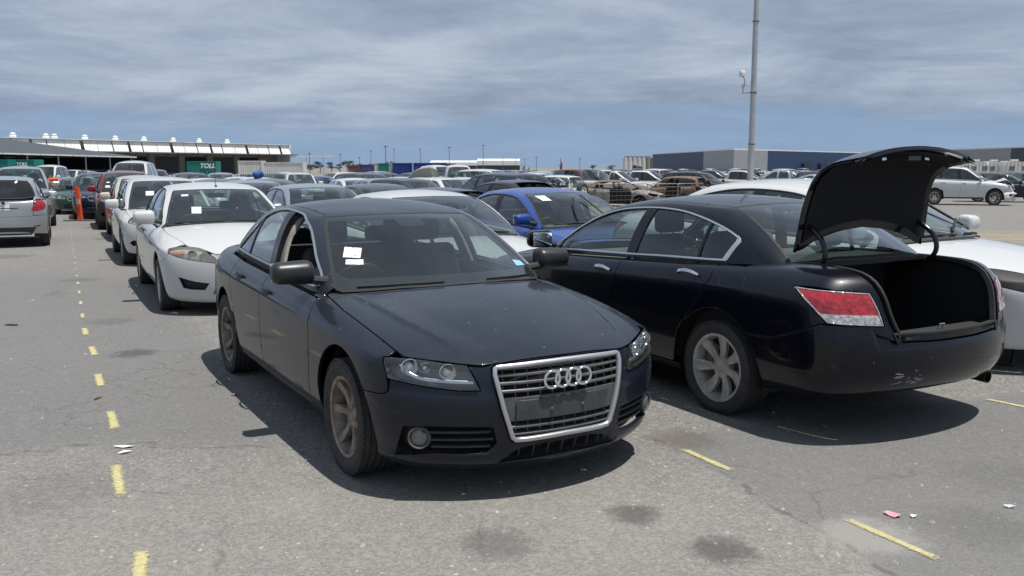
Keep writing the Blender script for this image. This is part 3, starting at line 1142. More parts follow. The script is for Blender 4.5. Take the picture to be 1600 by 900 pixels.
def build_car(S, step=0.03, hero=False):
    """the whole car from its measurements: every panel is its own mesh"""
    B, G = make_masters(S)
    P = Proto()
    P.B, P.G = B, G
    bev = 0.004 if hero else 0.0
    dep = 0.016
    wb2 = S['wb'] / 2
    zb = S['zb']
    FT = lambda pts, sm=0: B.line('T', pts, 0.05, sm)
    FH = lambda pts, sm=0: B.line('H', pts, 0.05, sm)
    C3 = lambda pts: [B.hit('CF', B.to2('CF', p))[0] for p in pts]
    R3 = lambda pts: [B.hit('CB', B.to2('CB', p))[0] for p in pts]

    def pan(M, proj, outer, holes=(), **k):
        k.setdefault('step', step); k.setdefault('bevel', bev); k.setdefault('depth', dep)
        return panel(M, proj, outer, holes, **k)

    def both(name, mb, mat, **k):
        i = P.add(name, mb, mat, **k)
        j = P.add(name, mirror(mb), mat, **k)
        return i, j

    # ---- cutters
    archF = arch_line(B, wb2, S['wr'], S['arch'], zb)
    archR = arch_line(B, -wb2, S['wr'], S.get('archr', S['arch']), zb)
    hl = C3(smooth_line(S['headlight'], 4, True) if S.get('hl_smooth') else S['headlight'])
    style = S['style']
    tl = None
    if S.get('taillight'):
        tl = R3(S['taillight'])
    front_holes = [C3(h) for h in S.get('front_holes', [])]
    rear_holes = [R3(h) for h in S.get('rear_holes', [])]

    gby = S['gl'][0]['y']
    belt = lambda x: lerp_tab(gby, x) + 0.010

    # ---- hood
    hood_l = FT(S['hood'], 5)          # from cowl corner forward to front corner, then to the centre line
    nfc = S.get('hood_corner', None)
    cowl = FT([(x, y) for x, y in S['cowl']], 4)     # hood rear edge from centre to the corner
    hood_out = sym(cowl + hood_l[1:])
    P.add('hood', pan(B, 'T', hood_out, [hl, mirp(hl)] + S.get('hood_cut', []), disp=S.get('hood_disp'), lines=S.get('hood_lines', ())), 'paint')
    P.hood_line = hood_l
    # front corner of the hood = point of the line farthest in angle; split into side edge and front edge
    ci = S['hood_split'] * 5
    ci = min(range(len(hood_l)), key=lambda i: math.hypot(hood_l[i][0] - S['hood'][S['hood_split']][0], hood_l[i][1] - S['hood'][S['hood_split']][1]))
    fs = S['hood'][S.get('hood_fsplit', S['hood_split'])]
    fi_ = min(range(len(hood_l)), key=lambda i: math.hypot(hood_l[i][0] - fs[0], hood_l[i][1] - fs[1]))
    hood_side = hood_l[:fi_ + 1]
    hood_front = hood_l[ci:]
    # cowl strip between hood and windscreen
    cs = FT([(x + 0.004, y) for x, y in S['cowl']], 4)
    inner = FT([(x - S.get('cowl_w', 0.16), y * 0.98) for x, y in S['cowl']], 4)
    P.add('cowl', pan(B, 'T', sym(inner + cs[::-1]) if False else (cs + inner[::-1] + mirp(inner) + mirp(cs)[::-1]), off=-0.006, depth=0, bevel=0), 'plastic')

    # ---- front bumper
    seam = FH(S['seam_f'])             # from the headlight down to the arch and the sill
    bot = C3(S['bump_f_bot'])          # bottom edge from the seam foot to the centre
    bl = hood_front[::-1] + seam + bot
    hooddrop = S.get('hooddrop')
    P.add('front_bumper', pan(B, 'CF', sym(bl), [hl, mirp(hl), archF, mirp(archF)] + front_holes + [mirp(h) for h in front_holes if min(abs(p[1]) for p in h) > 0.05], step=step * 0.8, disp=S.get('bump_disp')), 'paint' if S.get('bump_paint', True) else 'plastic')

    # ---- fender, doors, quarter (left, then mirrored)
    dA = FH(S['doorA']); dB = FH(S['doorB']); dC = FH(S['doorC'])     # top to bottom
    def btop(x0, x1):
        n = max(2, int(abs(x1 - x0) / 0.06))
        return [B.hit('T', (x0 + (x1 - x0) * i / n, belt(x0 + (x1 - x0) * i / n)))[0] for i in range(n + 1)]
    xa, xb, xc = S['doorA'][0][0], S['doorB'][0][0], S['doorC'][0][0]
    sill = lambda x0, x1, z: [B.hit('H', (x0 + (x1 - x0) * i / 12, z))[0] for i in range(13)]
    zr = S['rocker']
    fend = hood_side[::-1][:-1] + [hood_side[0]]
    hx_, hy_ = S['hood'][0]
    tuck = [B.hit('T', p)[0] for p in ((xa, hy_), (xa - 0.10, hy_ + 0.008), (xa - 0.10, belt(xa - 0.1) - 0.004), (xa, belt(xa) - 0.004))]
    fend = hood_side[::-1] + tuck + dA + sill(S['doorA'][-1][0], S['seam_f'][-1][0], zb) + [p for p in seam[::-1] if p[2] > zb + 0.01]
    both('fender', pan(B, 'L', fend, [archF, hl]), 'paint')
    fd = btop(xa, xb) + dB + sill(S['doorB'][-1][0], S['doorA'][-1][0], zr) + dA[::-1]
    holes_d = []
    fdoor = both('front_door', pan(B, 'L', fd, [archF]), 'paint')
    rdoor = (None, None)
    if not S.get('two_door'):
        rd = btop(xb, xc) + dC + sill(S['doorC'][-1][0], S['doorB'][-1][0], zr) + dB[::-1]
        rdoor = both('rear_door', pan(B, 'L', rd, [archR]), 'paint')
        dL = dC; xl = xc; dLz = S['doorC']
    else:
        dL = dB; xl = xb; dLz = S['doorB']
    xr0, xr1 = wb2 - S['arch'] * .96, -wb2 + S.get('archr', S['arch']) * .96
    rocker = sill(xr0, xr1, zr - 0.004) + sill(xr1, xr0, zb)
    both('sill', pan(B, 'L', rocker, [archF, archR], off=-0.004), S.get('sill_mat', 'paint'))
    seam_r = FH(S['seam_r'])           # from the arch back and up to the tail light / bumper corner
    botr = R3(S['bump_r_bot'])
    bump_top = R3(S['bump_r_top'])     # from the seam's rear end to the centre
    if style == 'sedan':
        deck = B.line('P', [B.to2('P', (x, y, z)) for x, y, z in S['deck']], 0.05, 3)   # lid side edge: from the window base back and down to the bumper
        quarter_top = deck
    else:
        deck = None
        quarter_top = [B.hit('CB', B.to2('CB', p))[0] for p in S['gate_edge']]
    q = btop(xl, S['qtop'])
    if style == 'sedan':
        q = q + [B.hit('T', p)[0] for p in ((S['qtop'] - 0.06, belt(S['qtop']) - 0.06), (S['qtop'] - 0.10, S['deck'][0][1]))]
    quarter = q + (quarter_top if True else []) + bump_top[:1] + seam_r[::-1] + sill(S['seam_r'][0][0], dLz[-1][0], S['seam_r'][0][1])[1:] + [dL[-1]] + dL[::-1]
    both('quarter_panel', pan(B, 'L', quarter, [archR] + ([tl] if tl else []) + S.get('quarter_cut', [])), 'paint')
    rb = seam_r + bump_top + [p for p in []]
    rbl = bump_top[::-1] + seam_r[::-1] + botr
    P.add('rear_bumper', pan(B, 'CB', sym(rbl), [archR, mirp(archR)] + ([tl, mirp(tl)] if tl else []) + rear_holes, step=step * 0.8, disp=S.get('rbump_disp')), 'paint')
    # rear end between the quarters: lid or tailgate
    if style == 'sedan':
        front = FT(S['deck_front'], 3) if S.get('deck_front') else [B.hit('T', (S['deck'][0][0], y))[0] for y in np.linspace(0, S['deck'][0][1], 8)]
        lidb = bump_top[::-1]
        li = min(range(len(bump_top)), key=lambda i: abs(bump_top[i][1] - S['deck'][-1][1]))
        lid = front + deck[1:] + bump_top[li:]
        P.lid_outline = sym(lid)
        if not S.get('lid_open'):
            P.add('trunk_lid', pan(B, 'P', sym(lid), [tl, mirp(tl)] if tl else [], disp=S.get('lid_disp')), 'paint')
    else:
        top = [B.hit('CB', B.to2('CB', p))[0] for p in S['gate_top']]       # centre to edge
        gate = top + quarter_top[::1] if False else None
        li = min(range(len(bump_top)), key=lambda i: abs(bump_top[i][1] - S['gate_edge'][-1][1]))
        gate = top + quarter_top + bump_top[li:]
        P.add('tailgate', pan(B, 'CB', sym(gate), [tl, mirp(tl)] if tl else []), 'paint')

    # ---- greenhouse
    wsd = S['ws']                      # y,z points of the left half, bottom centre, round to top centre
    ws = G.line('F', wsd, 0.05, 0)
    P.add('windscreen', pan(G, 'F', sym(ws), gap=0.002, off=0.001, depth=0.0, bevel=0), 'glass')
    if S.get('frit'):
        P.add('windscreen_frit', pan(G, 'F', sym(ws), [sym([(0, a, b) for a, b in S['frit']])], gap=0.004, off=-0.001, depth=0, bevel=0, step=step * 0.8), 'frit')
    bwd = S['bw']
    bw = G.line('B', bwd, 0.05, 0)
    P.add('rear_window', pan(G, 'B', sym(bw), gap=0.002, off=0.001, depth=0.0, bevel=0), S.get('rearglass', 'glass'))
    wi = S['ws_corner']; bi = S['bw_corner']
    def split(line, pts2, i0, i1, proj):
        # polyline pieces: nearest indices of given vertices
        def near(p): return min(range(len(line)), key=lambda i: (line[i][1] - p[0]) ** 2 + (line[i][2] - p[1]) ** 2)
        return near(pts2[i0]), near(pts2[i1])
    a0, a1 = split(ws, wsd, wi[0], wi[1], 'F')
    b0, b1 = split(bw, bwd, bi[0], bi[1], 'B')
    ws_side = ws[a0:a1 + 1]            # bottom corner up to the top corner
    ws_top = ws[a1:]
    bw_side = bw[b0:b1 + 1]
    bw_top = bw[b1:]
    rail = G.line('T', S['rail'], 0.05, 3)        # from the windscreen's top corner to the rear window's top corner
    roof = ws_top[::-1] + [p for p in rail] + bw_top
    # cutters for roof: the glass outlines themselves
    P.add('roof', pan(G, 'T', sym(roof), [sym(ws), sym(bw)], gap=0.001), S.get('roof_mat', 'paint'))
    dlo = [G.line('H', d, 0.04, 0) for d in S['dlo_smooth']]
    bl0 = [(x, lerp_tab(S['gl'][0]['z'], x) - 0.0) for x in np.linspace(S['gbase'][1], S['gbase'][0], 14)]
    base = [G.hit('H', q_)[0] for q_ in bl0]
    frame = ws_side + rail + bw_side[::-1] + base
    both('side_frame', pan(G, 'L', frame, dlo, gap=0.001, depth=0.03), 'paint')
    # a black band inside the frame: pillars between the panes
    both_idx = []
    for k, d in enumerate(S['panes']):
        mat = S.get('pane_mat', {}).get(k, 'glass_side')
        if mat is None: continue
        mbp = pan(G, 'H', [(x, 0, z) for x, z in d], off=-0.006, gap=0.0, depth=0, bevel=0)
        par = {'f': fdoor, 'r': rdoor}.get(S['pane_door'][k])
        skipR = S.get('pane_open_right') == k
        P.add('side_window', mbp, mat, parent=par[0] if par and par[0] is not None else None)
        if not skipR: P.add('side_window', mirror(mbp), mat, parent=par[1] if par and par[1] is not None else None)
    for k, d in enumerate(S.get('pillars', [])):
        both('pillar_trim', pan(G, 'H', [(x, 0, z) for x, z in d], off=0.0008, gap=0.0, depth=0.02, bevel=0), 'gloss_black')
    # sealing strip along the belt, and bright trim round the side windows
    bp = [(x, lerp_tab(S['gl'][0]['z'], x) + S.get('belt_up', 0.012)) for x in np.linspace(S['dlo_x'][0], S['dlo_x'][1], 20)]
    if S.get('trim'):
        for d in S['dlo_smooth']:
            pts, nn = on(G, 'H', resample(np.array(d), 0.03).tolist(), 0.05, 0, True)
            both('window_trim', sweep(pts, nn, S['trim'][0], 0.008, -0.001, True), S['trim'][1])
    else:
        for d in S['dlo_smooth']:
            pts, nn = on(G, 'H', resample(np.array(d), 0.05).tolist(), 0.05, 0, True)
            both('window_seal', sweep(pts, nn, 0.014, 0.005, -0.001, True), 'rubber')
    pts, nn = on(G, 'F', resample(np.array([[p[1], p[2]] for p in sym(ws)]), 0.05).tolist(), 0.06, 0, True)
    P.add('windscreen_seal', sweep(pts, nn, 0.020, 0.004, -0.002, True), 'rubber')
    pts, nn = on(G, 'B', resample(np.array([[p[1], p[2]] for p in sym(bw)]), 0.05).tolist(), 0.06, 0, True)
    P.add('rear_window_seal', sweep(pts, nn, 0.020, 0.004, -0.002, True), 'rubber')

    # ---- door handles
    for par, (hx, hz) in ((fdoor, S['handles'][0]), (rdoor, S['handles'][1])):
        if par[0] is None or hx is None: continue
        pts, nn = on(B, 'H', [(hx + 0.11, hz), (hx + 0.06, hz + 0.004), (hx, hz + 0.006), (hx - 0.06, hz + 0.004), (hx - 0.11, hz - 0.002)], 0.03)
        offs = [0.004, 0.022, 0.030, 0.024, 0.006]
        mb = MB()
        line = [tuple(np.array(p) + np.array(n) * (0.004 + 0.026 * math.sin(math.pi * i / (len(pts) - 1)) ** 0.5)) for i, (p, n) in enumerate(zip(pts, nn))]
        sweep(line, nn, 0.030, 0.012, 0, mb=mb, taper=[0.6 + 0.4 * math.sin(math.pi * i / (len(pts) - 1)) for i in range(len(pts))])
        hm = S.get('handle_mat', 'paint')
        P.add('door_handle', mb, hm, parent=par[0]); P.add('door_handle', mirror(mb), hm, parent=par[1])
        # the scooped cup behind the handle
        cup = [(hx + 0.085 * math.cos(a), hz - 0.006 + 0.021 * math.sin(a)) for a in np.linspace(0, 2 * math.pi, 18, endpoint=False)]
        mb = pan(B, 'H', [(x, 0, z) for x, z in cup], off=0.001, depth=0, bevel=0, gap=0)
        P.add('handle_cup', mb, 'black', parent=par[0]); P.add('handle_cup', mirror(mb), 'black', parent=par[1])

    # ---- wheels
    tw = S.get('tw', 0.215)
    rim = S['rim']
    ty = tyre_mesh(S['wr'] + 0.006, tw, rim, 56 if hero else 28, hero)
    rm = rim_mesh(rim, tw, S['spokes'], S.get('rim_style', 'plain'), hero)
    tm = ty.mesh('tyre'); rmm = rm.mesh('wheel'); dm = disc_mesh(rim).mesh('brake_disc')
    for sx in (1, -1):
        for sy in (1, -1):
            steer = S.get('steer', 0) if sx > 0 else 0
            y = sy * (S['track'] / 2)
            w = P.add('wheel', rmm, S.get('rim_mat', 'alloy'), loc=(sx * wb2, y, S['wr'] - 0.004), rot=(0, random.random() * 6.28, (0 if sy > 0 else math.pi) + steer))
            P.add('tyre', tm, 'tyre', parent=w)
            if hero: P.add('brake_disc', dm, 'disc', parent=w)
    # wheel house liners
    for sx in (1, -1):
        r = (S['arch'] if sx > 0 else S.get('archr', S['arch'])) + 0.006
        mb = MB()
        yo = S['track'] / 2 + tw / 2 - 0.06; yi = S['track'] / 2 - tw / 2 - 0.10
        mb.lathe([(r, yo), (r, yi), (0.05, yi)], 20, 'Y', c=(sx * wb2, 0, S['wr']), a0=-0.25, a1=math.pi + 0.25)
        both('wheel_liner', mb, 'black')
    # floor pan and nose / tail closing plates
    mb = MB()
    ww = S['track'] / 2 - tw / 2 - 0.03
    mb.box((0, 0, zb + 0.03), (S['wb'] - 2 * S['arch'] - 0.02, S['track'] + 0.05, 0.03))
    for e0, e1 in ((wb2 - S['arch'], S['nose'][1][0] - 0.22), (S['tail'][1][0] + 0.22, -wb2 + S['arch'])):
        mb.box(((e0 + e1) / 2, 0, zb + 0.09), (e1 - e0 - 0.10, ww * 1.7, 0.03))
    P.add('floor_pan', mb, 'black')

    # ---- cabin
    zf = 0.30
    x0, x1 = S['cabin']               # firewall x, rear bulkhead x
    yb = lerp_tab(gby, 0) - 0.02
    trim_out = btop(x0 - 0.05, x1 + 0.05)
    mb = MB()
    bx = lambda *a, **k: mb.box(*a, **k)
    belt_z = lambda x: lerp_tab(S['gl'][0]['z'], x)
    # side linings: thin slabs that follow the belt
    for sy in (1, -1):
        pts = [(x, sy * (belt(x) - 0.075)) for x in np.linspace(x0, x1, 12)]
        v = []
        for x, y in pts:
            zt = belt_z(x) - 0.015
            v += [(x, y, zf), (x, y, zt), (x, y + sy * 0.05, zt), (x, y + sy * 0.05, zf)]
        f = []
        for i in range(11):
            for q_ in range(3):
                f.append((i * 4 + q_, i * 4 + q_ + 1, i * 4 + q_ + 5, i * 4 + q_ + 4))
        mb.add(v, f)
    mb.box(((x0 + x1) / 2, 0, zf), (x0 - x1, yb * 2 - 0.1, 0.02))
    mb.box((x0, 0, (zf + belt_z(x0)) / 2 - 0.03), (0.02, yb * 2 - 0.14, belt_z(x0) - zf - 0.06))
    mb.box((x1, 0, (zf + belt_z(x1)) / 2 - 0.01), (0.02, yb * 2 - 0.14, belt_z(x1) - zf - 0.02))
    P.add('cabin_lining', mb, 'trim', smooth=False)
    if style == 'sedan':
        xs_ = S['parcel']
        mb = MB(); zt = belt_z(xs_[1]) + 0.005
        mb.box(((xs_[0] + xs_[1]) / 2, 0, zt), (abs(xs_[0] - xs_[1]), yb * 2 - 0.24, 0.02))
        P.add('parcel_shelf', mb, 'trim', smooth=False)
    dash_interior(P, S, hero)
    # mirrors
    mx, my, mz = S['mirror']
    mb = MB()
    msz = S.get('mirror_size', (0.115, 0.205, 0.135))
    v, f = soft_box((0, 0, 0), msz, 0.36, 4)
    v = [(x * (1 - 0.25 * (y / msz[1])) + (0.018 if x > 0 else 0.0) * math.cos(math.pi * z / msz[2]), y, z * (1 + 0.16 * (-y / msz[1])) ) for x, y, z in v]
    mbs = MB().add([(mx + x, my + y, mz + z) for x, y, z in v], f)
    pair = both('mirror', mbs, S.get('mirror_mat', 'paint'), angle=80)
    st = MB(); st.tube([(mx + 0.02, my - 0.03, mz - 0.035), (mx + 0.035, my - msz[1] * 0.5 - 0.02, mz - 0.05), (mx + 0.03, my - msz[1] * 0.5 - 0.08, mz - 0.06)], [0.03, 0.026, 0.03], 8)
    i1 = P.add('mirror_arm', st, 'plastic', parent=pair[0]); i2 = P.add('mirror_arm', mirror(st), 'plastic', parent=pair[1])
    gm = MB(); gv, gf = soft_box((mx - msz[0] * 0.50, my + 0.004, mz), (0.012, msz[1] * 0.84, msz[2] * 0.80), 0.3, 2); gm.add(gv, gf)
    P.add('mirror_glass', gm, 'mirror', parent=pair[0]); P.add('mirror_glass', mirror(gm), 'mirror', parent=pair[1])
    # wipers
    for k, wp in enumerate(S.get('wipers', [])):
        pts, nn = on(G, 'F', wp, 0.05)
        mb = sweep(pts, nn, S.get('wiper_t', 0.012), S.get('wiper_t', 0.012), 0.004)
        P.add('wiper', mb, 'black')
    # lamps
    lamp(P, B, 'CF', hl, S, step, hero)
    if tl: tail_lamp(P, B, tl, S, step, hero)
    if S.get('extra'): S['extra'](P, B, G, S, pan, both, on)
    return P


def dash_interior(P, S, hero):
    x0, x1 = S['cabin']
    bz = lerp_tab(S['gl'][0]['z'], x0)
    yb = lerp_tab(S['gl'][0]['y'], 0) - 0.10
    # dashboard: a swept section with a soft top that rises into the instrument hood
    mb = MB()
    prof = [(x0 + 0.24, bz - 0.03), (x0 + 0.10, bz - 0.005), (x0 - 0.12, bz + 0.012), (x0 - 0.30, bz - 0.012), (x0 - 0.36, bz - 0.06), (x0 - 0.34, bz - 0.20), (x0 - 0.26, bz - 0.34), (x0 - 0.1, bz - 0.42)]
    ys = np.linspace(-yb, yb, 25)
    v = []
    dx = S.get('drive_y', -0.37)
    for y in ys:
        h = 0.045 * math.exp(-((y - dx) / 0.17) ** 4)
        for i, (x, z) in enumerate(prof):
            w = (0.2, 0.4, 0.8, 1.0, 0.9, 0, 0, 0)[i]
            ed = 0.10 * (abs(y) / yb) ** 3
            v.append((x - ed * (1 if i < 2 else 0.2), y, z + h * w - 0.015 * (abs(y) / yb) ** 3))
    k = len(prof); f = []
    for i in range(len(ys) - 1):
        for j in range(k - 1): f.append((i * k + j, (i + 1) * k + j, (i + 1) * k + j + 1, i * k + j + 1))
    mb.add(v, f)
    P.add('dashboard', mb, 'dash', angle=60)
    # steering wheel
    mb = MB()
    cx, cz = x0 - 0.50, bz - 0.045 + S.get('wheel_up', 0.0)
    tilt = R(25)
    ring = [(cx + 0.185 * math.sin(a) * math.sin(tilt), dx + 0.185 * math.cos(a), cz + 0.185 * math.sin(a) * math.cos(tilt)) for a in np.linspace(0, 2 * math.pi, 28, endpoint=False)]
    mb.tube(ring, 0.015, 8, closed=True)
    for a in (0, math.pi, -math.pi / 2):
        mb.tube([(cx, dx, cz), (cx + 0.18 * math.sin(a) * math.sin(tilt), dx + 0.18 * math.cos(a), cz + 0.18 * math.sin(a) * math.cos(tilt))], 0.018, 6)
    v, f = soft_box((cx, dx, cz), (0.06, 0.16, 0.13), 0.3, 2); mb.add(v, f)
    mb.tube([(cx, dx, cz), (x0 - 0.25, dx, bz - 0.13)], 0.035, 8)
    P.add('steering_wheel', mb, 'black')
    # seats
    seat_z = S.get('seat_z', 0.50)
    def seat(xc, yc, wide, head=True, tall=0.62):
        mb = MB()
        v, f = soft_box((xc + 0.05, yc, seat_z - 0.05), (0.52, wide, 0.18), 0.35, 3); mb.add(v, f)
        Mx = Matrix.Rotation(R(-18), 3, 'Y')
        v, f = soft_box((0, 0, 0), (0.15, wide, tall), 0.42, 4, None)
        vv = []
        for p in v:
            q = Vector(p); t = (q.z / tall + 0.5)
            q.y *= 1.0 - 0.20 * max(0, t - 0.55) ** 1.2 * 2
            q.x += 0.03 * (abs(q.y) / (wide / 2)) ** 2
            q = Mx @ q
            vv.append((q.x + xc - 0.26, q.y + yc, q.z + seat_z + tall / 2 - 0.02))
        mb.add(vv, f)
        return mb
    hs = []
    ty = tall = 0.60
    xs0 = S['seat_x'][0]
    for sy in (1, -1):
        i = P.add('front_seat', seat(xs0, sy * 0.37, 0.50), S.get('seat_mat', 'seat'), angle=70)
        hx = xs0 - 0.26 - math.sin(R(18)) * (tall / 2 + 0.11); hz = seat_z + tall + 0.115
        mb = MB(); v, f = soft_box((hx - 0.01, sy * 0.37, hz - 0.01), (0.105, 0.27, 0.185), 0.45, 4)
        mb.add(v, f)
        for s2 in (-1, 1): mb.tube([(hx + 0.03, sy * 0.37 + s2 * 0.06, hz - 0.17), (hx, sy * 0.37 + s2 * 0.06, hz - 0.05)], 0.006, 6)
        P.add('headrest', mb, S.get('seat_mat', 'seat'), parent=i, angle=70)
    if len(S['seat_x']) > 1:
        xs1 = S['seat_x'][1]
        i = P.add('rear_seat', seat(xs1, 0, 1.24, tall=0.56), S.get('seat_mat', 'seat'), angle=70)
        for yy in (-0.36, 0.36):
            v, f = soft_box((xs1 - 0.37, yy, seat_z + 0.61), (0.09, 0.25, 0.13), 0.45, 3)
            P.add('headrest', MB().add(v, f), S.get('seat_mat', 'seat'), parent=i, angle=70)
    # inside mirror
    hx = S['ws_top_x']
    v, f = soft_box((hx - 0.06, 0, S['ws_top_z'] - 0.10), (0.035, 0.22, 0.06), 0.4, 3)
    P.add('rear_view_mirror', MB().add(v, f), 'black')


def lamp(P, B, proj, hl, S, step, hero):
    kind = S.get('lamp', 'clear')
    st = min(step, 0.025)
    mbh = panel(B, proj, hl, (), step=st, gap=0.004, off=-0.055 if hero else -0.03, depth=0.0, bevel=0)
    # walls of the housing
    lens = panel(B, proj, hl, (), step=st, gap=0.003, off=0.001, depth=0.02, bevel=0.003 if hero else 0)
    wall = panel(B, proj, hl, (), step=st, gap=0.004, off=-0.004, depth=0.06, bevel=0)
    # keep only the rim of that last shape (faces with four corners)
    rim = MB(); keep = [f for f in wall.f if len(f) == 4]
    rim.add(wall.v, keep, wall.n)
    for sgn in (1, -1):
        fix = (lambda m: m) if sgn > 0 else mirror
        i = P.add('headlight', fix(lens), 'lens')
        P.add('lamp_housing', fix(mbh), S.get('lamp_house', 'lamp_grey'), parent=i)
        P.add('lamp_surround', fix(rim), 'black', parent=i)
        for (x, y, z, r) in S.get('bulbs', []):
            (px, py, pz), n = B.hit(proj, B.to2(proj, (x, y, z)))
            mb = MB()
            prof = [(r, 0.0), (r * 1.02, -0.006), (r * 0.92, -0.012), (r * 0.62, -0.036), (0.012, -0.045)]
            mb.lathe(prof, 22, 'X')
            mb.lathe([(r * 1.03, -0.004), (r * 1.10, 0.002), (r * 1.03, 0.006), (r, 0.0)], 22, 'X')
            if S.get('projector'):
                mb.lathe([(r * 0.62, -0.03), (r * 0.55, -0.012), (r * 0.35, 0.0), (0.001, 0.004)], 18, 'X')
            ax = Vector((0.93, 0.25, 0.02)).normalized()
            q = Vector((1, 0, 0)).rotation_difference(ax).to_matrix()
            c = Vector((px, py, pz)) - Vector(n) * 0.016 if True else None
            mb.v = [tuple(q @ Vector(p) + c) for p in mb.v]
            P.add('reflector_bowl', fix(mb), 'chrome', parent=i)
        if S.get('indicator'):
            ind = [B.hit(proj, B.to2(proj, p))[0] for p in S['indicator']]
            mb = panel(B, proj, ind, (), step=st, gap=0.0, off=-0.012, depth=0.004, bevel=0)
            P.add('indicator', fix(mb), 'amber', parent=i)
        if S.get('lamp_strip'):
            pts = [B.hit(proj, B.to2(proj, p)) for p in smooth_line(S['lamp_strip'], 5)]
            mb = sweep([p[0] for p in pts], [p[1] for p in pts], S.get('strip_w', 0.018), 0.01, -0.032)
            P.add('light_strip', fix(mb), 'chrome_soft', parent=i)


def tail_lamp(P, B, tl, S, step, hero):
    st = min(step, 0.025)
    lens = panel(B, 'CB', tl, (), step=st, gap=0.003, off=0.002, depth=0.03, bevel=0.004 if hero else 0)
    bands = S.get('tail_bands')
    for sgn in (1, -1):
        fix = (lambda m: m) if sgn > 0 else mirror
        i = P.add('tail_light', fix(lens), S.get('tail_mat', 'tail_red'))
        for (poly, mat) in S.get('tail_bands', []):
            pl = [B.hit('CB', B.to2('CB', p))[0] for p in poly]
            mb = panel(B, 'CB', pl, (), step=st, gap=0.0, off=0.004, depth=0.003, bevel=0)
            P.add('tail_light_band', fix(mb), mat, parent=i)

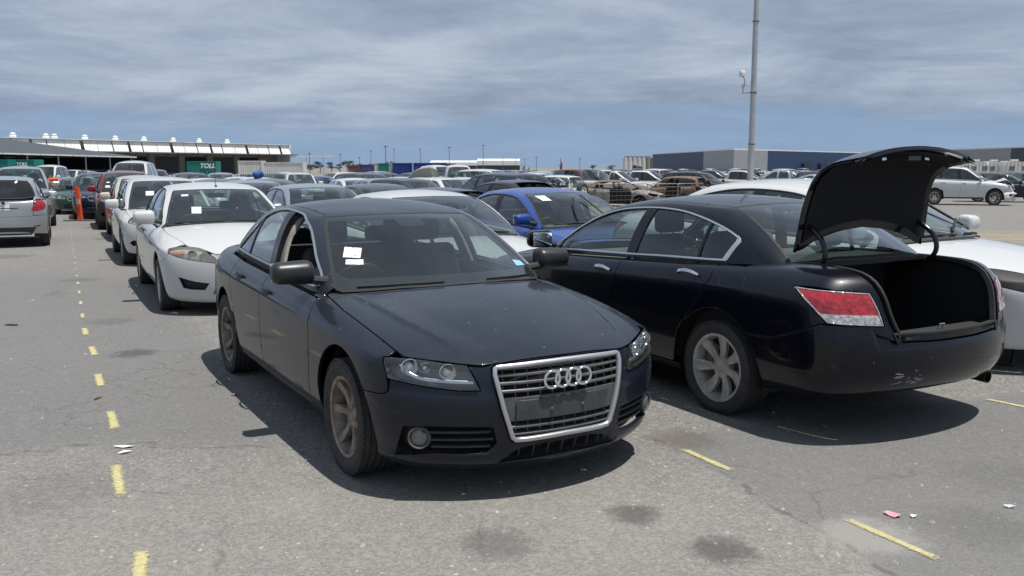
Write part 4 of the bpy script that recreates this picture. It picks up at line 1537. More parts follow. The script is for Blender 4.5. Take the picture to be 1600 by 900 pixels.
# ---------------------------------------------------------------- measurements of the dark sedan in front
def audi_spec():
    S = dict(style='sedan', wb=2.808, zb=0.205, wr=0.318, rim=0.222, tw=0.225, track=1.565, arch=0.392, archr=0.385, spokes=7, rim_style='taper', steer=0.0)
    S['w'] = [(2.1, .84), (1.92, .875), (1.75, .893), (1.6, .900), (1.35, .905), (1.0, .910), (.3, .918), (-.6, .918), (-1.3, .915), (-1.8, .88), (-2.1, .83)]
    S['xs'] = [1.62, 1.35, 1.0, .65, .25, -.2, -.65, -1.1, -1.45, -1.8]
    S['lz'] = [[(2, .15), (1.4, .165), (-2, .165)], [(2, .195), (1.4, .215), (-2, .215)], .42, .62,
               [(2.0, .70), (1.4, .755), (0, .79), (-1.4, .82), (-2.1, .83)],
               [(2.0, .735), (1.85, .765), (1.6, .815), (1.35, .85), (1.0, .88), (.65, .91), (0, .932), (-1.0, .962), (-1.6, .985), (-2.1, .985)]]
    S['ly'] = [-.13, -.045, -.005, 0, -.006,
               [(2.0, .745), (1.85, .78), (1.6, .81), (1.35, .825), (1.0, .84), (.65, .845), (0, .852), (-1.0, .85), (-1.6, .82), (-2.1, .75)]]
    S['lcrease'] = {4: 0.55}
    S['nose'] = [(2.16, .34, .145), (2.27, .36, .185), (2.295, .37, .42), (2.29, .37, .60), (2.26, .38, .69), (2.18, .36, .735)]
    S['tail'] = [(-2.25, .25, .25), (-2.40, .30, .30), (-2.45, .32, .46), (-2.44, .32, .62), (-2.42, .30, .82), (-2.39, .28, 1.01)]
    S['cap'] = [(2.17, .74), (1.9, .83), (1.6, .885), (1.35, .925), (1.0, .965), (.65, .99), (.3, .99), (-.6, 1.0), (-1.4, 1.03), (-1.8, 1.04), (-2.2, 1.035)]
    S['xcF'] = 1.25; S['xcB'] = -1.35; S['pol'] = (-1.6, 0.5)
    S['gl'] = [
        dict(z=[(.8, .90), (0, .93), (-1.0, .96), (-1.9, .985)], y=[(.82, .80), (0, .812), (-1, .805), (-1.5, .775), (-1.9, .71)], f=(1.13, .31, .955), r=(-1.94, .24, 1.03)),
        dict(z=[(.55, 1.07), (-1, 1.11), (-1.6, 1.12)], y=[(.5, .765), (-.3, .765), (-1.0, .755), (-1.5, .70)], f=(.80, .27, 1.085), r=(-1.73, .22, 1.14)),
        dict(z=[(.2, 1.225), (-.5, 1.275), (-1.3, 1.25)], y=[(.25, .69), (-.4, .69), (-1.0, .68), (-1.3, .64)], f=(.46, .22, 1.245), r=(-1.47, .17, 1.265)),
        dict(z=[(.06, 1.322), (-.2, 1.36), (-.5, 1.38), (-1.1, 1.345)], y=[(.06, .595), (-.5, .60), (-1.1, .575)], f=(.215, .155, 1.345), r=(-1.23, .13, 1.35), crease=0.25)]
    S['gcap'] = [(.1, 1.365), (-.2, 1.41), (-.5, 1.435), (-.9, 1.42), (-1.15, 1.37)]
    S['headlight'] = [(1.859, .817, .728), (1.938, .735, .729), (2.037, .627, .718), (2.136, .493, .701), (2.172, .473, .64), (2.193, .448, .577), (2.148, .547, .579), (2.068, .677, .597), (1.972, .785, .618), (1.915, .827, .627)]
    S['taillight'] = [(-2.05, .80, .93), (-2.35, .5, .93), (-2.42, .45, .80), (-2.3, .70, .79), (-2.05, .84, .82)]
    S['hood'] = [(.90, .765), (1.18, .785), (1.516, .783), (1.76, .769), (1.865, .755), (1.945, .728), (2.04, .620), (2.136, .488), (2.180, .375), (2.198, .15), (2.203, 0)]
    S['hood_split'] = 7; S['hood_fsplit'] = 4
    S['cowl'] = [(1.09, 0), (1.05, .35), (.90, .765)]
    S['seam_f'] = [(1.90, .66), (1.921, .60), (1.922, .565), (1.90, .548), (1.869, .543), (1.74, .538), (1.70, .40), (1.70, .215)]
    S['bump_f_bot'] = [(1.80, .82, .20), (1.95, .75, .175), (2.1, .55, .16), (2.2, .25, .16), (2.24, 0, .16)]
    S['doorA'] = [(.80, .90), (.87, .80), (.895, .70), (.885, .52), (.84, .36), (.80, .26)]
    S['doorB'] = [(-.22, .95), (-.20, .75), (-.21, .45), (-.23, .26)]
    S['doorC'] = [(-1.12, .965), (-1.13, .85), (-1.08, .70), (-.98, .50), (-.94, .26)]
    S['rocker'] = .26
    S['seam_r'] = [(-1.72, .55), (-1.85, .62), (-2.0, .68), (-2.1, .76)]
    S['bump_r_top'] = [(-2.15, .80, .77), (-2.3, .7, .76), (-2.4, .45, .72), (-2.44, 0, .70)]
    S['bump_r_bot'] = [(-1.72, .86, .22), (-1.9, .8, .24), (-2.2, .6, .26), (-2.4, .3, .27), (-2.42, 0, .27)]
    S['deck'] = [(-1.72, .66, 1.0), (-2.0, .655, 1.0), (-2.25, .62, 1.0), (-2.38, .58, .9), (-2.42, .55, .72)]
    S['qtop'] = -1.50
    S['ws'] = [(0, .955), (.35, .948), (.68, .925), (.708, .945), (.628, 1.138), (.575, 1.24), (.545, 1.30), (.522, 1.325), (.40, 1.333), (.2, 1.341), (0, 1.343)]
    S['ws_corner'] = (3, 7)
    S['bw'] = [(0, 1.035), (.35, 1.03), (.62, .985), (.57, 1.12), (.50, 1.25), (.45, 1.33), (.25, 1.345), (0, 1.35)]
    S['bw_corner'] = (2, 5)
    S['rail'] = [(.02, .495), (-.2, .525), (-.5, .54), (-.9, .525), (-1.10, .47)]
    S['gbase'] = (.80, -1.84)
    S['dlo'] = [(.70, .950), (.465, 1.102), (.174, 1.250), (-.04, 1.315), (-.166, 1.340), (-.415, 1.357), (-.587, 1.355), (-.771, 1.338), (-.93, 1.300), (-1.054, 1.235), (-1.165, 1.154), (-1.317, 1.068), (-1.389, 1.02), (-1.30, 1.008), (-.938, .998), (-.358, .980), (.3, .960)]
    S['split'] = [(.75, .57, 'p', -.5), (.57, -.21, 'f', -.26), (-.21, -.33, 'p', -.26), (-.33, -.955, 'r', -.2), (-.955, -.985, 'p', 0), (-.985, -1.6, 'q', 0)]
    S['handles'] = [(-.078, .825), (-.845, .852)]
    S['cabin'] = (.80, -1.45); S['parcel'] = (-1.30, -1.75)
    S['seat_x'] = [0.10, -.80]
    S['mirror'] = (.66, .925, 1.03); S['mirror_size'] = (.13, .255, .138)
    S['ws_top_x'] = .18; S['ws_top_z'] = 1.36
    S['trim'] = (.016, 'trim_silver')
    S['frit'] = [(0, 1.008), (.35, 1.005), (.60, .992), (.645, 1.005), (.655, 1.03), (.625, 1.11), (.545, 1.27), (.515, 1.298), (.3, 1.305), (.10, 1.306), (.09, 1.27), (0, 1.262)]
    S['bulbs'] = [(1.985, .735, .690, .040), (2.035, .675, .688, .026), (2.105, .585, .668, .040)]
    S['projector'] = True
    S['lamp_house'] = 'lamp_dark'
    S['lamp_strip'] = [(1.951, .774, .708), (1.972, .767, .684), (2.007, .741, .653), (2.05, .693, .634), (2.102, .617, .625), (2.143, .544, .62), (2.175, .479, .616)]
    S['wipers'] = [[(.62, .948), (.40, .956), (.20, .962)], [(-.10, .964), (-.35, .958), (-.60, .945)]]; S['wiper_t'] = .008
    S['rim_mat'] = 'alloy_brown'
    S['pane_open_right'] = 0
    S['mirror_mat'] = 'plastic_mirror'
    S['front_holes'] = [
        sym([(2.207, 0, .708), (2.205, .156, .706), (2.186, .36, .699), (2.187, .385, .690), (2.197, .392, .651), (2.227, .355, .47), (2.235, .31, .325), (2.235, .285, .302), (2.25, .22, .300), (2.267, 0, .305)]),
        [(1.982, .772, .391), (2.084, .654, .398), (2.161, .521, .395), (2.214, .392, .387), (2.21, .372, .302), (2.186, .412, .26), (2.14, .511, .257), (2.061, .645, .26), (1.911, .783, .24), (1.954, .782, .321)],
        sym([(2.25, 0, .278), (2.25, .165, .278), (2.24, .25, .262), (2.21, .33, .225), (2.21, .36, .205), (2.22, .2, .208), (2.25, 0, .212)])]

    CR = ([.86, 1.2, 1.58, 1.99, 2.13], [.665, .64, .60, .50, .485])

    def hood_disp(l):
        d = float(np.interp(l[0], *CR)) - abs(l[1])
        k = float(np.interp(l[0], [.86, 1.1, 1.9, 2.12], [.3, 1, 1, .2]))
        return 0.009 * k * (max(0.0, 1 - d / 0.14) if d > 0 else max(0.0, 1 + d / 0.012))
    S['hood_lines'] = [[(x, s * (float(np.interp(x, *CR)) + o)) for x in np.arange(.90, 2.12, .025)] for s in (1, -1) for o in (0.0, 0.012)]
    S['hood_disp'] = hood_disp

    def bump_disp(l):
        zl = float(np.interp(abs(l[1]), [.35, .59, .72, .83], [.512, .525, .542, .560]))
        d = -0.22 * max(0.0, min(l[2] - zl, 0.06)) * (1 if abs(l[1]) > .42 else max(0, (abs(l[1]) - .36) / .06))
        d += 0.016 / (1 + math.exp((l[2] - (.247 - .04 * (abs(l[1]) < .3))) / .006))
        return d
    S['bump_disp'] = bump_disp
    S['extra'] = audi_extra
    return windows(S)


def audi_extra(P, B, G, S, pan, both, on):
    # grille: bright frame, dark bars, number plate holder, four rings
    out = S['front_holes'][0]
    cf = lambda pts: [B.hit('CF', B.to2('CF', p)) for p in pts]
    ring = resample(np.array([B.to2('CF', p) for p in out]), 0.03)
    ring = offset_poly(ring if area2(ring) > 0 else ring[::-1], 0.014)
    h = [B.hit('CF', q) for q in ring]
    fr = P.add('grille_frame', sweep([q[0] for q in h], [q[1] for q in h], 0.023, 0.022, -0.010, True), 'satin', angle=50)
    back = panel(B, 'CF', out, (), step=0.05, gap=-0.004, off=-0.075, depth=0, bevel=0)
    P.add('radiator_cover', back, 'black')

    def half(z):
        return float(np.interp(z, [.30, .325, .47, .65, .70], [.27, .305, .352, .385, .37]))
    for z, w in ((.676, .010), (.645, .016), (.605, .016), (.565, .016), (.378, .016), (.340, .012)):
        y = half(z) - 0.012
        h = cf([(2.2, t, z) for t in np.linspace(-y, y, 25)])
        P.add('grille_slat', sweep([q[0] for q in h], [q[1] for q in h], w, 0.034, -0.040), 'grille_grey')
    for k in range(-5, 6):
        y = k * 0.066
        for z0, z1 in ((.535, .690), (.312, .400)):
            if abs(y) > half(z0 + .02) - 0.015: continue
            h = cf([(2.2, y, z) for z in np.linspace(z0, z1, 5)])
            P.add('grille_bar', sweep([q[0] for q in h], [q[1] for q in h], 0.006, 0.014, -0.034), 'grille_grey')
    pl = [(2.2, y, z) for y, z in ((-half(.525) + .012, .532), (half(.525) - .012, .532), (half(.41) - .012, .408), (-half(.41) + .012, .408))]
    i = P.add('plate_mount', panel(B, 'CF', pl, (), step=0.04, gap=0, off=-0.012, depth=0.02, bevel=0.004), 'grille_grey')
    pl = [(2.2, y, z) for y, z in ((-.265, .515), (.265, .515), (.265, .412), (-.265, .412))]
    j = P.add('plate_holder', panel(B, 'CF', pl, (), step=0.04, gap=0, off=-0.003, depth=0.012, bevel=0.003), 'plate_dirty', parent=i)
    for y in (-.08, .095):
        (p, n), = cf([(2.2, y, .455)])
        m = MB(); m.lathe([(0.001, 0.006), (0.009, 0.004), (0.011, 0.0)], 10, 'X', c=(p[0], p[1], p[2])); P.add('plate_screw', m, 'alloy_dark', parent=i)
    for y in (-.0945, -.0315, .0315, .0945):
        (p, n), = cf([(2.2, y, .612)])
        m = MB()
        c = Vector((2.287, y, .612))
        m.tube([(c.x - 0.010 * 0, c.y + 0.0435 * math.cos(a), c.z + 0.0435 * math.sin(a)) for a in np.linspace(0, 2 * math.pi, 36, endpoint=False)], 0.0078, 10, closed=True)
        P.add('badge_ring', m, 'chrome', parent=None)
    # fog light openings
    fog = S['front_holes'][1]
    both('fog_recess', panel(B, 'CF', fog, (), step=0.04, gap=-0.035, off=-0.060, depth=0, bevel=0), 'black')
    m = MB(); m.box((1.85, .57, .31), (.14, .26, .20)); both('fog_duct', m, 'black', smooth=False)  # added black box, blocks the bright ground showing through the fog opening
    for k_, d_ in enumerate(S['pillars'][1:2]):
        both('pillar_lining', panel(G, 'H', [(x, 0, z) for x, z in d_], (), step=.05, gap=-.02, off=-.05, depth=.02, bevel=0), 'lining_pale')
    for z, y0, y1 in ((.362, .40, .735), (.322, .385, .66), (.283, .40, .66)):
        h = cf([(2.2, t, z) for t in np.linspace(y0, y1, 9)]) if False else [B.hit('CF', B.to2('CF', p)) for p in [(float(np.interp(t, [.38, .52, .65, .78], [2.21, 2.15, 2.07, 1.95])), t, z) for t in np.linspace(y0, y1, 9)]]
        both('fog_slat', sweep([q[0] for q in h], [q[1] for q in h], 0.012, 0.040, -0.052), 'plastic')
    (p, n) = B.hit('CF', B.to2('CF', (2.032, .711, .335)))
    c = Vector(p) - Vector(n) * 0.004
    ax = Vector((0.88, 0.47, 0)).normalized()
    q = Vector((1, 0, 0)).rotation_difference(ax).to_matrix()
    m = MB(); m.lathe([(0.056, -0.06), (0.058, 0.0), (0.053, 0.006), (0.047, 0.002), (0.046, -0.012)], 28, 'X')
    m.v = [tuple(q @ Vector(a) + c) for a in m.v]
    pr = both('fog_light', m, 'grille_grey')
    m = MB(); m.lathe([(0.046, -0.012), (0.036, -0.003), (0.020, 0.002), (0.0005, 0.003)], 28, 'X')
    m.v = [tuple(q @ Vector(a) + c) for a in m.v]
    P.add('fog_lens', m, 'fog_lens', parent=pr[0]); P.add('fog_lens', mirror(m), 'fog_lens', parent=pr[1])
    low = S['front_holes'][2]
    P.add('lower_intake', panel(B, 'CF', low, (), step=0.05, gap=-0.02, off=-0.05, depth=0, bevel=0), 'black')
    for y in (-.24, -.16, -.08, 0, .08, .16, .24):
        h = cf([(2.2, y, z) for z in (.20, .24, .28)])
        P.add('intake_bar', sweep([q[0] for q in h], [q[1] for q in h], 0.008, 0.03, -0.045), 'plastic')
    # papers stuck inside the windscreen
    for poly, mat in (([(-.529, 1.155), (-.436, 1.148), (-.483, 1.095), (-.575, 1.100)], 'paper_print'), ([(-.567, 1.087), (-.472, 1.087), (-.490, 1.060), (-.585, 1.062)], 'paper_print'), ([(.577, 1.037), (.653, 1.025), (.665, .998), (.568, 1.004)], 'sticker_blue')):
        P.add('windscreen_label', panel(G, 'F', [(0, a, b) for a, b in poly], (), step=0.02, gap=0, off=0.0025, depth=0, bevel=0), mat)

# ---------------------------------------------------------------- measurements of the black sedan with its boot open
def accord_spec():
    S = dict(style='sedan', wb=2.80, zb=0.205, wr=0.318, rim=0.232, tw=0.225, track=1.585, arch=0.385, archr=0.385, spokes=7, rim_style='twist')
    S['archr'] = .405
    S['w'] = [(2.2, .82), (2.0, .87), (1.75, .90), (1.35, .915), (.9, .92), (.3, .925), (-.6, .925), (-1.3, .925), (-1.8, .925), (-2.1, .922), (-2.3, .912)]
    S['xs'] = [1.72, 1.4, 1.0, .65, .25, -.2, -.65, -1.1, -1.45, -1.8, -2.05]
    S['lz'] = [[(2.2, .17), (-1.4, .175), (-2.4, .22)], [(2.2, .22), (-1.4, .225), (-2.4, .27)], .44, .64,
               [(2.2, .70), (1.4, .78), (0, .83), (-1.4, .875), (-2.2, .89)],
               [(2.2, .74), (1.9, .79), (1.4, .86), (1.0, .89), (.65, .92), (0, .955), (-1.0, 1.0), (-1.6, 1.035), (-2.2, 1.04)]]
    S['ly'] = [-.13, -.045, -.005, 0, -.010,
               [(2.2, .72), (1.9, .78), (1.5, .82), (1.0, .845), (.65, .85), (0, .86), (-1.0, .86), (-1.6, .84), (-2.1, .80), (-2.4, .74)]]
    S['lcrease'] = {4: 0.6, 3: 0.35}
    S['nose'] = [(2.28, .34, .17), (2.38, .38, .22), (2.42, .40, .44), (2.41, .40, .62), (2.36, .40, .72), (2.26, .38, .75)]
    S['tail'] = [(-2.40, .24, .27), (-2.52, .25, .30), (-2.575, .25, .48), (-2.565, .25, .66), (-2.52, .27, .88), (-2.47, .28, 1.055)]
    S['cap'] = [(2.26, .75), (2.0, .85), (1.6, .91), (1.35, .945), (1.0, .985), (.65, 1.0), (.3, 1.0), (-.6, 1.03), (-1.4, 1.075), (-1.8, 1.09), (-2.3, 1.075)]
    S['xcF'] = 1.25; S['xcB'] = -1.40; S['pol'] = (-1.6, 0.5)
    S['gl'] = [
        dict(z=[(1.0, .90), (.8, .915), (0, .955), (-1.0, 1.0), (-1.9, 1.035)], y=[(.95, .80), (0, .825), (-1, .82), (-1.5, .79), (-1.9, .74)], f=(1.28, .33, .98), r=(-1.98, .24, 1.09)),
        dict(z=[(.65, 1.09), (-1, 1.15), (-1.6, 1.17)], y=[(.6, .77), (-.3, .785), (-1.0, .775), (-1.5, .72)], f=(.94, .28, 1.11), r=(-1.75, .22, 1.20)),
        dict(z=[(.3, 1.26), (-.5, 1.32), (-1.3, 1.30)], y=[(.3, .695), (-.4, .705), (-1.0, .695), (-1.3, .65)], f=(.58, .23, 1.285), r=(-1.46, .18, 1.325)),
        dict(z=[(.15, 1.345), (-.2, 1.39), (-.5, 1.402), (-1.1, 1.378)], y=[(.15, .60), (-.5, .615), (-1.1, .59)], f=(.30, .155, 1.368), r=(-1.22, .13, 1.388), crease=0.25)]
    S['gcap'] = [(.2, 1.388), (-.1, 1.432), (-.5, 1.458), (-.9, 1.44), (-1.15, 1.40)]
    S['headlight'] = [(1.88, .86, .80), (2.1, .70, .77), (2.25, .48, .72), (2.32, .46, .63), (2.2, .70, .62), (1.95, .86, .68)]
    S['taillight'] = [(-2.025, .853, .946), (-2.26, .764, .937), (-2.368, .603, .925), (-2.415, .575, .83), (-2.435, .548, .732), (-2.358, .701, .740), (-2.256, .824, .750), (-2.172, .863, .842)]
    S['hood'] = [(1.02, .775), (1.35, .79), (1.7, .77), (1.9, .74), (2.08, .64), (2.2, .47), (2.27, .25), (2.29, 0)]
    S['hood_split'] = 5; S['hood_fsplit'] = 3
    S['cowl'] = [(1.24, 0), (1.20, .35), (1.02, .775)]
    S['seam_f'] = [(1.95, .70), (1.93, .62), (1.80, .58), (1.72, .40), (1.72, .21)]
    S['bump_f_bot'] = [(1.85, .84, .2), (2.1, .7, .2), (2.3, .4, .2), (2.36, 0, .2)]
    S['doorA'] = [(.92, .90), (.97, .80), (.98, .68), (.96, .45), (.92, .27)]
    S['doorB'] = [(-.26, .97), (-.255, .80), (-.225, .6), (-.24, .27)]
    S['doorC'] = [(-1.30, 1.01), (-1.32, .92), (-1.20, .74), (-1.02, .52), (-.95, .27)]
    S['rocker'] = .27
    S['seam_r'] = [(-1.74, .60), (-1.93, .612), (-2.15, .690), (-2.257, .745)]
    S['bump_r_top'] = [(-2.30, .80, .742), (-2.437, .548, .722), (-2.466, .49, .635), (-2.53, .196, .625), (-2.545, 0, .625)]
    S['bump_r_bot'] = [(-1.74, .88, .22), (-1.9, .86, .25), (-2.2, .74, .27), (-2.42, .45, .29), (-2.48, 0, .30)]
    S['deck'] = [(-1.82, .63, 1.07), (-2.067, .61, 1.055), (-2.22, .59, 1.045), (-2.354, .575, .97), (-2.415, .557, .842), (-2.443, .53, .728), (-2.47, .49, .635)]
    S['deck_front'] = [(-1.98, 0), (-1.955, .25), (-1.90, .47), (-1.82, .63)]
    S['qtop'] = -1.56
    S['ws'] = [(0, .97), (.35, .965), (.68, .93), (.715, .945), (.66, 1.12), (.60, 1.25), (.55, 1.345), (.52, 1.365), (.40, 1.372), (.2, 1.38), (0, 1.384)]
    S['ws_corner'] = (3, 7)
    S['bw'] = [(0, 1.085), (.35, 1.08), (.64, 1.04), (.59, 1.17), (.53, 1.30), (.48, 1.38), (.25, 1.395), (0, 1.40)]
    S['bw_corner'] = (2, 5)
    S['rail'] = [(.12, .51), (-.2, .545), (-.5, .555), (-.9, .54), (-1.10, .49)]
    S['gbase'] = (.95, -1.88)
    S['dlo'] = [(.86, .955), (.641, 1.075), (.479, 1.165), (.232, 1.265), (-.017, 1.325), (-.377, 1.352), (-.705, 1.345), (-.968, 1.308), (-1.215, 1.25), (-1.38, 1.190), (-1.40, 1.16), (-1.345, 1.05), (-1.31, 1.035), (-.728, 1.015), (-.292, .995), (.4, .97)]
    S['split'] = [(.9, .72, 'p', -.5), (.72, -.27, 'f', -.25), (-.27, -.385, 'p', -.20), (-.385, -1.07, 'r', -.10), (-1.07, -1.095, 'p', -.06), (-1.095, -1.6, 'q', -.06)]
    S['handles'] = [(-.074, .863), (-1.09, .925)]
    S['cabin'] = (.90, -1.55); S['parcel'] = (-1.38, -1.85)
    S['seat_x'] = [0.15, -.85]; S['seat_z'] = .53
    S['mirror'] = (.80, .96, 1.04); S['mirror_size'] = (.12, .22, .15)
    S['ws_top_x'] = .28; S['ws_top_z'] = 1.38
    S['trim'] = (.015, 'chrome_soft')
    S['lid_open'] = True
    S['handle_mat'] = 'chrome'
    S['bulbs'] = [(2.05, .72, .71, .05), (2.2, .58, .68, .045)]
    S['rim_mat'] = 'alloy'
    S['tail_bands'] = [([(-2.412, .580, .797), (-2.222, .842, .806), (-2.252, .828, .762), (-2.358, .705, .752), (-2.425, .565, .745)], 'tail_clear')]

    def rbump(l):
        d = -0.20 * max(0.0, l[2] - .575) * max(0, min(1, (abs(l[1]) < .62) * 1.0))
        d -= 0.12 * max(0.0, .435 - l[2])
        return d
    S['rbump_disp'] = rbump
    S['extra'] = accord_extra
    return windows(S)


def accord_extra(P, B, G, S, pan, both, on):
    # open boot lid: the closed outline turned up about its hinges
    hx, hz = -1.77, 1.07
    ang = R(83)

    def turn(mb):
        for lst, piv in ((mb.v, True), (mb.n, False)):
            for i, p in enumerate(lst):
                if p is None: continue
                dx, dz = (p[0] - hx, p[2] - hz) if piv else (p[0], p[2])
                nx = dx * math.cos(ang) + dz * math.sin(ang); nz = -dx * math.sin(ang) + dz * math.cos(ang)
                lst[i] = (hx + nx, p[1], hz + nz) if piv else (nx, p[1], nz)
        return mb
    opening = P.lid_outline
    out = [(p[0], p[1], max(p[2], .705)) for p in opening]
    i = P.add('boot_lid', turn(pan(B, 'P', out, [], depth=0.020)), 'paint', label='open boot lid standing upright')
    n2 = resample(np.array([B.to2('P', p) for p in out]), 0.03)
    n2 = offset_poly(n2 if area2(n2) > 0 else n2[::-1], 0.035)
    inner = panel(B, 'P', [tuple(q) for q in n2], (), step=0.04, gap=0, off=-0.032, depth=0, bevel=0, flat2=True)
    inner.f = [f[::-1] for f in inner.f]; inner.n = [tuple(-np.array(n)) for n in inner.n]
    P.add('lid_lining', turn(inner), 'felt', parent=i)
    n3 = offset_poly(n2, -0.022)
    h = [B.hit('P', q) for q in n3]
    P.add('lid_flange', turn(sweep([q[0] for q in h], [q[1] for q in h], 0.055, 0.014, -0.026, True)), 'paint', parent=i)
    # stiffening rib, latch and torn plate lamps on the inside of the lid
    for y0, y1, zz, r in ((-.40, .42, .90, .006),):
        h = [B.hit('P', B.to2('P', (-2.42, y, zz - 0.03 * math.cos(3 * y)))) for y in np.linspace(y0, y1, 16)]
        P.add('lid_cable', turn(sweep([q[0] for q in h], [q[1] for q in h], 0.012, 0.012, -0.062)), 'black', parent=i)
    h = [B.hit('P', B.to2('P', (-2.46, y, .76))) for y in (-.06, 0, .06)]
    P.add('lid_latch', turn(sweep([q[0] for q in h], [q[1] for q in h], 0.05, 0.03, -0.085)), 'alloy_dark', parent=i)
    for y in (.23, -.20):
        h = [B.hit('P', B.to2('P', (-2.47, y + t, .80))) for t in (-.02, .02)]
        P.add('lid_catch', turn(sweep([q[0] for q in h], [q[1] for q in h], 0.018, 0.02, -0.07)), 'chrome', parent=i)
    # gooseneck hinges
    m = MB()
    m.tube(smooth_line([(-1.80, .52, .98), (-1.93, .545, 1.03), (-1.985, .55, 1.10), (-1.965, .55, 1.19), (-1.90, .545, 1.25), (-1.83, .54, 1.29)], 4), 0.017, 10)
    both('lid_hinge', m, 'gloss_black')
    # luggage space
    m = MB()
    x0, x1, zf = -2.44, -1.35, .42
    zt = 1.035
    yo = .60
    m.add([(x0, -yo, zf), (x1, -yo, zf), (x1, yo, zf), (x0, yo, zf)], [(0, 1, 2, 3)])
    for s in (1, -1):
        m.add([(x0 + .02, s * .50, zf), (x1, s * .56, zf), (x1, s * .58, zt), (-2.15, s * .58, zt), (-2.33, s * .565, .96), (-2.40, s * .54, .80), (x0 + .02, s * .50, .62)], [tuple(range(7)) if s < 0 else tuple(range(6, -1, -1))])
    m.add([(x1, -.60, zf), (x1, .60, zf), (x1, .60, zt), (x1, -.60, zt)], [(0, 1, 2, 3)])
    m.add([(x1, -.60, zt + .005), (x1, .60, zt + .005), (-1.84, .60, zt + .01), (-1.97, .2, zt + .015), (-1.97, -.2, zt + .015), (-1.84, -.60, zt + .01)], [(0, 1, 2, 3, 4, 5)])
    m.add([(x0 + .03, -.50, zf), (x0 + .03, .50, zf), (x0 - .02, .50, .63), (x0 - .06, 0, .63), (x0 - .02, -.50, .63)], [(0, 1, 2, 3, 4)])
    P.add('boot_lining', m, 'felt', smooth=False)
    m = MB(); m.box((-1.88, 0, .375), (.94, 1.20, .03)); m.box((-2.28, 0, .46), (.08, 1.06, .18)); P.add('sun_leak_plate', m, 'black', smooth=False)  # added plates that stop sun leaking through the panel gaps under the boot
    # weather seal all round the opening, standing on a flange
    n4 = resample(np.array([B.to2('P', p) for p in opening]), 0.03)
    n4 = offset_poly(n4 if area2(n4) > 0 else n4[::-1], 0.022)
    h = [B.hit('P', q) for q in n4]
    P.add('boot_flange', sweep([q[0] for q in h], [q[1] for q in h], 0.050, 0.012, -0.035, True), 'paint')
    n5 = offset_poly(n4, 0.018)
    h = [B.hit('P', q) for q in n5]
    P.add('boot_seal', sweep([q[0] for q in h], [q[1] for q in h], 0.020, 0.030, -0.030, True), 'rubber')
    m = MB()
    m.box((-2.43, 0, .655), (.16, .86, .018)); P.add('sill_plate', m, 'plastic')
    m = MB(); m.tube([(-2.43, -.022, .66), (-2.44, -.022, .70), (-2.44, .022, .70), (-2.43, .022, .66)], 0.006, 8); P.add('striker', m, 'chrome')
    # sensors, tow eye, exhaust
    for (y, z) in ((.629, .516), (.214, .522), (-.214, .520), (-.629, .512)):
        p, n = B.hit('CB', B.to2('CB', (-2.45, y, z)))
        ax = Vector(n); q = Vector((1, 0, 0)).rotation_difference(ax).to_matrix()
        m = MB(); m.lathe([(0.0005, 0.002), (0.009, 0.002), (0.0105, -0.001), (0.012, 0.001), (0.013, -0.004)], 14, 'X')
        m.v = [tuple(q @ Vector(a) + Vector(p)) for a in m.v]
        P.add('parking_sensor', m, 'black')
    for s in (-1,):
        m = MB(); m.lathe([(0.026, 0.10), (0.034, 0.09), (0.038, -0.02), (0.040, -0.10), (0.036, -0.10), (0.033, -0.01)], 18, 'X', c=(-2.265, s * .64, .268)); P.add('exhaust_tip', m, 'exhaust')
    # scuffs on the bumper skin
    rs = random.Random(4)
    m = MB()
    for k in range(26):
        y = .28 + rs.random() * .20; z = .37 + rs.random() * .085; w = .01 + rs.random() * .05
        h = [B.hit('CB', B.to2('CB', (-2.5, y + t, z + rs.uniform(-.002, .002)))) for t in np.linspace(-w / 2, w / 2, 4)]
        sweep([tuple(np.array(q[0]) + np.array(q[1]) * rbump_off(S, q[0])) for q in h], [q[1] for q in h], 0.0016 + rs.random() * .002, 0.0006, 0.0006, mb=m)
    for k in range(8):
        y = -.42 - rs.random() * .16; z = .42 + rs.random() * .03; w = .02 + rs.random() * .05
        h = [B.hit('CB', B.to2('CB', (-2.5, y + t, z + t * .2))) for t in np.linspace(-w / 2, w / 2, 4)]
        sweep([tuple(np.array(q[0]) + np.array(q[1]) * rbump_off(S, q[0])) for q in h], [q[1] for q in h], 0.0016 + rs.random() * .002, 0.0006, 0.0006, mb=m)
    i = P.add('scuff_marks', m, 'scuff', label='pale scrape marks on the rear bumper')
    # fuel flap outline
    pts, nn = on(B, 'H', [(-1.40, .955), (-1.57, .965), (-1.62, .95), (-1.64, .90), (-1.62, .885), (-1.47, .88), (-1.42, .89)], 0.03, 3, True)
    P.add('fuel_flap', sweep(pts, nn, 0.004, 0.0012, -0.0004, True), 'black')
    # broad bright corner at the back of the side windows
    po = [(-1.375, 0, 1.205), (-1.425, 0, 1.165), (-1.365, 0, 1.04), (-1.315, 0, 1.030), (-1.325, 0, 1.055), (-1.382, 0, 1.165)]
    both('window_corner', panel(G, 'H', po, (), step=0.03, gap=0, off=0.004, depth=0.006, bevel=0), 'chrome_soft')
    # bright frame round the tail lights
    tl = [B.hit('CB', B.to2('CB', p)) for p in S['taillight']]
    r2 = resample(np.array([B.to2('CB', p) for p in S['taillight']]), 0.03)
    r2 = offset_poly(r2 if area2(r2) > 0 else r2[::-1], 0.006)
    h = [B.hit('CB', q) for q in r2]
    both('tail_light_frame', sweep([q[0] for q in h], [q[1] for q in h], 0.008, 0.006, 0.0, True), 'tail_clear')


def rbump_off(S, p):
    return S['rbump_disp'](p)

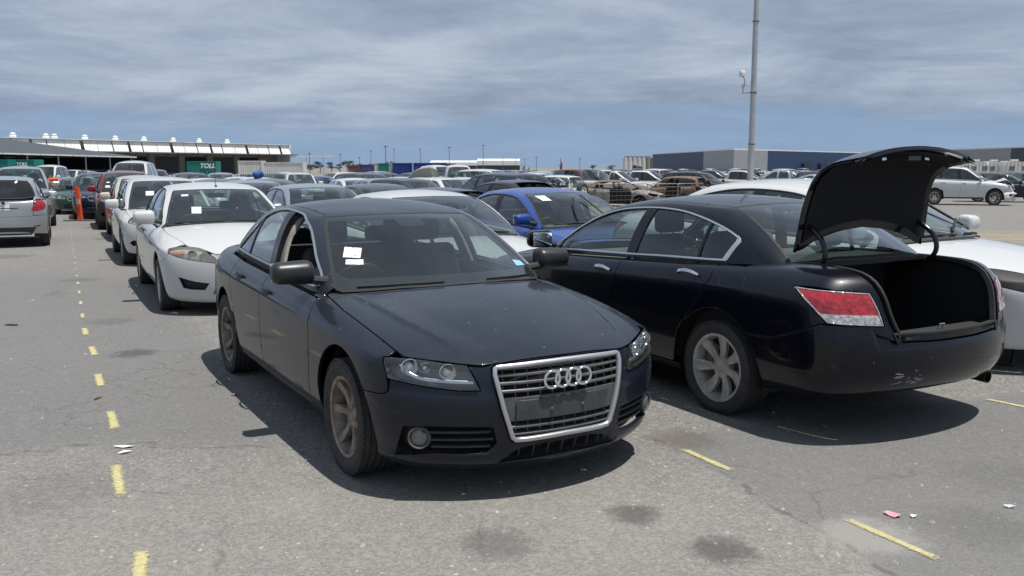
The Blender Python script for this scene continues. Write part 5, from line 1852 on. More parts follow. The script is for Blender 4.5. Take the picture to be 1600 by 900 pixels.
# ---------------------------------------------------------------- other kinds of car: measured once, then stretched to size
def warp(S, X=None, Z=None, ys=1.0, yz=None):
    """stretches a set of measurements: X, Z are (from, to) lists of stations, ys a width factor"""
    fx = (lambda x: x) if X is None else (lambda x: float(np.interp(x, X[0], X[1])) + (x - X[0][-1] if x > X[0][-1] else x - X[0][0] if x < X[0][0] else 0))
    fz = (lambda z: z) if Z is None else (lambda z: float(np.interp(z, Z[0], Z[1])) + (z - Z[0][-1] if z > Z[0][-1] else 0))
    T = dict(S)
    tx = lambda t: [(fx(x), fz(v)) for x, v in t]
    ty = lambda t: [(fx(x), v * ys) for x, v in t]
    p3 = lambda l: [(fx(p[0]), p[1] * ys, fz(p[2])) + tuple(p[3:]) for p in l]
    xy = lambda l: [(fx(a), b * ys) for a, b in l]
    yz_ = lambda l: [(a * ys, fz(b)) for a, b in l]
    T['w'] = ty(S['w'])
    T['lz'] = [tx(z) if isinstance(z, list) else fz(z) for z in S['lz']]
    T['ly'] = [ty(y) if isinstance(y, list) else y for y in S['ly']]
    T['cap'] = tx(S['cap']); T['gcap'] = tx(S['gcap'])
    T['xs'] = [fx(x) for x in S['xs']]
    ff = lambda q: (fx(q[0]), fx(q[0]) - fx(q[0] - q[1]), fz(q[2]))
    rr = lambda q: (fx(q[0]), fx(q[0] + q[1]) - fx(q[0]), fz(q[2]))
    T['nose'] = [ff(q) for q in S['nose']]; T['tail'] = [rr(q) for q in S['tail']]
    T['gl'] = [dict(z=tx(g['z']), y=ty(g['y']), f=ff(g['f']), r=rr(g['r']), crease=g.get('crease', 0)) for g in S['gl']]
    for k in ('headlight', 'taillight', 'bump_f_bot', 'bump_r_top', 'bump_r_bot', 'deck', 'bulbs', 'lamp_strip', 'indicator', 'gate_edge', 'gate_top'):
        if S.get(k): T[k] = p3(S[k])
    for k in ('front_holes', 'rear_holes'):
        if S.get(k): T[k] = [p3(h) for h in S[k]]
    if S.get('tail_bands'): T['tail_bands'] = [(p3(a), m) for a, m in S['tail_bands']]
    for k in ('hood', 'cowl', 'rail', 'deck_front'):
        if S.get(k): T[k] = xy(S[k])
    for k in ('seam_f', 'seam_r', 'doorA', 'doorB', 'doorC', 'dlo'):
        if S.get(k): T[k] = tx(S[k])
    T['handles'] = [(fx(a), fz(b)) for a, b in S['handles']]
    for k in ('ws', 'bw', 'frit'):
        if S.get(k): T[k] = yz_(S[k])
    if S.get('wipers'): T['wipers'] = [yz_(w) for w in S['wipers']]
    for k in ('xcF', 'xcB', 'qtop', 'ws_top_x'): T[k] = fx(S[k])
    T['pol'] = (fx(S['pol'][0]), fz(S['pol'][1])) if S.get('pol') else None
    if T['pol'] is None: T.pop('pol')
    T['gbase'] = tuple(fx(x) for x in S['gbase']); T['cabin'] = tuple(fx(x) for x in S['cabin'])
    if S.get('parcel'): T['parcel'] = tuple(fx(x) for x in S['parcel'])
    T['seat_x'] = [fx(x) for x in S['seat_x']]
    T['seat_z'] = fz(S.get('seat_z', .50)); T['ws_top_z'] = fz(S['ws_top_z'])
    m = S['mirror']; T['mirror'] = (fx(m[0]), m[1] * ys, fz(m[2]))
    T['split'] = [(fx(s[0]), fx(s[1])) + tuple(s[2:]) for s in S['split']]
    T['wb'] = fx(S['wb'] / 2) * 2
    T['track'] = S['track'] * ys
    T['rocker'] = fz(S['rocker']); T['zb'] = fz(S['zb'])
    return T


def front_extra(P, B, G, S, pan, both, on):
    """backing, bars and frame for every opening of the front, plus a rear plate"""
    for k, h in enumerate(S.get('front_holes', [])):
        centre = min(abs(p[1]) for p in h) < 0.05
        bk = panel(B, 'CF', h, (), step=0.06, gap=-0.004, off=-0.045, depth=0, bevel=0)
        if centre: P.add('intake', bk, 'black')
        else: both('intake', bk, 'black')
        zs = [p[2] for p in h]; z0, z1 = min(zs), max(zs)
        n = S.get('bars', {}).get(k, 0)
        if centre and n:
            poly = np.array([B.to2('CF', p) for p in h])
            for i in range(n):
                z = z0 + (z1 - z0) * (i + 1) / (n + 1)
                ss = np.linspace(poly[:, 0].min(), poly[:, 0].max(), 61)
                ok = in_poly(np.stack([ss, np.full(61, z)], 1), poly)
                ss = ss[ok]
                if len(ss) < 3: continue
                hh = [B.hit('CF', (s_, z)) for s_ in np.linspace(ss[0], ss[-1], 13)]
                P.add('grille_slat', sweep([q[0] for q in hh], [q[1] for q in hh], (z1 - z0) / (n + 1) * 0.45, 0.03, -0.032), S.get('bar_mat', 'grille_grey'))
        if centre and S.get('frame', {}).get(k):
            rp = resample(np.array([B.to2('CF', p) for p in h]), 0.05)
            hh = [B.hit('CF', q) for q in rp]
            P.add('grille_frame', sweep([q[0] for q in hh], [q[1] for q in hh], 0.022, 0.012, -0.004, True), S['frame'][k])
    if S.get('papers'):
        for poly in S['papers']:
            P.add('windscreen_label', panel(G, 'F', [(0, a, b) for a, b in poly], (), step=0.05, gap=0, off=0.0025, depth=0, bevel=0), 'paper_print')
    if S.get('antenna'):
        x, y = S['antenna']
        p, n = G.hit('T', (x, y))
        m = MB(); m.tube([(p[0], p[1], p[2] - .005), (p[0] - .02, p[1], p[2] + .012)], [0.022, 0.014], 8); m.tube([(p[0], p[1], p[2]), (p[0] - .10, p[1], p[2] + .26)], [0.0045, 0.0025], 6)
        P.add('antenna', m, 'black')
    if S.get('rails'):
        for s in (1, -1):
            pts = [G.hit('T', (x, S['rails'][2]))[0] for x in np.linspace(S['rails'][0], S['rails'][1], 9)]
            line = [(p[0], s * p[1], p[2] + (0.045 if 0 < i < 8 else 0.0)) for i, p in enumerate(pts)]
            m = MB(); m.tube(line, 0.016, 8)
            P.add('roof_rail', m, S.get('rail_mat', 'alloy_dark'))
    if S.get('plate'):
        y0, y1, z0, z1 = S['plate']
        po = [(-2.4, y0, z0), (-2.4, y1, z0), (-2.4, y1, z1), (-2.4, y0, z1)]
        P.add('number_plate', panel(B, 'CB', po, (), step=0.06, gap=0, off=0.004, depth=0.006, bevel=0), 'plate_white')
    if S.get('extra2'): S['extra2'](P, B, G, S, pan, both, on)


def sedan_spec():
    S = dict(accord_spec())
    S.pop('rbump_disp'); S.pop('tail_bands'); S['lid_open'] = False; S['extra'] = front_extra
    S['spokes'] = 5; S['rim_style'] = 'plain'; S['trim'] = None; S['handle_mat'] = 'paint'; S['archr'] = .39
    S['deck_front'] = [(-1.90, 0), (-1.88, .25), (-1.85, .47), (-1.80, .63)]
    S['front_holes'] = [sym([(2.3, 0, .70), (2.3, .30, .69), (2.3, .40, .66), (2.3, .34, .56), (2.3, 0, .545)]), sym([(2.4, 0, .42), (2.4, .5, .42), (2.35, .6, .36), (2.35, .55, .28), (2.4, 0, .27)])]
    S['bars'] = {0: 3, 1: 2}; S['frame'] = {0: 'chrome_soft'}
    S['wipers'] = [[(.55, .96), (.30, .985), (.05, .99)], [(-.10, .985), (-.35, .985), (-.60, .96)]]
    S['bulbs'] = [(2.05, .74, .71, .055), (2.2, .58, .68, .05)]
    S['tail_bands'] = [([(-2.30, .70, .86), (-2.39, .58, .86), (-2.40, .575, .81), (-2.31, .70, .81)], 'tail_clear')]
    return S


def wagon_spec():
    S = dict(style='wagon', wb=2.67, zb=.275, wr=.335, rim=.222, tw=.22, track=1.56, arch=.405, spokes=5, rim_style='plain')
    S['w'] = [(2.2, .80), (2.0, .85), (1.75, .885), (1.3, .90), (.8, .905), (-.6, .91), (-1.4, .905), (-1.9, .885), (-2.2, .86)]
    S['xs'] = [1.62, 1.3, .95, .6, .2, -.25, -.7, -1.1, -1.5, -1.85, -2.05]
    S['lz'] = [.22, .275, .48, .70, [(2, .80), (1.3, .88), (-1.3, .95), (-2.2, .97)],
               [(2.1, .87), (1.8, .91), (1.3, .97), (.9, 1.0), (.6, 1.02), (0, 1.045), (-1.5, 1.09), (-2.2, 1.10)]]
    S['ly'] = [-.12, -.04, -.005, 0, -.008, [(2.1, .72), (1.8, .79), (1.3, .825), (.6, .845), (0, .85), (-1.5, .84), (-2.0, .81), (-2.3, .77)]]
    S['lcrease'] = {4: .5}
    S['nose'] = [(2.12, .30, .22), (2.22, .34, .27), (2.27, .36, .48), (2.26, .36, .70), (2.22, .36, .82), (2.14, .34, .89)]
    S['tail'] = [(-2.26, .20, .30), (-2.36, .22, .33), (-2.42, .22, .50), (-2.42, .22, .72), (-2.40, .22, .95), (-2.37, .22, 1.10)]
    S['cap'] = [(2.14, .89), (1.8, .98), (1.3, 1.04), (.9, 1.075), (.5, 1.08), (-2.3, 1.10)]
    S['xcF'] = 1.15; S['xcB'] = -1.35; S['pol'] = (-1.6, .6)
    S['gl'] = [
        dict(z=[(.8, 1.02), (-2.1, 1.09)], y=[(.8, .80), (0, .82), (-1.5, .80), (-2.2, .75)], f=(1.12, .30, 1.05), r=(-2.37, .20, 1.10)),
        dict(z=[(.5, 1.20), (-2.1, 1.25)], y=[(.5, .77), (-1.5, .765), (-2.1, .71)], f=(.80, .27, 1.20), r=(-2.31, .18, 1.27)),
        dict(z=[(.2, 1.42), (-2.0, 1.45)], y=[(.2, .695), (-1.5, .695), (-2.0, .65)], f=(.46, .22, 1.41), r=(-2.20, .16, 1.46)),
        dict(z=[(0, 1.55), (-.5, 1.595), (-1.9, 1.56)], y=[(0, .60), (-1.9, .58)], f=(.22, .16, 1.565), r=(-2.07, .14, 1.585), crease=.2)]
    S['gcap'] = [(.2, 1.58), (-.2, 1.625), (-.8, 1.65), (-1.6, 1.635), (-2.0, 1.59)]
    S['headlight'] = [(1.86, .84, .93), (2.02, .70, .91), (2.15, .50, .86), (2.22, .47, .78), (2.12, .66, .77), (1.92, .83, .82)]
    S['taillight'] = [(-2.02, .83, 1.06), (-2.25, .74, 1.07), (-2.37, .58, 1.03), (-2.38, .58, .92), (-2.33, .70, .84), (-2.2, .82, .86), (-2.08, .86, .95)]
    S['hood'] = [(.90, .765), (1.3, .765), (1.65, .74), (1.85, .69), (2.0, .60), (2.09, .45), (2.15, .25), (2.17, 0)]
    S['hood_split'] = 5; S['hood_fsplit'] = 3
    S['cowl'] = [(1.10, 0), (1.06, .35), (.90, .765)]
    S['seam_f'] = [(1.90, .84), (1.88, .74), (1.76, .68), (1.70, .5), (1.69, .28)]
    S['bump_f_bot'] = [(1.78, .83, .26), (1.95, .74, .25), (2.15, .45, .24), (2.2, 0, .24)]
    S['doorA'] = [(.84, 1.0), (.90, .88), (.91, .70), (.89, .50), (.84, .34)]
    S['doorB'] = [(-.20, 1.04), (-.18, .8), (-.19, .5), (-.20, .34)]
    S['doorC'] = [(-1.12, 1.07), (-1.14, .95), (-1.06, .78), (-.95, .58), (-.90, .34)]
    S['rocker'] = .34; S['sill_mat'] = 'paint'
    S['seam_r'] = [(-1.70, .64), (-1.95, .68), (-2.2, .74)]
    S['bump_r_top'] = [(-2.29, .77, .75), (-2.36, .64, .73), (-2.42, .4, .72), (-2.43, 0, .72)]
    S['bump_r_bot'] = [(-1.72, .86, .29), (-1.95, .84, .31), (-2.2, .7, .33), (-2.38, .4, .34), (-2.40, 0, .34)]
    S['gate_edge'] = [(-2.25, .70, 1.12), (-2.36, .66, 1.05), (-2.40, .64, .90), (-2.41, .62, .73)]
    S['gate_top'] = [(-2.37, 0, 1.12), (-2.36, .3, 1.12), (-2.32, .55, 1.12)]
    S['qtop'] = -2.05
    S['ws'] = [(0, 1.03), (.35, 1.025), (.67, 1.0), (.70, 1.02), (.66, 1.20), (.60, 1.38), (.55, 1.51), (.52, 1.545), (.40, 1.555), (.2, 1.56), (0, 1.562)]
    S['ws_corner'] = (3, 7)
    S['bw'] = [(0, 1.11), (.35, 1.11), (.60, 1.12), (.635, 1.16), (.60, 1.32), (.55, 1.46), (.50, 1.53), (.25, 1.55), (0, 1.552)]
    S['bw_corner'] = (3, 6)
    S['rail'] = [(.08, .50), (-.2, .545), (-.8, .55), (-1.5, .545), (-1.95, .49)]
    S['gbase'] = (.85, -2.28)
    S['dlo'] = [(.72, 1.055), (.45, 1.22), (.2, 1.38), (0, 1.48), (-.3, 1.53), (-.9, 1.545), (-1.5, 1.52), (-1.8, 1.46), (-2.0, 1.33), (-2.05, 1.22), (-1.95, 1.15), (-1.3, 1.125), (-.5, 1.10), (.3, 1.07)]
    S['split'] = [(.9, .60, 'p', -.5), (.60, -.17, 'f', -.15), (-.17, -.28, 'p', -.12), (-.28, -1.03, 'r', -.05), (-1.03, -1.12, 'p', -.05), (-1.12, -2.3, 'q', -.05)]
    S['handles'] = [(-.04, .92), (-.95, .95)]
    S['cabin'] = (.80, -2.1); S['seat_x'] = [.05, -.85]; S['seat_z'] = .64
    S['mirror'] = (.68, .97, 1.13); S['mirror_size'] = (.13, .23, .18)
    S['ws_top_x'] = .2; S['ws_top_z'] = 1.56
    S['front_holes'] = [sym([(2.2, 0, .84), (2.2, .36, .83), (2.2, .42, .80), (2.2, .36, .68), (2.2, 0, .66)]), sym([(2.2, 0, .50), (2.2, .45, .50), (2.2, .55, .44), (2.2, .48, .35), (2.2, 0, .34)]), [(2.05, .66, .50), (2.0, .74, .50), (1.95, .80, .45), (2.0, .76, .40), (2.08, .64, .41)]]
    S['bars'] = {0: 2, 1: 2}; S['frame'] = {0: 'chrome_soft'}
    S['bulbs'] = [(2.0, .74, .86, .055), (2.12, .60, .83, .05)]
    S['wipers'] = [[(.55, 1.03), (.30, 1.045), (.05, 1.05)], [(-.10, 1.05), (-.35, 1.045), (-.58, 1.03)]]
    S['plate'] = (-.19, .19, .80, .92)
    S['extra'] = front_extra
    return S


# ---------------------------------------------------------------- light versions of the same cars for the far rows
def far_proto(P, keep_glass=True):
    """joins the panels of a car into one body mesh with its windows and wheels as parts"""
    groups = {'paint': MB()}
    out = Proto()
    body = MB(); mats = ['paint']; glassm = MB()
    wheels = []
    def take(mb, me, off, mi):
        vs = [tuple(v.co + off) for v in me.vertices]
        mb.add(vs, [tuple(p.vertices) for p in me.polygons], [tuple(n.vector) for n in me.vertex_normals], mi)
    skipn = ('tyre', 'brake_disc', 'wheel')
    for p in P.parts:
        if p['name'] in skipn: continue
        if p['name'] in ('door_handle', 'handle_cup', 'plate_screw', 'grille_bar', 'rear_view_mirror', 'steering_wheel', 'window_seal', 'windscreen_seal', 'rear_window_seal', 'cabin_lining', 'wiper', 'mirror_glass', 'lamp_housing', 'lamp_surround', 'reflector_bowl', 'indicator'): continue
        m = p['mat']
        if m in ('glass', 'glass_side', 'glass_tint'):
            take(glassm, p['me'], Vector((0, 0, 0)), 0); continue
        if m == 'lens' or m == 'lens_yellow': m = 'lamp_grey'
        if m not in mats: mats.append(m)
        take(body, p['me'], Vector((0, 0, 0)), mats.index(m))
    i = out.add('body', body, 'paint')
    me = out.parts[0]['me']
    me.materials.clear()
    for m in mats: me.materials.append(None if m == 'paint' else MATS[m])
    out.add('windows', glassm, 'glass_far')
    wm = {}
    for k, p in enumerate(P.parts):
        if p['name'] == 'wheel':
            ty = [q for q in P.parts if q['parent'] == k and q['name'] == 'tyre'][0]
            key = (p['me'].name, ty['me'].name)
            if key not in wm:
                mb = MB()
                take(mb, ty['me'], Vector((0, 0, 0)), 0); take(mb, p['me'], Vector((0, 0, 0)), 1)
                me = mb.mesh('wheel'); me.materials.append(MATS['tyre']); me.materials.append(MATS[p['mat']])
                wm[key] = me
            out.add('wheel', wm[key], 'tyre', loc=p['loc'], rot=p['rot'])
    return out

# ================================================================ the ground
def node_tools(nt):
    N, L = nt.nodes, nt.links

    def val(x):
        n = N.new('ShaderNodeValue'); n.outputs[0].default_value = x; return n.outputs[0]

    def math_(op, a, b=None, c=None, clamp=False):
        n = N.new('ShaderNodeMath'); n.operation = op; n.use_clamp = clamp
        for i, v in enumerate((a, b, c)):
            if v is None: continue
            if isinstance(v, (int, float)): n.inputs[i].default_value = v
            else: L.new(v, n.inputs[i])
        return n.outputs[0]

    def noise(vec, scale, detail=4, rough=0.6, dist=0.0):
        n = N.new('ShaderNodeTexNoise'); n.inputs['Scale'].default_value = scale
        n.inputs['Detail'].default_value = detail; n.inputs['Roughness'].default_value = rough
        n.inputs['Distortion'].default_value = dist
        L.new(vec, n.inputs['Vector']); return n.outputs['Fac']

    def rng(v, a, b, c=0.0, d=1.0, smooth=False):
        n = N.new('ShaderNodeMapRange'); L.new(v, n.inputs[0])
        if smooth: n.interpolation_type = 'SMOOTHSTEP'
        for i, x in enumerate((a, b, c, d)): n.inputs[i + 1].default_value = x
        return n.outputs[0]

    def mix(f, a, b):
        n = N.new('ShaderNodeMix'); n.data_type = 'RGBA'
        if isinstance(f, (int, float)): n.inputs['Factor'].default_value = f
        else: L.new(f, n.inputs['Factor'])
        for k, v in (('A', a), ('B', b)):
            if isinstance(v, tuple): n.inputs[k].default_value = (*v, 1)
            else: L.new(v, n.inputs[k])
        return n.outputs['Result']

    def vor(vec, scale, feature='F1', rnd=1.0):
        n = N.new('ShaderNodeTexVoronoi'); n.feature = feature; n.inputs['Scale'].default_value = scale
        n.inputs['Randomness'].default_value = rnd
        L.new(vec, n.inputs['Vector']); return n
    return val, math_, noise, rng, mix, vor


def asphalt():
    m, nt, b = new_mat('asphalt')
    N, L = nt.nodes, nt.links
    val, ma, noise, rng, mix, vor = node_tools(nt)
    geo = N.new('ShaderNodeNewGeometry')
    P = geo.outputs['Position']
    sx = N.new('ShaderNodeSeparateXYZ'); L.new(P, sx.inputs[0])
    X, Y = sx.outputs['X'], sx.outputs['Y']
    # worn surface: broad tone, aggregate and bright chips
    n1 = noise(P, 0.35, 6, 0.6); n2 = noise(P, 3.2, 6, 0.65); n3 = noise(P, 85, 3, 0.7); n4 = noise(P, 22, 4, 0.7)
    base = mix(rng(n1, 0.3, 0.7), (0.150, 0.147, 0.142), (0.195, 0.190, 0.181))
    base = mix(rng(n2, 0.35, 0.72, 0, 0.40), base, (0.125, 0.123, 0.120))
    base = mix(rng(n3, 0.42, 0.66, 0, 0.55), base, (0.255, 0.245, 0.225))
    base = mix(rng(n3, 0.44, 0.28, 0, 0.60), base, (0.060, 0.060, 0.060))
    base = mix(rng(n4, 0.55, 0.75, 0, 0.35), base, (0.23, 0.222, 0.205))
    # single stones of the mix, each its own tone
    vs_ = vor(P, 75); vs2 = vor(P, 34)
    cs = N.new('ShaderNodeSeparateXYZ'); L.new(vs_.outputs['Color'], cs.inputs[0])
    cs2 = N.new('ShaderNodeSeparateXYZ'); L.new(vs2.outputs['Color'], cs2.inputs[0])
    base = mix(rng(cs.outputs['X'], 0.55, 1.0, 0, 0.52), base, (0.30, 0.288, 0.262))
    base = mix(rng(cs.outputs['X'], 0.45, 0.0, 0, 0.42), base, (0.065, 0.064, 0.063))
    base = mix(rng(cs2.outputs['Y'], 0.80, 1.0, 0, 0.40), base, (0.30, 0.29, 0.265))
    # the open yard near the camera is worn paler and browner
    pale = ma('MULTIPLY', rng(Y, 5.6, 4.2), rng(n1, 0.25, 0.6, 0.4, 1.0))
    base = mix(ma('MULTIPLY', pale, 0.30), base, (0.29, 0.272, 0.245))
    v = vor(P, 26)
    wn = N.new('ShaderNodeTexWhiteNoise'); L.new(v.outputs['Position'], wn.inputs['Vector'])
    chip = ma('MULTIPLY', ma('LESS_THAN', v.outputs['Distance'], ma('MULTIPLY', ma('POWER', wn.outputs['Value'], 9), 0.30)), 0.75)
    base = mix(chip, base, (0.42, 0.40, 0.37))
    # smoother, bluer patch repairs with a sealed edge
    def region(pts_line, width):
        return None
    dq = noise(P, 1.3, 4, 0.6)
    def halfplane(nx, ny, c, soft=0.06, wob=0.35):
        d = ma('ADD', ma('ADD', ma('MULTIPLY', X, nx), ma('MULTIPLY', Y, ny)), -c)
        d = ma('ADD', d, ma('MULTIPLY', ma('ADD', dq, -0.5), wob))
        return d, rng(d, -soft, soft, 0, 1)
    # right-hand patch: right of a line that runs from (1.2,4.6) to (1.7,3.4)
    d1, h1 = halfplane(0.93, 0.36, 2.72)
    d2, h2 = halfplane(0.35, -0.94, -4.72)
    p1 = ma('MULTIPLY', h1, h2)
    # left-hand strip, older and darker, beyond (-2,5.3)
    d3, h3 = halfplane(-0.10, 0.995, 5.35, 0.16, 0.9)
    d4, h4 = halfplane(-0.90, -0.43, -0.95, 0.10, 0.4)
    p2 = ma('MULTIPLY', h3, ma('SUBTRACT', 1.0, rng(Y, 13, 16)))
    p2 = ma('MULTIPLY', p2, h4)
    base = mix(ma('MAXIMUM', ma('MULTIPLY', p1, 0.60), ma('MULTIPLY', p2, 0.60)), base, mix(rng(n3, 0.35, 0.65), (0.118, 0.119, 0.121), (0.168, 0.167, 0.166)))
    # seams: thin lines along the patch edges, broken up
    seam = ma('MULTIPLY', ma('LESS_THAN', ma('ABSOLUTE', d1), 0.018), h2)
    seam2 = ma('MULTIPLY', ma('LESS_THAN', ma('ABSOLUTE', d3), 0.022), h4)
    seam = ma('MULTIPLY', ma('MAXIMUM', seam, seam2), rng(noise(P, 6, 3), 0.42, 0.56))
    base = mix(ma('MULTIPLY', seam, 0.45), base, (0.06, 0.056, 0.05))
    # crazing in places
    mp = N.new('ShaderNodeVectorMath'); mp.operation = 'ADD'
    nn = N.new('ShaderNodeTexNoise'); nn.inputs['Scale'].default_value = 4; L.new(P, nn.inputs['Vector'])
    sc = N.new('ShaderNodeVectorMath'); sc.operation = 'SCALE'; L.new(nn.outputs['Color'], sc.inputs[0]); sc.inputs['Scale'].default_value = 0.16
    L.new(P, mp.inputs[0]); L.new(sc.outputs[0], mp.inputs[1])
    vc = vor(mp.outputs[0], 3.2, 'DISTANCE_TO_EDGE')
    vc2 = vor(mp.outputs[0], 0.55, 'DISTANCE_TO_EDGE')
    cm = ma('MULTIPLY', rng(noise(P, 0.9, 3), 0.42, 0.58), ma('MULTIPLY', rng(ma('ABSOLUTE', ma('ADD', X, 2.3)), 1.5, 0.7), rng(ma('ABSOLUTE', ma('ADD', Y, -6.6)), 1.9, 0.9)))
    cr1 = ma('MULTIPLY', rng(vc.outputs['Distance'], 0.022, 0.004), cm)
    cr2 = ma('MULTIPLY', rng(vc2.outputs['Distance'], 0.007, 0.001), rng(noise(P, 1.7, 3), 0.50, 0.58))
    crack = ma('MAXIMUM', ma('MULTIPLY', cr1, 0.50), ma('MULTIPLY', cr2, 0.28))
    base = mix(crack, base, (0.058, 0.055, 0.050))
    # oil and dirt stains, each where it lies
    stain = None
    for (x, y, r, k, col) in STAINS:
        dx = ma('ADD', X, -x); dy = ma('ADD', Y, -y)
        d = ma('SQRT', ma('ADD', ma('POWER', ma('ABSOLUTE', dx), 2.0), ma('POWER', ma('ABSOLUTE', dy), 2.0)))
        d = ma('ADD', d, ma('MULTIPLY', ma('ADD', noise(P, 9, 5, 0.75), -0.5), r * 1.3))
        f = ma('MULTIPLY', rng(d, r, r * 0.35, 0, 1, True), k)
        base = mix(f, base, col)
    # dusty gravel further back
    dd = ma('ADD', ma('MULTIPLY', X, 0.755), ma('MULTIPLY', Y, 0.656))
    dd = ma('ADD', dd, ma('MULTIPLY', ma('ADD', noise(P, 0.28, 5, 0.65), -0.5), 5.0))
    near = rng(X, 9, 13, 40, 26.8)
    g = ma('MULTIPLY', rng(dd, 21.6, 22.8), rng(ma('SUBTRACT', near, dd), -0.8, 0.8))
    gcol = mix(rng(noise(P, 1.1, 5, 0.7), 0.3, 0.7), (0.17, 0.145, 0.115), (0.30, 0.265, 0.21))
    gcol = mix(rng(noise(P, 5, 4, 0.7), 0.5, 0.7, 0, 0.6), gcol, (0.36, 0.31, 0.19))
    base = mix(ma('MULTIPLY', g, 0.85), base, gcol)
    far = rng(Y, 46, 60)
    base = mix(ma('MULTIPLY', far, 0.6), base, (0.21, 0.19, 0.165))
    L.new(base, b.inputs['Base Color'])
    b.inputs['Roughness'].default_value = 0.93
    b.inputs['Specular IOR Level'].default_value = 0.25
    bp = N.new('ShaderNodeBump'); bp.inputs['Strength'].default_value = 0.55; bp.inputs['Distance'].default_value = 0.012
    hgt = ma('SUBTRACT', ma('ADD', n3, ma('MULTIPLY', n4, 0.8)), ma('MULTIPLY', crack, 1.2))
    L.new(hgt, bp.inputs['Height']); L.new(bp.outputs[0], b.inputs['Normal'])
    return m


OIL = (0.050, 0.048, 0.046)
STAINS = [(0.59, 4.10, .17, .62, OIL), (-0.06, 3.76, .23, .42, OIL), (0.92, 3.69, .19, .66, OIL), (1.05, 5.28, .30, .40, (0.085, 0.062, 0.042)), (-3.42, 7.86, .26, .62, OIL),
          (-9.8, 17.3, .6, .35, OIL), (-4.4, 9.6, .35, .25, OIL), (-6.6, 13.4, .4, .3, OIL), (-2.4, 4.4, .5, .18, OIL), (2.2, 3.95, .35, .2, OIL), (-1.1, 4.25, .25, .2, (0.30, 0.29, 0.27)), (1.62, 3.85, .30, .55, (0.33, 0.315, 0.285)), (2.7, 4.6, .45, .16, OIL)]
asphalt()
gm = MB(); gm.add([(x, y, z) for y, z in GROUND_Y for x in (-2500, 2500)], [(0, 1, 3, 2), (2, 3, 5, 4), (4, 5, 7, 6)])
ground = tag(gm.build('ground', 'asphalt', smooth=False), kind='structure')


def spray_paint(name, ca, cb):
    m = bpy.data.materials.new(name); m.use_nodes = True; MATS[name] = m
    nt = m.node_tree; N, L = nt.nodes, nt.links
    b = N['Principled BSDF']; out = N['Material Output']
    val, ma, noise, rng, mix, vor = node_tools(nt)
    geo = N.new('ShaderNodeNewGeometry'); P = geo.outputs['Position']
    tc = N.new('ShaderNodeTexCoord'); sx = N.new('ShaderNodeSeparateXYZ'); L.new(tc.outputs['Generated'], sx.inputs[0])
    L.new(mix(rng(noise(P, 40, 3), 0.35, 0.7), ca, cb), b.inputs['Base Color'])
    b.inputs['Roughness'].default_value = 0.85
    tr = N.new('ShaderNodeBsdfTransparent'); ms = N.new('ShaderNodeMixShader')
    # thin at both edges and worn through where the stones stand up
    ex = ma('ABSOLUTE', ma('ADD', sx.outputs['X'], -0.5)); ey = ma('ABSOLUTE', ma('ADD', sx.outputs['Y'], -0.5))
    edge = ma('MAXIMUM', rng(ex, 0.12, 0.5, 0, 0.50), rng(ey, 0.36, 0.5, 0, 0.40))
    k = ma('SUBTRACT', ma('ADD', ma('MULTIPLY', noise(P, 70, 3, 0.7), 0.75), ma('MULTIPLY', noise(P, 9, 3), 0.35)), edge)
    L.new(rng(k, 0.20, 0.50, 0, 0.85), ms.inputs[0]); L.new(tr.outputs[0], ms.inputs[1]); L.new(b.outputs[0], ms.inputs[2])
    L.new(ms.outputs[0], out.inputs[0])


spray_paint('yellow_paint', (0.46, 0.40, 0.17), (0.58, 0.54, 0.31))
spray_paint('worn_paint', (0.42, 0.40, 0.29), (0.50, 0.48, 0.40))


def dash(a, b, w, mat='yellow_paint'):
    a, b = Vector((*a, 0)), Vector((*b, 0))
    d = b - a; l = d.length
    m = MB(); n = 6
    v = []
    for i in range(n + 1):
        t = i / n
        ww = w * (0.85 + 0.3 * math.sin(i * 2.1 + a.x * 7))
        v += [(-ww / 2, t * l, 0), (ww / 2, t * l, 0)]
    m.add(v, [(2 * i, 2 * i + 1, 2 * i + 3, 2 * i + 2) for i in range(n)])
    o = m.build('painted_line', mat, ground, smooth=False)
    o.location = (a.x, a.y, gz(a.y) + 0.005); o.rotation_euler = (0, 0, math.atan2(d.y, d.x) - math.pi / 2)
    return o


for a, b in (((-1.51, 3.40), (-1.62, 3.69)), ((-1.98, 4.31), (-2.24, 4.83)), ((-2.53, 5.49), (-2.77, 5.94)), ((-3.13, 6.60), (-3.37, 7.05)), ((-3.71, 7.74), (-3.95, 8.17)), ((-4.27, 8.75), (-4.48, 9.15))):
    dash(a, b, 0.085)
p0, dr = Vector((-4.48, 9.15)), Vector((-0.449, 0.893))
for k in range(22):
    s = p0 + dr * (0.75 + k * 1.13)
    dash((s.x, s.y), ((s + dr * (.34 if k < 4 else .22)).x, (s + dr * (.34 if k < 4 else .22)).y), 0.06 if k < 4 else 0.045, 'yellow_paint' if k < 2 else 'worn_paint')
for a, b in (((1.01, 5.10), (1.22, 4.70)), ((1.58, 4.05), (1.83, 3.58)), ((3.42, 6.25), (3.62, 5.98)), ((-11.6, 17.5), (-10.4, 17.35)), ((-6.0, 18.9), (-6.6, 18.8))):
    dash(a, b, 0.07)


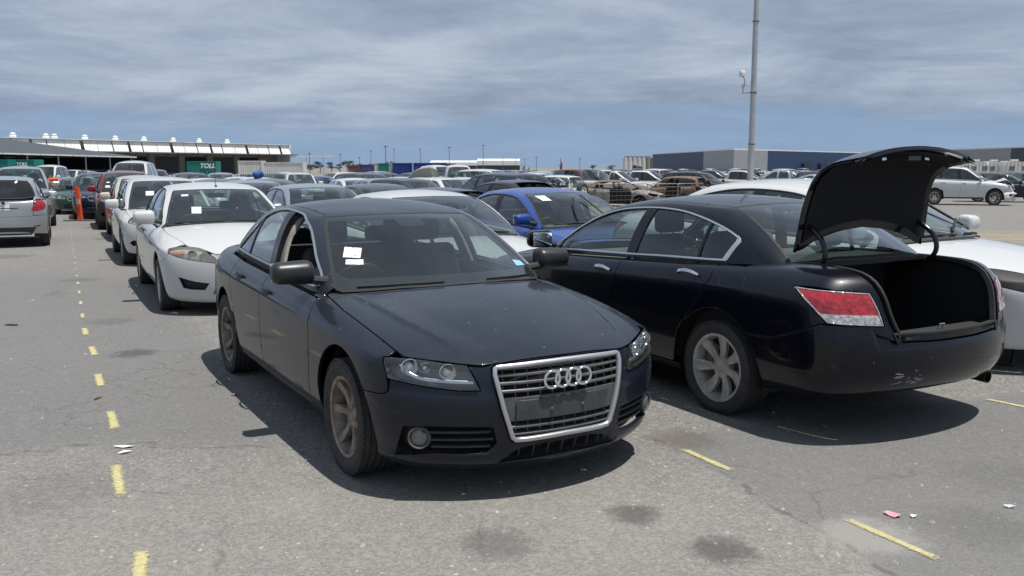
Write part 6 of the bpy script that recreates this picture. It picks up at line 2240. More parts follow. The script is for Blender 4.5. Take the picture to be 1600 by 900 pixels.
# bits of plastic, paper and stone lying about
def litter():
    rs = random.Random(11)
    m = MB()
    for k in range(900):
        y = 3.0 + rs.random() ** 2 * 22; x = rs.uniform(-0.62, 0.62) * y
        s = 0.004 + rs.random() ** 3 * 0.012
        c = Vector((x, y, gz(y) + s * .4)); a = rs.random() * 6.28
        v = [c + Vector((math.cos(a + q * 1.57) * s * rs.uniform(.6, 1.2), math.sin(a + q * 1.57) * s * rs.uniform(.6, 1.2), -s * .4)) for q in range(4)] + [c + Vector((0, 0, s * .5))]
        m.add(v, [(0, 1, 4), (1, 2, 4), (2, 3, 4), (3, 0, 4)])
    tag(m.build('gravel', 'stone_chip', smooth=False), 'loose stone chips scattered over the asphalt', 'gravel', kind='stuff')


simple('stone_chip', (0.33, 0.32, 0.30), 0.9, var=0.5, scale=3)
simple('litter_white', (0.72, 0.72, 0.70), 0.8, var=0.15)
simple('litter_pink', (0.66, 0.30, 0.33), 0.8, var=0.3, scale=60)
simple('litter_red', (0.40, 0.02, 0.03), 0.5)
simple('litter_dark', (0.03, 0.03, 0.03), 0.7)
litter()


def scrap(u, v, size, mat, label, seed, asp=0.5, lift=0.012, cat='litter', name='paper_scrap'):
    """a crumpled flat scrap lying on the ground at a pixel of the photograph"""
    rs = random.Random(seed)
    x, y = u, v
    n = 9; m = MB()
    pts = [(0, 0, lift * rs.uniform(.8, 1.6))]
    for i in range(n):
        a = 2 * math.pi * i / n; r = size * rs.uniform(.55, 1.0)
        pts.append((r * math.cos(a), r * asp * math.sin(a), rs.uniform(0.002, lift)))
    low = [(p[0] * .96, p[1] * .96, max(0.001, p[2] - 0.004)) for p in pts]
    k = n + 1
    f = [(0, 1 + i, 1 + (i + 1) % n) for i in range(n)] + [(k, k + 1 + (i + 1) % n, k + 1 + i) for i in range(n)] + [(1 + i, k + 1 + i, k + 1 + (i + 1) % n, 1 + (i + 1) % n) for i in range(n)]
    m.add(pts + low, f)
    o = m.build(name, mat, smooth=False)
    o.location = (x, y, gz(y) + 0.003); o.rotation_euler = (0, 0, rs.random() * 3)
    return tag(o, label, cat)


scrap(-2.33, 5.13, .075, 'litter_white', 'flat white plastic scrap beside the yellow dashes, lower left', 1, .3)
scrap(-2.27, 5.02, .05, 'litter_white', 'smaller white scrap just in front of the flat white one', 2, .35)
scrap(1.83, 4.08, .055, 'litter_pink', 'torn pink and white wrapper near the right yellow line', 3, .6)
scrap(1.92, 4.06, .022, 'litter_white', 'small white torn piece next to the pink wrapper', 4, .6)
scrap(2.45, 4.18, .035, 'litter_white', 'thin white sliver on the asphalt at lower right', 5, .3)
scrap(-2.04, 6.35, .03, 'litter_red', 'small red plastic shard on the asphalt left of the dark sedan', 6, .5)
scrap(-3.0, 6.25, .05, 'litter_dark', 'small black rubber strip beside the yellow dashes', 7, .2)
scrap(-5.3, 8.1, .16, 'litter_white', 'long pale strip lying on the asphalt far left', 8, .10)
scrap(-5.35, 9.35, .12, 'litter_dark', 'dark rag on the asphalt left of the white hatchback', 9, .4)


# ================================================================ buildings and far things
def at(u, v, d):
    """point at forward distance d seen at a pixel of the 1600 x 900 picture (used only to measure the place)"""
    c, s = math.cos(R(7.72)), math.sin(R(7.72))
    a, b = (u - 800) / 1386.0, (v - 450) / 1386.0
    dy = c - s * b; dz = -s - c * b
    t = d / dy
    return Vector((a * t, d, 1.659 + dz * t))


def corrugated(name, col, pitch, axis='X', rough=0.5):
    m, nt, b = new_mat(name)
    N, L = nt.nodes, nt.links
    val, ma, noise, rng, mix, vor = node_tools(nt)
    tc = N.new('ShaderNodeTexCoord'); P = tc.outputs['Object']
    sx = N.new('ShaderNodeSeparateXYZ'); L.new(P, sx.inputs[0])
    w = ma('SINE', ma('MULTIPLY', sx.outputs[axis], 6.283 / pitch))
    n = noise(P, 0.6, 4)
    L.new(mix(rng(n, 0.3, 0.7), tuple(c * 0.88 for c in col), tuple(min(1, c * 1.08) for c in col)), b.inputs['Base Color'])
    b.inputs['Roughness'].default_value = rough
    bp = N.new('ShaderNodeBump'); bp.inputs['Strength'].default_value = 0.5; bp.inputs['Distance'].default_value = 0.05
    L.new(w, bp.inputs['Height']); L.new(bp.outputs[0], b.inputs['Normal'])


corrugated('cladding_white', (0.82, 0.82, 0.78), 0.6)
corrugated('cladding_navy', (0.022, 0.050, 0.115), 1.2)
corrugated('cladding_grey', (0.30, 0.32, 0.34), 1.2)
corrugated('cladding_dark', (0.060, 0.075, 0.095), 1.2)
corrugated('roof_dark', (0.055, 0.060, 0.068), 1.0, 'Y')
simple('roof_white', (0.72, 0.73, 0.72), 0.5, var=0.1, scale=0.3)
simple('concrete', (0.27, 0.255, 0.23), 0.85, var=0.2, scale=1.5)
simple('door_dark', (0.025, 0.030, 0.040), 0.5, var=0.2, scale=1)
simple('dock_dark', (0.012, 0.013, 0.016), 0.8)
simple('steel_grey', (0.40, 0.42, 0.43), 0.45, metal=0.4, var=0.12, scale=3)
simple('steel_dark', (0.12, 0.12, 0.125), 0.6, var=0.2, scale=3)
corrugated('container_green', (0.005, 0.19, 0.16), 0.35)
corrugated('container_blue', (0.010, 0.030, 0.22), 0.35)
corrugated('container_purple', (0.075, 0.085, 0.22), 0.35)
corrugated('container_red', (0.22, 0.035, 0.03), 0.35)
corrugated('container_brown', (0.17, 0.07, 0.05), 0.35)
corrugated('container_white', (0.66, 0.65, 0.62), 0.35)
simple('orange', (0.75, 0.10, 0.03), 0.5, var=0.15)
simple('bin_yellow', (0.55, 0.30, 0.03), 0.6, var=0.2, scale=5)
simple('tarp_blue', (0.02, 0.09, 0.32), 0.6, var=0.4, scale=6, bump=0.5)
simple('leaf_dark', (0.030, 0.048, 0.026), 0.8, var=0.5, scale=0.8)
simple('leaf_dry', (0.14, 0.115, 0.07), 0.8, var=0.4, scale=0.8)
simple('bark', (0.07, 0.055, 0.04), 0.9, var=0.3)


def wall_box(m, a, b, z0, z1, thick, mi=0):
    """an upright slab from plan point a to plan point b"""
    a, b = Vector(a), Vector(b)
    d = (b - a); l = d.length; ang = math.atan2(d.y, d.x)
    c = (a + b) / 2 + Vector((-math.sin(ang), math.cos(ang))) * thick / 2
    m.box((c.x, c.y, (z0 + z1) / 2), (l, thick, z1 - z0), ang, mi=mi)


def warehouse_left():
    root = empty('warehouse', (-95, 245, 0), 0, 'long pale warehouse with roof vents and dark loading doors, far left', 'building')
    base = Vector((-95, 245))
    A = Vector((-132, 190)) - base; B_ = Vector((-69.6, 282)) - base
    d = (B_ - A).normalized(); n = Vector((d.y, -d.x))      # n faces the camera
    P = lambda t, o=0.0: A + d * t + n * o
    Lw = (B_ - A).length
    m = MB(); wall_box(m, P(0, -40), P(Lw, -40), 0, 9.0, .4); wall_box(m, P(Lw, 0), P(Lw, -40), 0, 9.0, .4)
    q = [P(0), P(Lw), P(Lw, -40), P(0, -40)]
    m.add([(p.x, p.y, 8.9) for p in q], [(0, 1, 2, 3)])
    m.build('roof', 'roof_white', root, smooth=False)
    m = MB(); wall_box(m, P(0, -6), P(Lw, -6), 0, 6.2, .3); m.build('wall', 'concrete', root, smooth=False)
    # bright fascia in bays with open slots between
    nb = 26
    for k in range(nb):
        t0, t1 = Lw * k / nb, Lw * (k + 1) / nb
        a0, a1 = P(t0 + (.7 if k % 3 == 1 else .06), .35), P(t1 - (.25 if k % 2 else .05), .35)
        b0, b1 = a0 - n * 1.0, a1 - n * 1.0          # upright fascia tilted back so that it takes more sun
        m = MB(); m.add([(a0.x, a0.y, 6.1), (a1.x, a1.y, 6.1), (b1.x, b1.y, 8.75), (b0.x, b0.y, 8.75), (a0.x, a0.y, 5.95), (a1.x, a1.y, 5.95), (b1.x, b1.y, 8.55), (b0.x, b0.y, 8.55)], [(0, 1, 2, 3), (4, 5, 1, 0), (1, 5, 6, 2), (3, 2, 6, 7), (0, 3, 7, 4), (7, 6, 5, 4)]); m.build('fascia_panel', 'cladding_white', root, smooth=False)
    m = MB(); wall_box(m, P(0, -.9), P(Lw, -.9), 6.1, 8.5, .2); m.build('fascia_backing', 'steel_grey', root, smooth=False)
    m = MB(); wall_box(m, P(-1, -.8), P(Lw + 1, -.8), 8.62, 9.0, .6); m.build('ridge_cap', 'roof_white', root, smooth=False)
    m = MB(); wall_box(m, P(-1, 1.2), P(Lw + 2, 1.2), 5.75, 6.1, 6.0); m.build('canopy', 'steel_dark', root, smooth=False)
    t = Lw - 8
    k = 0
    while t > 20:
        m = MB(); wall_box(m, P(t - 7, -5.9), P(t, -5.9), 0.6, 5.0, .2); m.build('loading_door', 'door_dark' if k % 2 else 'dock_dark', root, smooth=False)
        m = MB(); wall_box(m, P(t + .3, -5.5), P(t + 2.0, -5.5), 0, 6.0, .5); m.build('pillar', 'concrete', root, smooth=False)
        t -= 9.6; k += 1
    for u in (4, 46, 97, 110, 157, 204, 248, 293, 333, 376):
        # vents stand on the roof ridge line
        a = (u - 800) / 1386.0
        # intersection of the sight line with the fascia line
        o = A + base; den = d.x - a * d.y * 1.0
        t = (a * o.y * 1.0 - o.x) / den
        c = P(t, -4.5)
        m = MB()
        m.lathe([(.55, 0), (.55, .35), (.72, .45), (.8, .65), (.72, .9), (.4, 1.0), (.45, 1.1), (.62, 1.2), (.5, 1.45), (.02, 1.55)], 12, 'Z', c=(c.x, c.y, 8.8))
        m.build('roof_vent', 'roof_white', root)
    # the lean-to roof at the right-hand end
    m = MB(); e = P(Lw); f_ = e + Vector((10.5, 1.5)); g = f_ + Vector((1, 8)); h = e + Vector((1, 8))
    m.add([(e.x, e.y, 5.2), (f_.x, f_.y, 5.4), (g.x, g.y, 5.5), (h.x, h.y, 5.3), (e.x, e.y, 5.5), (f_.x, f_.y, 5.6), (g.x, g.y, 5.7), (h.x, h.y, 5.6)], [(3, 2, 1, 0), (4, 5, 6, 7), (0, 1, 5, 4), (1, 2, 6, 5), (2, 3, 7, 6), (3, 0, 4, 7)])
    m.build('side_awning', 'roof_white', root, smooth=False)
    for k in (0.45, 0.95):
        c = e + (f_ - e) * k
        m = MB(); m.tube([(c.x, c.y, 0), (c.x, c.y, 5.3)], .12, 8); m.build('awning_post', 'steel_grey', root)


def shed_left():
    root = empty('open_shed', (-92, 140, 0), 0, 'low open shed with dark hipped roof and white gutter, far left edge', 'building')
    bx, by = -92, 140
    e0, e1 = Vector((-72, 96)), Vector((-71.6, 171)); w0, w1 = Vector((-112, 96)), Vector((-112, 171))
    r0, r1 = Vector((-92, 90)), Vector((-92, 157))
    m = MB()
    pts = [(*e0, 4.0), (*e1, 4.0), (*w1, 4.0), (*w0, 4.0), (*r0, 7.35), (*r1, 7.35)]
    pts = [(p[0] - bx, p[1] - by, p[2]) for p in pts]
    m.add(pts, [(0, 1, 5, 4), (1, 2, 5), (2, 3, 4, 5), (3, 0, 4)])
    m.add([(p[0], p[1], p[2] - .12) for p in pts], [(4, 5, 1, 0), (5, 2, 1), (5, 4, 3, 2), (4, 0, 3)])
    m.build('roof', 'roof_dark', root, smooth=False)
    n = 15
    for k in range(n):
        y0 = 96 + 75 * k / n; y1 = 96 + 75 * (k + 1) / n - .35
        m = MB(); m.box((-71.55 - bx, (y0 + y1) / 2 - by, 3.9), (.25, y1 - y0, .22)); m.build('gutter', 'roof_white', root, smooth=False)
    for k in range(9):
        y = 97 + 73 * k / 8
        m = MB(); m.tube([(-72.2 - bx, y - by, 0), (-72.2 - bx, y - by, 3.9)], .13, 8); m.build('post', 'steel_grey', root)
        m = MB(); m.tube([(-111 - bx, y - by, 0), (-111 - bx, y - by, 3.9)], .13, 8); m.build('post', 'steel_dark', root)
    m = MB(); m.box((-111.8 - bx, 134 - by, 1.9), (.3, 74, 3.8)); m.build('back_wall', 'door_dark', root, smooth=False)
    m = MB(); m.box((-92 - bx, 171 - by, 2.7), (40, .2, 2.2)); m.build('end_wall', 'door_dark', root, smooth=False)


def big_shed(name, pts, mats, h, label, stripe=None):
    """a warehouse shown by two walls that meet at the near corner; mats: (share of wall, material) per wall"""
    c = pts[1]
    root = empty(name, (c[0], c[1], 0), 0, label, 'building')
    O = Vector(c)
    k = 0
    for (a, b), ms in zip(((pts[0], pts[1]), (pts[1], pts[2])), mats):
        a, b = Vector(a) - O, Vector(b) - O
        t = 0.0
        for share, mat in ms:
            m = MB(); wall_box(m, a + (b - a) * t, a + (b - a) * (t + share), 0, h, .5)
            m.build('wall_panel', mat, root, smooth=False); t += share
    a, b, c2 = Vector(pts[0]) - O, Vector((0, 0)), Vector(pts[2]) - O
    dd = a + c2
    m = MB()
    m.add([(a.x, a.y, h), (0, 0, h), (c2.x, c2.y, h), (dd.x, dd.y, h), (a.x, a.y, h + .6), (0, 0, h + .6), (c2.x, c2.y, h + .6), (dd.x, dd.y, h + .6)], [(4, 5, 6, 7), (0, 1, 5, 4), (1, 2, 6, 5), (3, 2, 1, 0), (2, 3, 7, 6), (3, 0, 4, 7)])
    m.build('roof', 'roof_white', root, smooth=False)
    return root


warehouse_left()
shed_left()
r = big_shed('blue_shed', [(102, 651), (118, 478), (240, 600)], [((.70, 'cladding_navy'), (.30, 'cladding_grey')), ((.21, 'cladding_grey'), (.79, 'cladding_navy'))], 11.4, 'long navy and grey metal warehouse behind the light pole')
for k, (u, w) in enumerate(((.50, 10), (.62, 9))):
    m = MB(); m.box((122 * u - 3, 122 * u - 4, 2.2), (w, 2, 4.4), R(45)); m.build('dock_door', 'door_dark', r, smooth=False)
big_shed('grey_shed', [(300, 640), (248, 512), (262, 380)], [((1.0, 'cladding_grey'),), ((.42, 'cladding_grey'), (.58, 'cladding_dark'))], 11.8, 'grey and charcoal metal warehouse at the right edge')

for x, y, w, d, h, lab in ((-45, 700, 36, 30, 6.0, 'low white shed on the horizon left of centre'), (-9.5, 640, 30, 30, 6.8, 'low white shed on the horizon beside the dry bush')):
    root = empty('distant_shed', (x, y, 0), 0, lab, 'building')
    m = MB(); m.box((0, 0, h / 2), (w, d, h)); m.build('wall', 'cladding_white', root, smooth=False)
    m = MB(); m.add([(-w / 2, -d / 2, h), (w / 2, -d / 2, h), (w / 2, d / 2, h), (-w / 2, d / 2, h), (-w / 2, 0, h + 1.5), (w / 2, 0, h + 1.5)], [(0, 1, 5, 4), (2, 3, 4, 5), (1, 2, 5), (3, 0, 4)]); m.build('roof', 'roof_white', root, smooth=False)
    m = MB(); m.box((0, -d / 2 - .15, 2.0), (w, .3, 3.2)); m.build('painted_shadow_band', 'door_dark', root, smooth=False)  # dark slab across the front, shade put in as colour
# grain silos
root = empty('silo_block', (118, 830, 0), 0, 'row of pale concrete silos on the horizon left of the navy warehouse', 'silos')
for k in range(7):
    m = MB(); m.lathe([(.01, 0), (2.3, 0), (2.3, 11), (2.0, 11.2), (.01, 11.2)], 16, 'Z', c=(-13 + k * 4.2, 0, 0)); m.build('silo', 'container_white' if k < 5 else 'concrete', root)
m = MB(); m.box((-2, 0, 11.9), (24, 4, 1.2)); m.build('top_gallery', 'concrete', root, smooth=False)


def container(name, u0, u1, vt, d, h, mat, label, cat='container', depth=2.4, frame=True, z0=0.0):
    x0, x1 = at(u0, 262, d).x, at(u1, 262, d).x
    c = ((x0 + x1) / 2, d, 0)
    root = empty(name, c, 0, label, cat)
    w = x1 - x0
    m = MB(); h += .25; m.box((0, depth / 2, z0 + h / 2), (w, depth, h)); m.build('box', mat, root, smooth=False)
    if frame:
        for sx in (-1, 1):
            m = MB(); m.box((sx * (w / 2 - .08), -.03, z0 + h / 2), (.16, .10, h + .04)); m.build('corner_post', mat, root, smooth=False)
        for z in (z0 + .08, z0 + h - .08):
            m = MB(); m.box((0, -.02, z), (w - .34, .09, .16)); m.build('rail', mat, root, smooth=False)
    return root


def text_mesh(txt, size, mat, parent, loc, rot=(R(90), 0, 0), bold=0.012, shear=0.0):
    cu = bpy.data.curves.new('lettering', 'FONT')
    cu.body = txt; cu.size = size; cu.align_x = 'CENTER'; cu.align_y = 'CENTER'; cu.extrude = 0.02; cu.offset = bold; cu.shear = shear
    o = bpy.data.objects.new('lettering', cu); COL.objects.link(o)
    dg = bpy.context.evaluated_depsgraph_get()
    me = bpy.data.meshes.new_from_object(o.evaluated_get(dg))
    bpy.data.objects.remove(o)
    n = bpy.data.objects.new('lettering', me); me.materials.clear(); me.materials.append(MATS[mat])
    link(n, parent); n.location = loc; n.rotation_euler = rot
    return n


c = container('green_container', 292, 338, 252, 150, 2.75, 'container_green', 'green TOLL trailer box in front of the warehouse doors', 'trailer')
text_mesh('TOLL', 1.05, 'roof_white', c, (1.0, -.12, 2.2), bold=.04, shear=.25)
c = container('green_container', 16, 54, 250, 118, 2.75, 'container_green', 'green trailer box under the dark shed at the left edge', 'trailer')
text_mesh('TOLL', .62, 'roof_white', c, (.0, -.12, 2.35), bold=.025, shear=.25)
container('green_container', -14, 13, 250, 116, 2.75, 'container_green', 'green trailer box cut by the left picture edge', 'trailer')
container('white_trailer', 372, 409, 252, 140, 2.75, 'container_white', 'shorter white trailer box right of the green one', 'trailer')
container('white_trailer', 411, 474, 253, 138, 2.5, 'container_white', 'longer white trailer box at the end of the warehouse', 'trailer')
container('curtain_trailer', 613, 643, 254, 205, 2.75, 'container_blue', 'short bright blue curtain trailer in the far yard', 'trailer')
container('curtain_trailer', 646, 697, 254, 203, 2.75, 'container_blue', 'long bright blue curtain trailer in the far yard', 'trailer')
container('red_container', 697.5, 712, 255, 203, 2.6, 'container_red', 'dull red container at the end of the blue trailers', 'container')
container('purple_container', 560, 584, 256, 208, 2.4, 'container_purple', 'faded purple container left of the teal one', 'container')
container('teal_container', 591, 607, 254, 206, 2.7, 'container_green', 'teal container between two white uprights in the far yard', 'container')
container('white_container', 585, 591, 253, 207, 2.8, 'container_white', 'narrow white container left of the teal one', 'container')
container('white_container', 607.5, 612.5, 253, 207, 2.8, 'container_white', 'narrow white container right of the teal one', 'container')
container('brown_container', 544, 560, 257, 206, 2.2, 'container_brown', 'rusty brown container beside the purple one', 'container')


# light pole with the sensor box
pr_ = empty('light_pole', (at(1173, 262, 40).x, 40, 0), 0, 'tall grey light pole with a small sensor on a bracket', 'light pole')
m = MB(); m.lathe([(.17, 0), (.145, .05), (.14, 2.9)], 16, 'Z'); m.build('lower_shaft', 'steel_grey', pr_)
m = MB(); m.lathe([(.135, 2.9), (.132, 2.94), (.120, 8.2), (.116, 8.25), (.10, 12.5), (.01, 12.52)], 16, 'Z'); m.build('upper_shaft', 'steel_grey', pr_)
for z in (2.9, 5.15, 8.2):
    m = MB(); m.lathe([(.142, z - .03), (.148, z - .02), (.148, z + .02), (.138, z + .03)], 16, 'Z'); m.build('band', 'steel_dark', pr_)
m = MB(); m.box((-.30, 0, 5.13), (.42, .05, .05)); m.tube([(-.47, 0, 5.13), (-.47, 0, 5.34), (-.40, 0, 5.45), (-.40, 0, 5.72), (-.50, 0, 5.85)], .028, 8); m.box((-.47, 0, 5.42), (.10, .08, .16)); br = m.build('bracket', 'steel_grey', pr_)
m = MB(); m.lathe([(.02, 5.83), (.125, 5.84), (.13, 5.95), (.125, 6.07), (.105, 6.10), (.01, 6.11)], 14, 'Z', c=(-.52, 0, 0)); m.build('sensor', 'container_white', pr_)
m = MB(); m.box((-.28, 0, 5.42), (.20, .015, .015)); m.build('bracket_stay', 'steel_grey', pr_)
# far floodlight poles
for (u, vt, d) in ((603, 229, 210), (657, 233, 300), (702, 230, 260), (580, 236, 320), (755, 227, 280), (616, 233, 340), (532, 241, 300), (786, 247, 420), (806, 248, 420), (820, 249, 420), (838, 246, 330), (906, 248, 300), (875, 258, 300), (562, 246, 330), (484, 240, 250)):
    p = at(u, 262, d); top = at(u, vt, d).z
    root = empty('floodlight_mast', (p.x, d, 0), 0, 'thin far floodlight mast standing on the horizon', 'light mast', 'far floodlight masts')
    m = MB(); m.tube([(0, 0, 0), (0, 0, top + .25)], [.11, .07], 6); m.build('mast', 'steel_dark', root)
    m = MB(); m.box((0, 0, top + .25), (.9, .3, .2)); m.build('lamp_head', 'steel_dark', root, smooth=False)


def tree(u, d, vt, w, label, seed, mat='leaf_dark', n=900):
    rs = random.Random(seed)
    p = at(u, 262, d); top = at(u, vt, d).z; wd = w * d / 1386.0
    root = empty('tree', (p.x, d, 0), 0, label, 'tree', 'trees along the horizon')
    m = MB()
    m.tube([(0, 0, 0), (wd * .02, 0, top * .35), (-wd * .02, 0, top * .7)], [top * .035, top * .028, top * .012], 7)
    for k in range(4):
        a = rs.random() * 6.28; r = wd * .32
        m.tube([(0, 0, top * (.3 + .08 * k)), (r * .5 * math.cos(a), r * .5 * math.sin(a), top * (.5 + .06 * k)), (r * math.cos(a), r * math.sin(a), top * (.62 + .06 * k))], [top * .02, top * .013, top * .006], 5)
    m.build('trunk', 'bark', root)
    m = MB()
    blobs = [(rs.uniform(-.34, .34) * wd, rs.uniform(-.25, .25) * wd, top * rs.uniform(.45, .86), rs.uniform(.13, .25) * wd) for _ in range(9)]
    for k in range(n):
        bx, by, bz, br = rs.choice(blobs)
        while True:
            q = Vector((rs.uniform(-1, 1), rs.uniform(-1, 1), rs.uniform(-1, 1)))
            if q.length < 1: break
        c = Vector((bx + q.x * br, by + q.y * br, min(top, bz + q.z * br * .6)))
        s = wd * rs.uniform(.02, .045)
        a = Vector((rs.uniform(-1, 1), rs.uniform(-1, 1), rs.uniform(-1, 1))).normalized(); b = a.orthogonal().normalized()
        cc = a.cross(b)
        m.add([c + b * s, c + cc * s * .6, c - b * s, c - cc * s * .6], [(0, 1, 2, 3)])
    m.build('crown', mat, root, smooth=False)


for k, (u, d, vt, w, lab, mat) in enumerate(((500, 330, 250, 20, 'dark rounded tree on the horizon left of the floodlight mast', 'leaf_dark'), (518, 340, 251, 18, 'second dark tree on the horizon, right of the first', 'leaf_dark'), (542, 330, 249, 22, 'widest dark tree on the left horizon', 'leaf_dark'), (558, 345, 252, 16, 'small tree right of the widest one', 'leaf_dark'), (530, 350, 254, 14, 'low tree between the two dark trees', 'leaf_dark'), (582, 350, 253, 14, 'small dark tree behind the purple container', 'leaf_dark'), (608, 340, 249, 13, 'dark tree behind the teal container', 'leaf_dark'), (484, 335, 256, 22, 'low dark scrub tree at the end of the warehouse', 'leaf_dark'), (571, 355, 255, 22, 'low tree beside the purple container', 'leaf_dark'), (926, 420, 254, 11, 'single dark tree on the horizon right of centre', 'leaf_dark'), (955, 430, 257, 14, 'low flat tree on the horizon near the silos', 'leaf_dark'), (996, 500, 257, 18, 'tree in front of the pale silos', 'leaf_dark'), (818, 160, 250, 9, 'bare dry bush left of the white sheds', 'leaf_dry'), (826, 165, 254, 8, 'small dry bush beside the bare one', 'leaf_dry'))):
    tree(u, d, vt, w, lab, 20 + k, mat, 700 if mat == 'leaf_dark' else 300)

# red crane mast on the horizon
root = empty('crane', (at(877, 262, 420).x, 420, 0), 0, 'thin red crane mast on the horizon', 'crane')
tz = at(877, 247, 420).z
m = MB(); m.tube([(0, 0, 0), (0, 0, tz * .7)], .45, 6); m.build('mast', 'container_red', root)
m = MB(); m.tube([(0, 0, tz * .7), (-.5, 0, tz)], .18, 6); m.build('jib', 'steel_dark', root)

# orange bollard on the lane edge
bo = empty('lane_bollard', (-14.7, 30.2, 0), 0, 'orange plastic bollard on a dark base at the lane edge', 'bollard')
m = MB(); m.box((0, 0, .02), (.95, .38, .04)); m.build('base', 'steel_dark', bo, smooth=False)
m = MB(); m.add([(-.05, -.06, .04), (.10, -.06, .04), (.10, .06, .04), (-.05, .06, .04), (-.09, -.05, 1.10), (.04, -.05, 1.10), (.04, .05, 1.10), (-.09, .05, 1.10)], [(3, 2, 1, 0), (4, 5, 6, 7), (0, 1, 5, 4), (1, 2, 6, 5), (2, 3, 7, 6), (3, 0, 4, 7)]); m.build('post', 'orange', bo, smooth=False)
m = MB(); m.box((-.03, 0, 1.13), (.11, .09, .08)); m.build('head', 'orange', bo)
m = MB(); m.box((.03, -.10, .66), (.14, .03, .16)); m.build('tag', 'container_white', bo)
# yellow bin and orange bundle by the far left lane
bn = empty('skip_bin', (at(81, 262, 46).x, 46, 0), R(10), 'small yellow skip bin beside the far silver car', 'bin')
m = MB(); m.add([(-.35, -.4, .35), (.35, -.4, .35), (.35, .4, .35), (-.35, .4, .35), (-.48, -.5, 1.15), (.48, -.5, 1.15), (.48, .5, 1.15), (-.48, .5, 1.15)], [(3, 2, 1, 0), (0, 1, 5, 4), (1, 2, 6, 5), (2, 3, 7, 6), (3, 0, 4, 7)]); m.build('tub', 'bin_yellow', bn, smooth=False)
m = MB(); m.tube([(-.48, -.5, 1.15), (.48, -.5, 1.15), (.48, .5, 1.15), (-.48, .5, 1.15)], .03, 6, closed=True); m.build('rim', 'bin_yellow', bn)
for sx in (-.3, .3):
    m = MB(); m.tube([(sx, -.38, 0), (sx, -.38, .36)], .04, 6); m.tube([(sx, .38, 0), (sx, .38, .36)], .04, 6); m.build('leg', 'steel_dark', bn)
m = MB(); v, f = soft_box((0, 0, 0), (.40, .40, .26), .45, 4); m.add([(p[0] * (1 + .1 * math.sin(15 * p[2])), p[1], p[2] + .02 * math.sin(18 * p[0])) for p in v], f)
o = tag(m.build('sack', 'orange', angle=80), 'orange sack lying on top of the yellow bin', 'sack'); o.location = (at(82, 262, 46).x, 46, 1.27 + gz(46))

# ================================================================ the cars
HOME = R(-60)
audi = build_car(audi_spec(), 0.028, True)
fx_, fy_ = -.158, 5.14
audi.inst('dark_sedan', (fx_ - 1.404 * math.cos(HOME), fy_ - 1.404 * math.sin(HOME), 0), HOME, 'paint_audi', 'dusty dark blue sedan with four rings on its grille, nearest the camera')
accord = build_car(accord_spec(), 0.028, True)
accord.inst('black_sedan', (1.471, 7.559, 0), R(119.5), 'paint_accord', 'glossy black sedan with its empty boot standing open', swap={'seat': 'seat_grey'})


def hatchback_spec():
    """the white five-door behind the dark sedan"""
    S = dict(audi_spec()); S['hood_disp'] = None; S['bump_disp'] = None; S['hood_lines'] = ()
    S = warp(S, X=([-2.43, -1.404, 1.404, 2.27], [-2.42, -1.425, 1.425, 2.34]), Z=([0, .22, .93, 1.43], [0, .22, .985, 1.49]), ys=1.015)
    S['headlight'] = [(1.895, .80, .775), (1.955, .715, .796), (2.009, .620, .797), (2.10, .52, .785), (2.174, .451, .761), (2.274, .375, .686), (2.304, .320, .612), (2.232, .504, .639), (2.158, .632, .659), (2.057, .756, .691), (1.95, .83, .73)]
    S['hood'] = [(.93, .775), (1.30, .765), (1.55, .73), (1.80, .665), (1.92, .64), (2.02, .60), (2.17, .455), (2.262, .37), (2.285, .28), (2.30, .2), (2.31, 0)]
    S['hood_split'] = 7; S['hood_fsplit'] = 4
    S['cowl'] = [(1.12, 0), (1.08, .35), (.93, .775)]
    S['seam_f'] = [(1.96, .72), (1.93, .66), (1.86, .64), (1.77, .60), (1.73, .40), (1.73, .21)]
    S['front_holes'] = [sym([(2.3, 0, .66), (2.3, .25, .66), (2.3, .30, .60), (2.3, .25, .53), (2.3, 0, .52)]), [(2.081, .746, .462), (2.191, .588, .413), (2.263, .44, .391), (2.232, .489, .317), (2.155, .627, .322), (2.104, .699, .336)],
                        sym([(2.3, 0, .43), (2.3, .30, .43), (2.3, .36, .40), (2.27, .40, .27), (2.3, 0, .25)])]
    S['bars'] = {0: 2, 2: 3}; S['frame'] = {0: 'chrome_soft'}
    S['bulbs'] = [(2.13, .58, .715, .050), (2.20, .47, .690, .046)]
    S['indicator'] = [(1.97, .79, .748), (2.05, .67, .772), (2.09, .66, .735), (2.06, .735, .712), (2.00, .80, .722)]
    S['lamp_house'] = 'lamp_grey'; S['lamp_strip'] = None; S['projector'] = False
    S['trim'] = None; S['extra'] = front_extra; S['frit'] = None
    S['papers'] = [[(-.385, 1.188), (-.270, 1.188), (-.295, 1.112), (-.405, 1.113)], [(-.46, 1.335), (-.38, 1.338), (-.38, 1.318), (-.462, 1.315)]]
    S['pane_open_right'] = None; S['pane_mat'] = {}
    S['antenna'] = (.02, .02)
    S['mirror'] = (.72, .965, 1.075); S['mirror_size'] = (.14, .25, .17); S['mirror_mat'] = 'paint'
    S['rim_mat'] = 'alloy'; S['spokes'] = 5; S['rim_style'] = 'plain'; S['handle_mat'] = 'plastic'
    S['wipers'] = [[(.60, 1.0), (.35, 1.015), (.05, 1.02)], [(-.05, 1.02), (-.35, 1.015), (-.62, 1.0)]]
    S['split'] = [(s[0], s[1], s[2]) + tuple(s[3:]) for s in S['split']]
    return windows(S)


white1 = build_car(hatchback_spec(), 0.040)
HD = R(-63)
white1.inst('white_hatchback', (-4.05, 12.14, 0), HD, 'paint_white', 'dusty white hatchback with hazy headlights directly behind the dark sedan', swap={'lens': 'lens_yellow'})

sedan = build_car(windows(sedan_spec()), 0.050)
wagon = build_car(windows(wagon_spec()), 0.050)


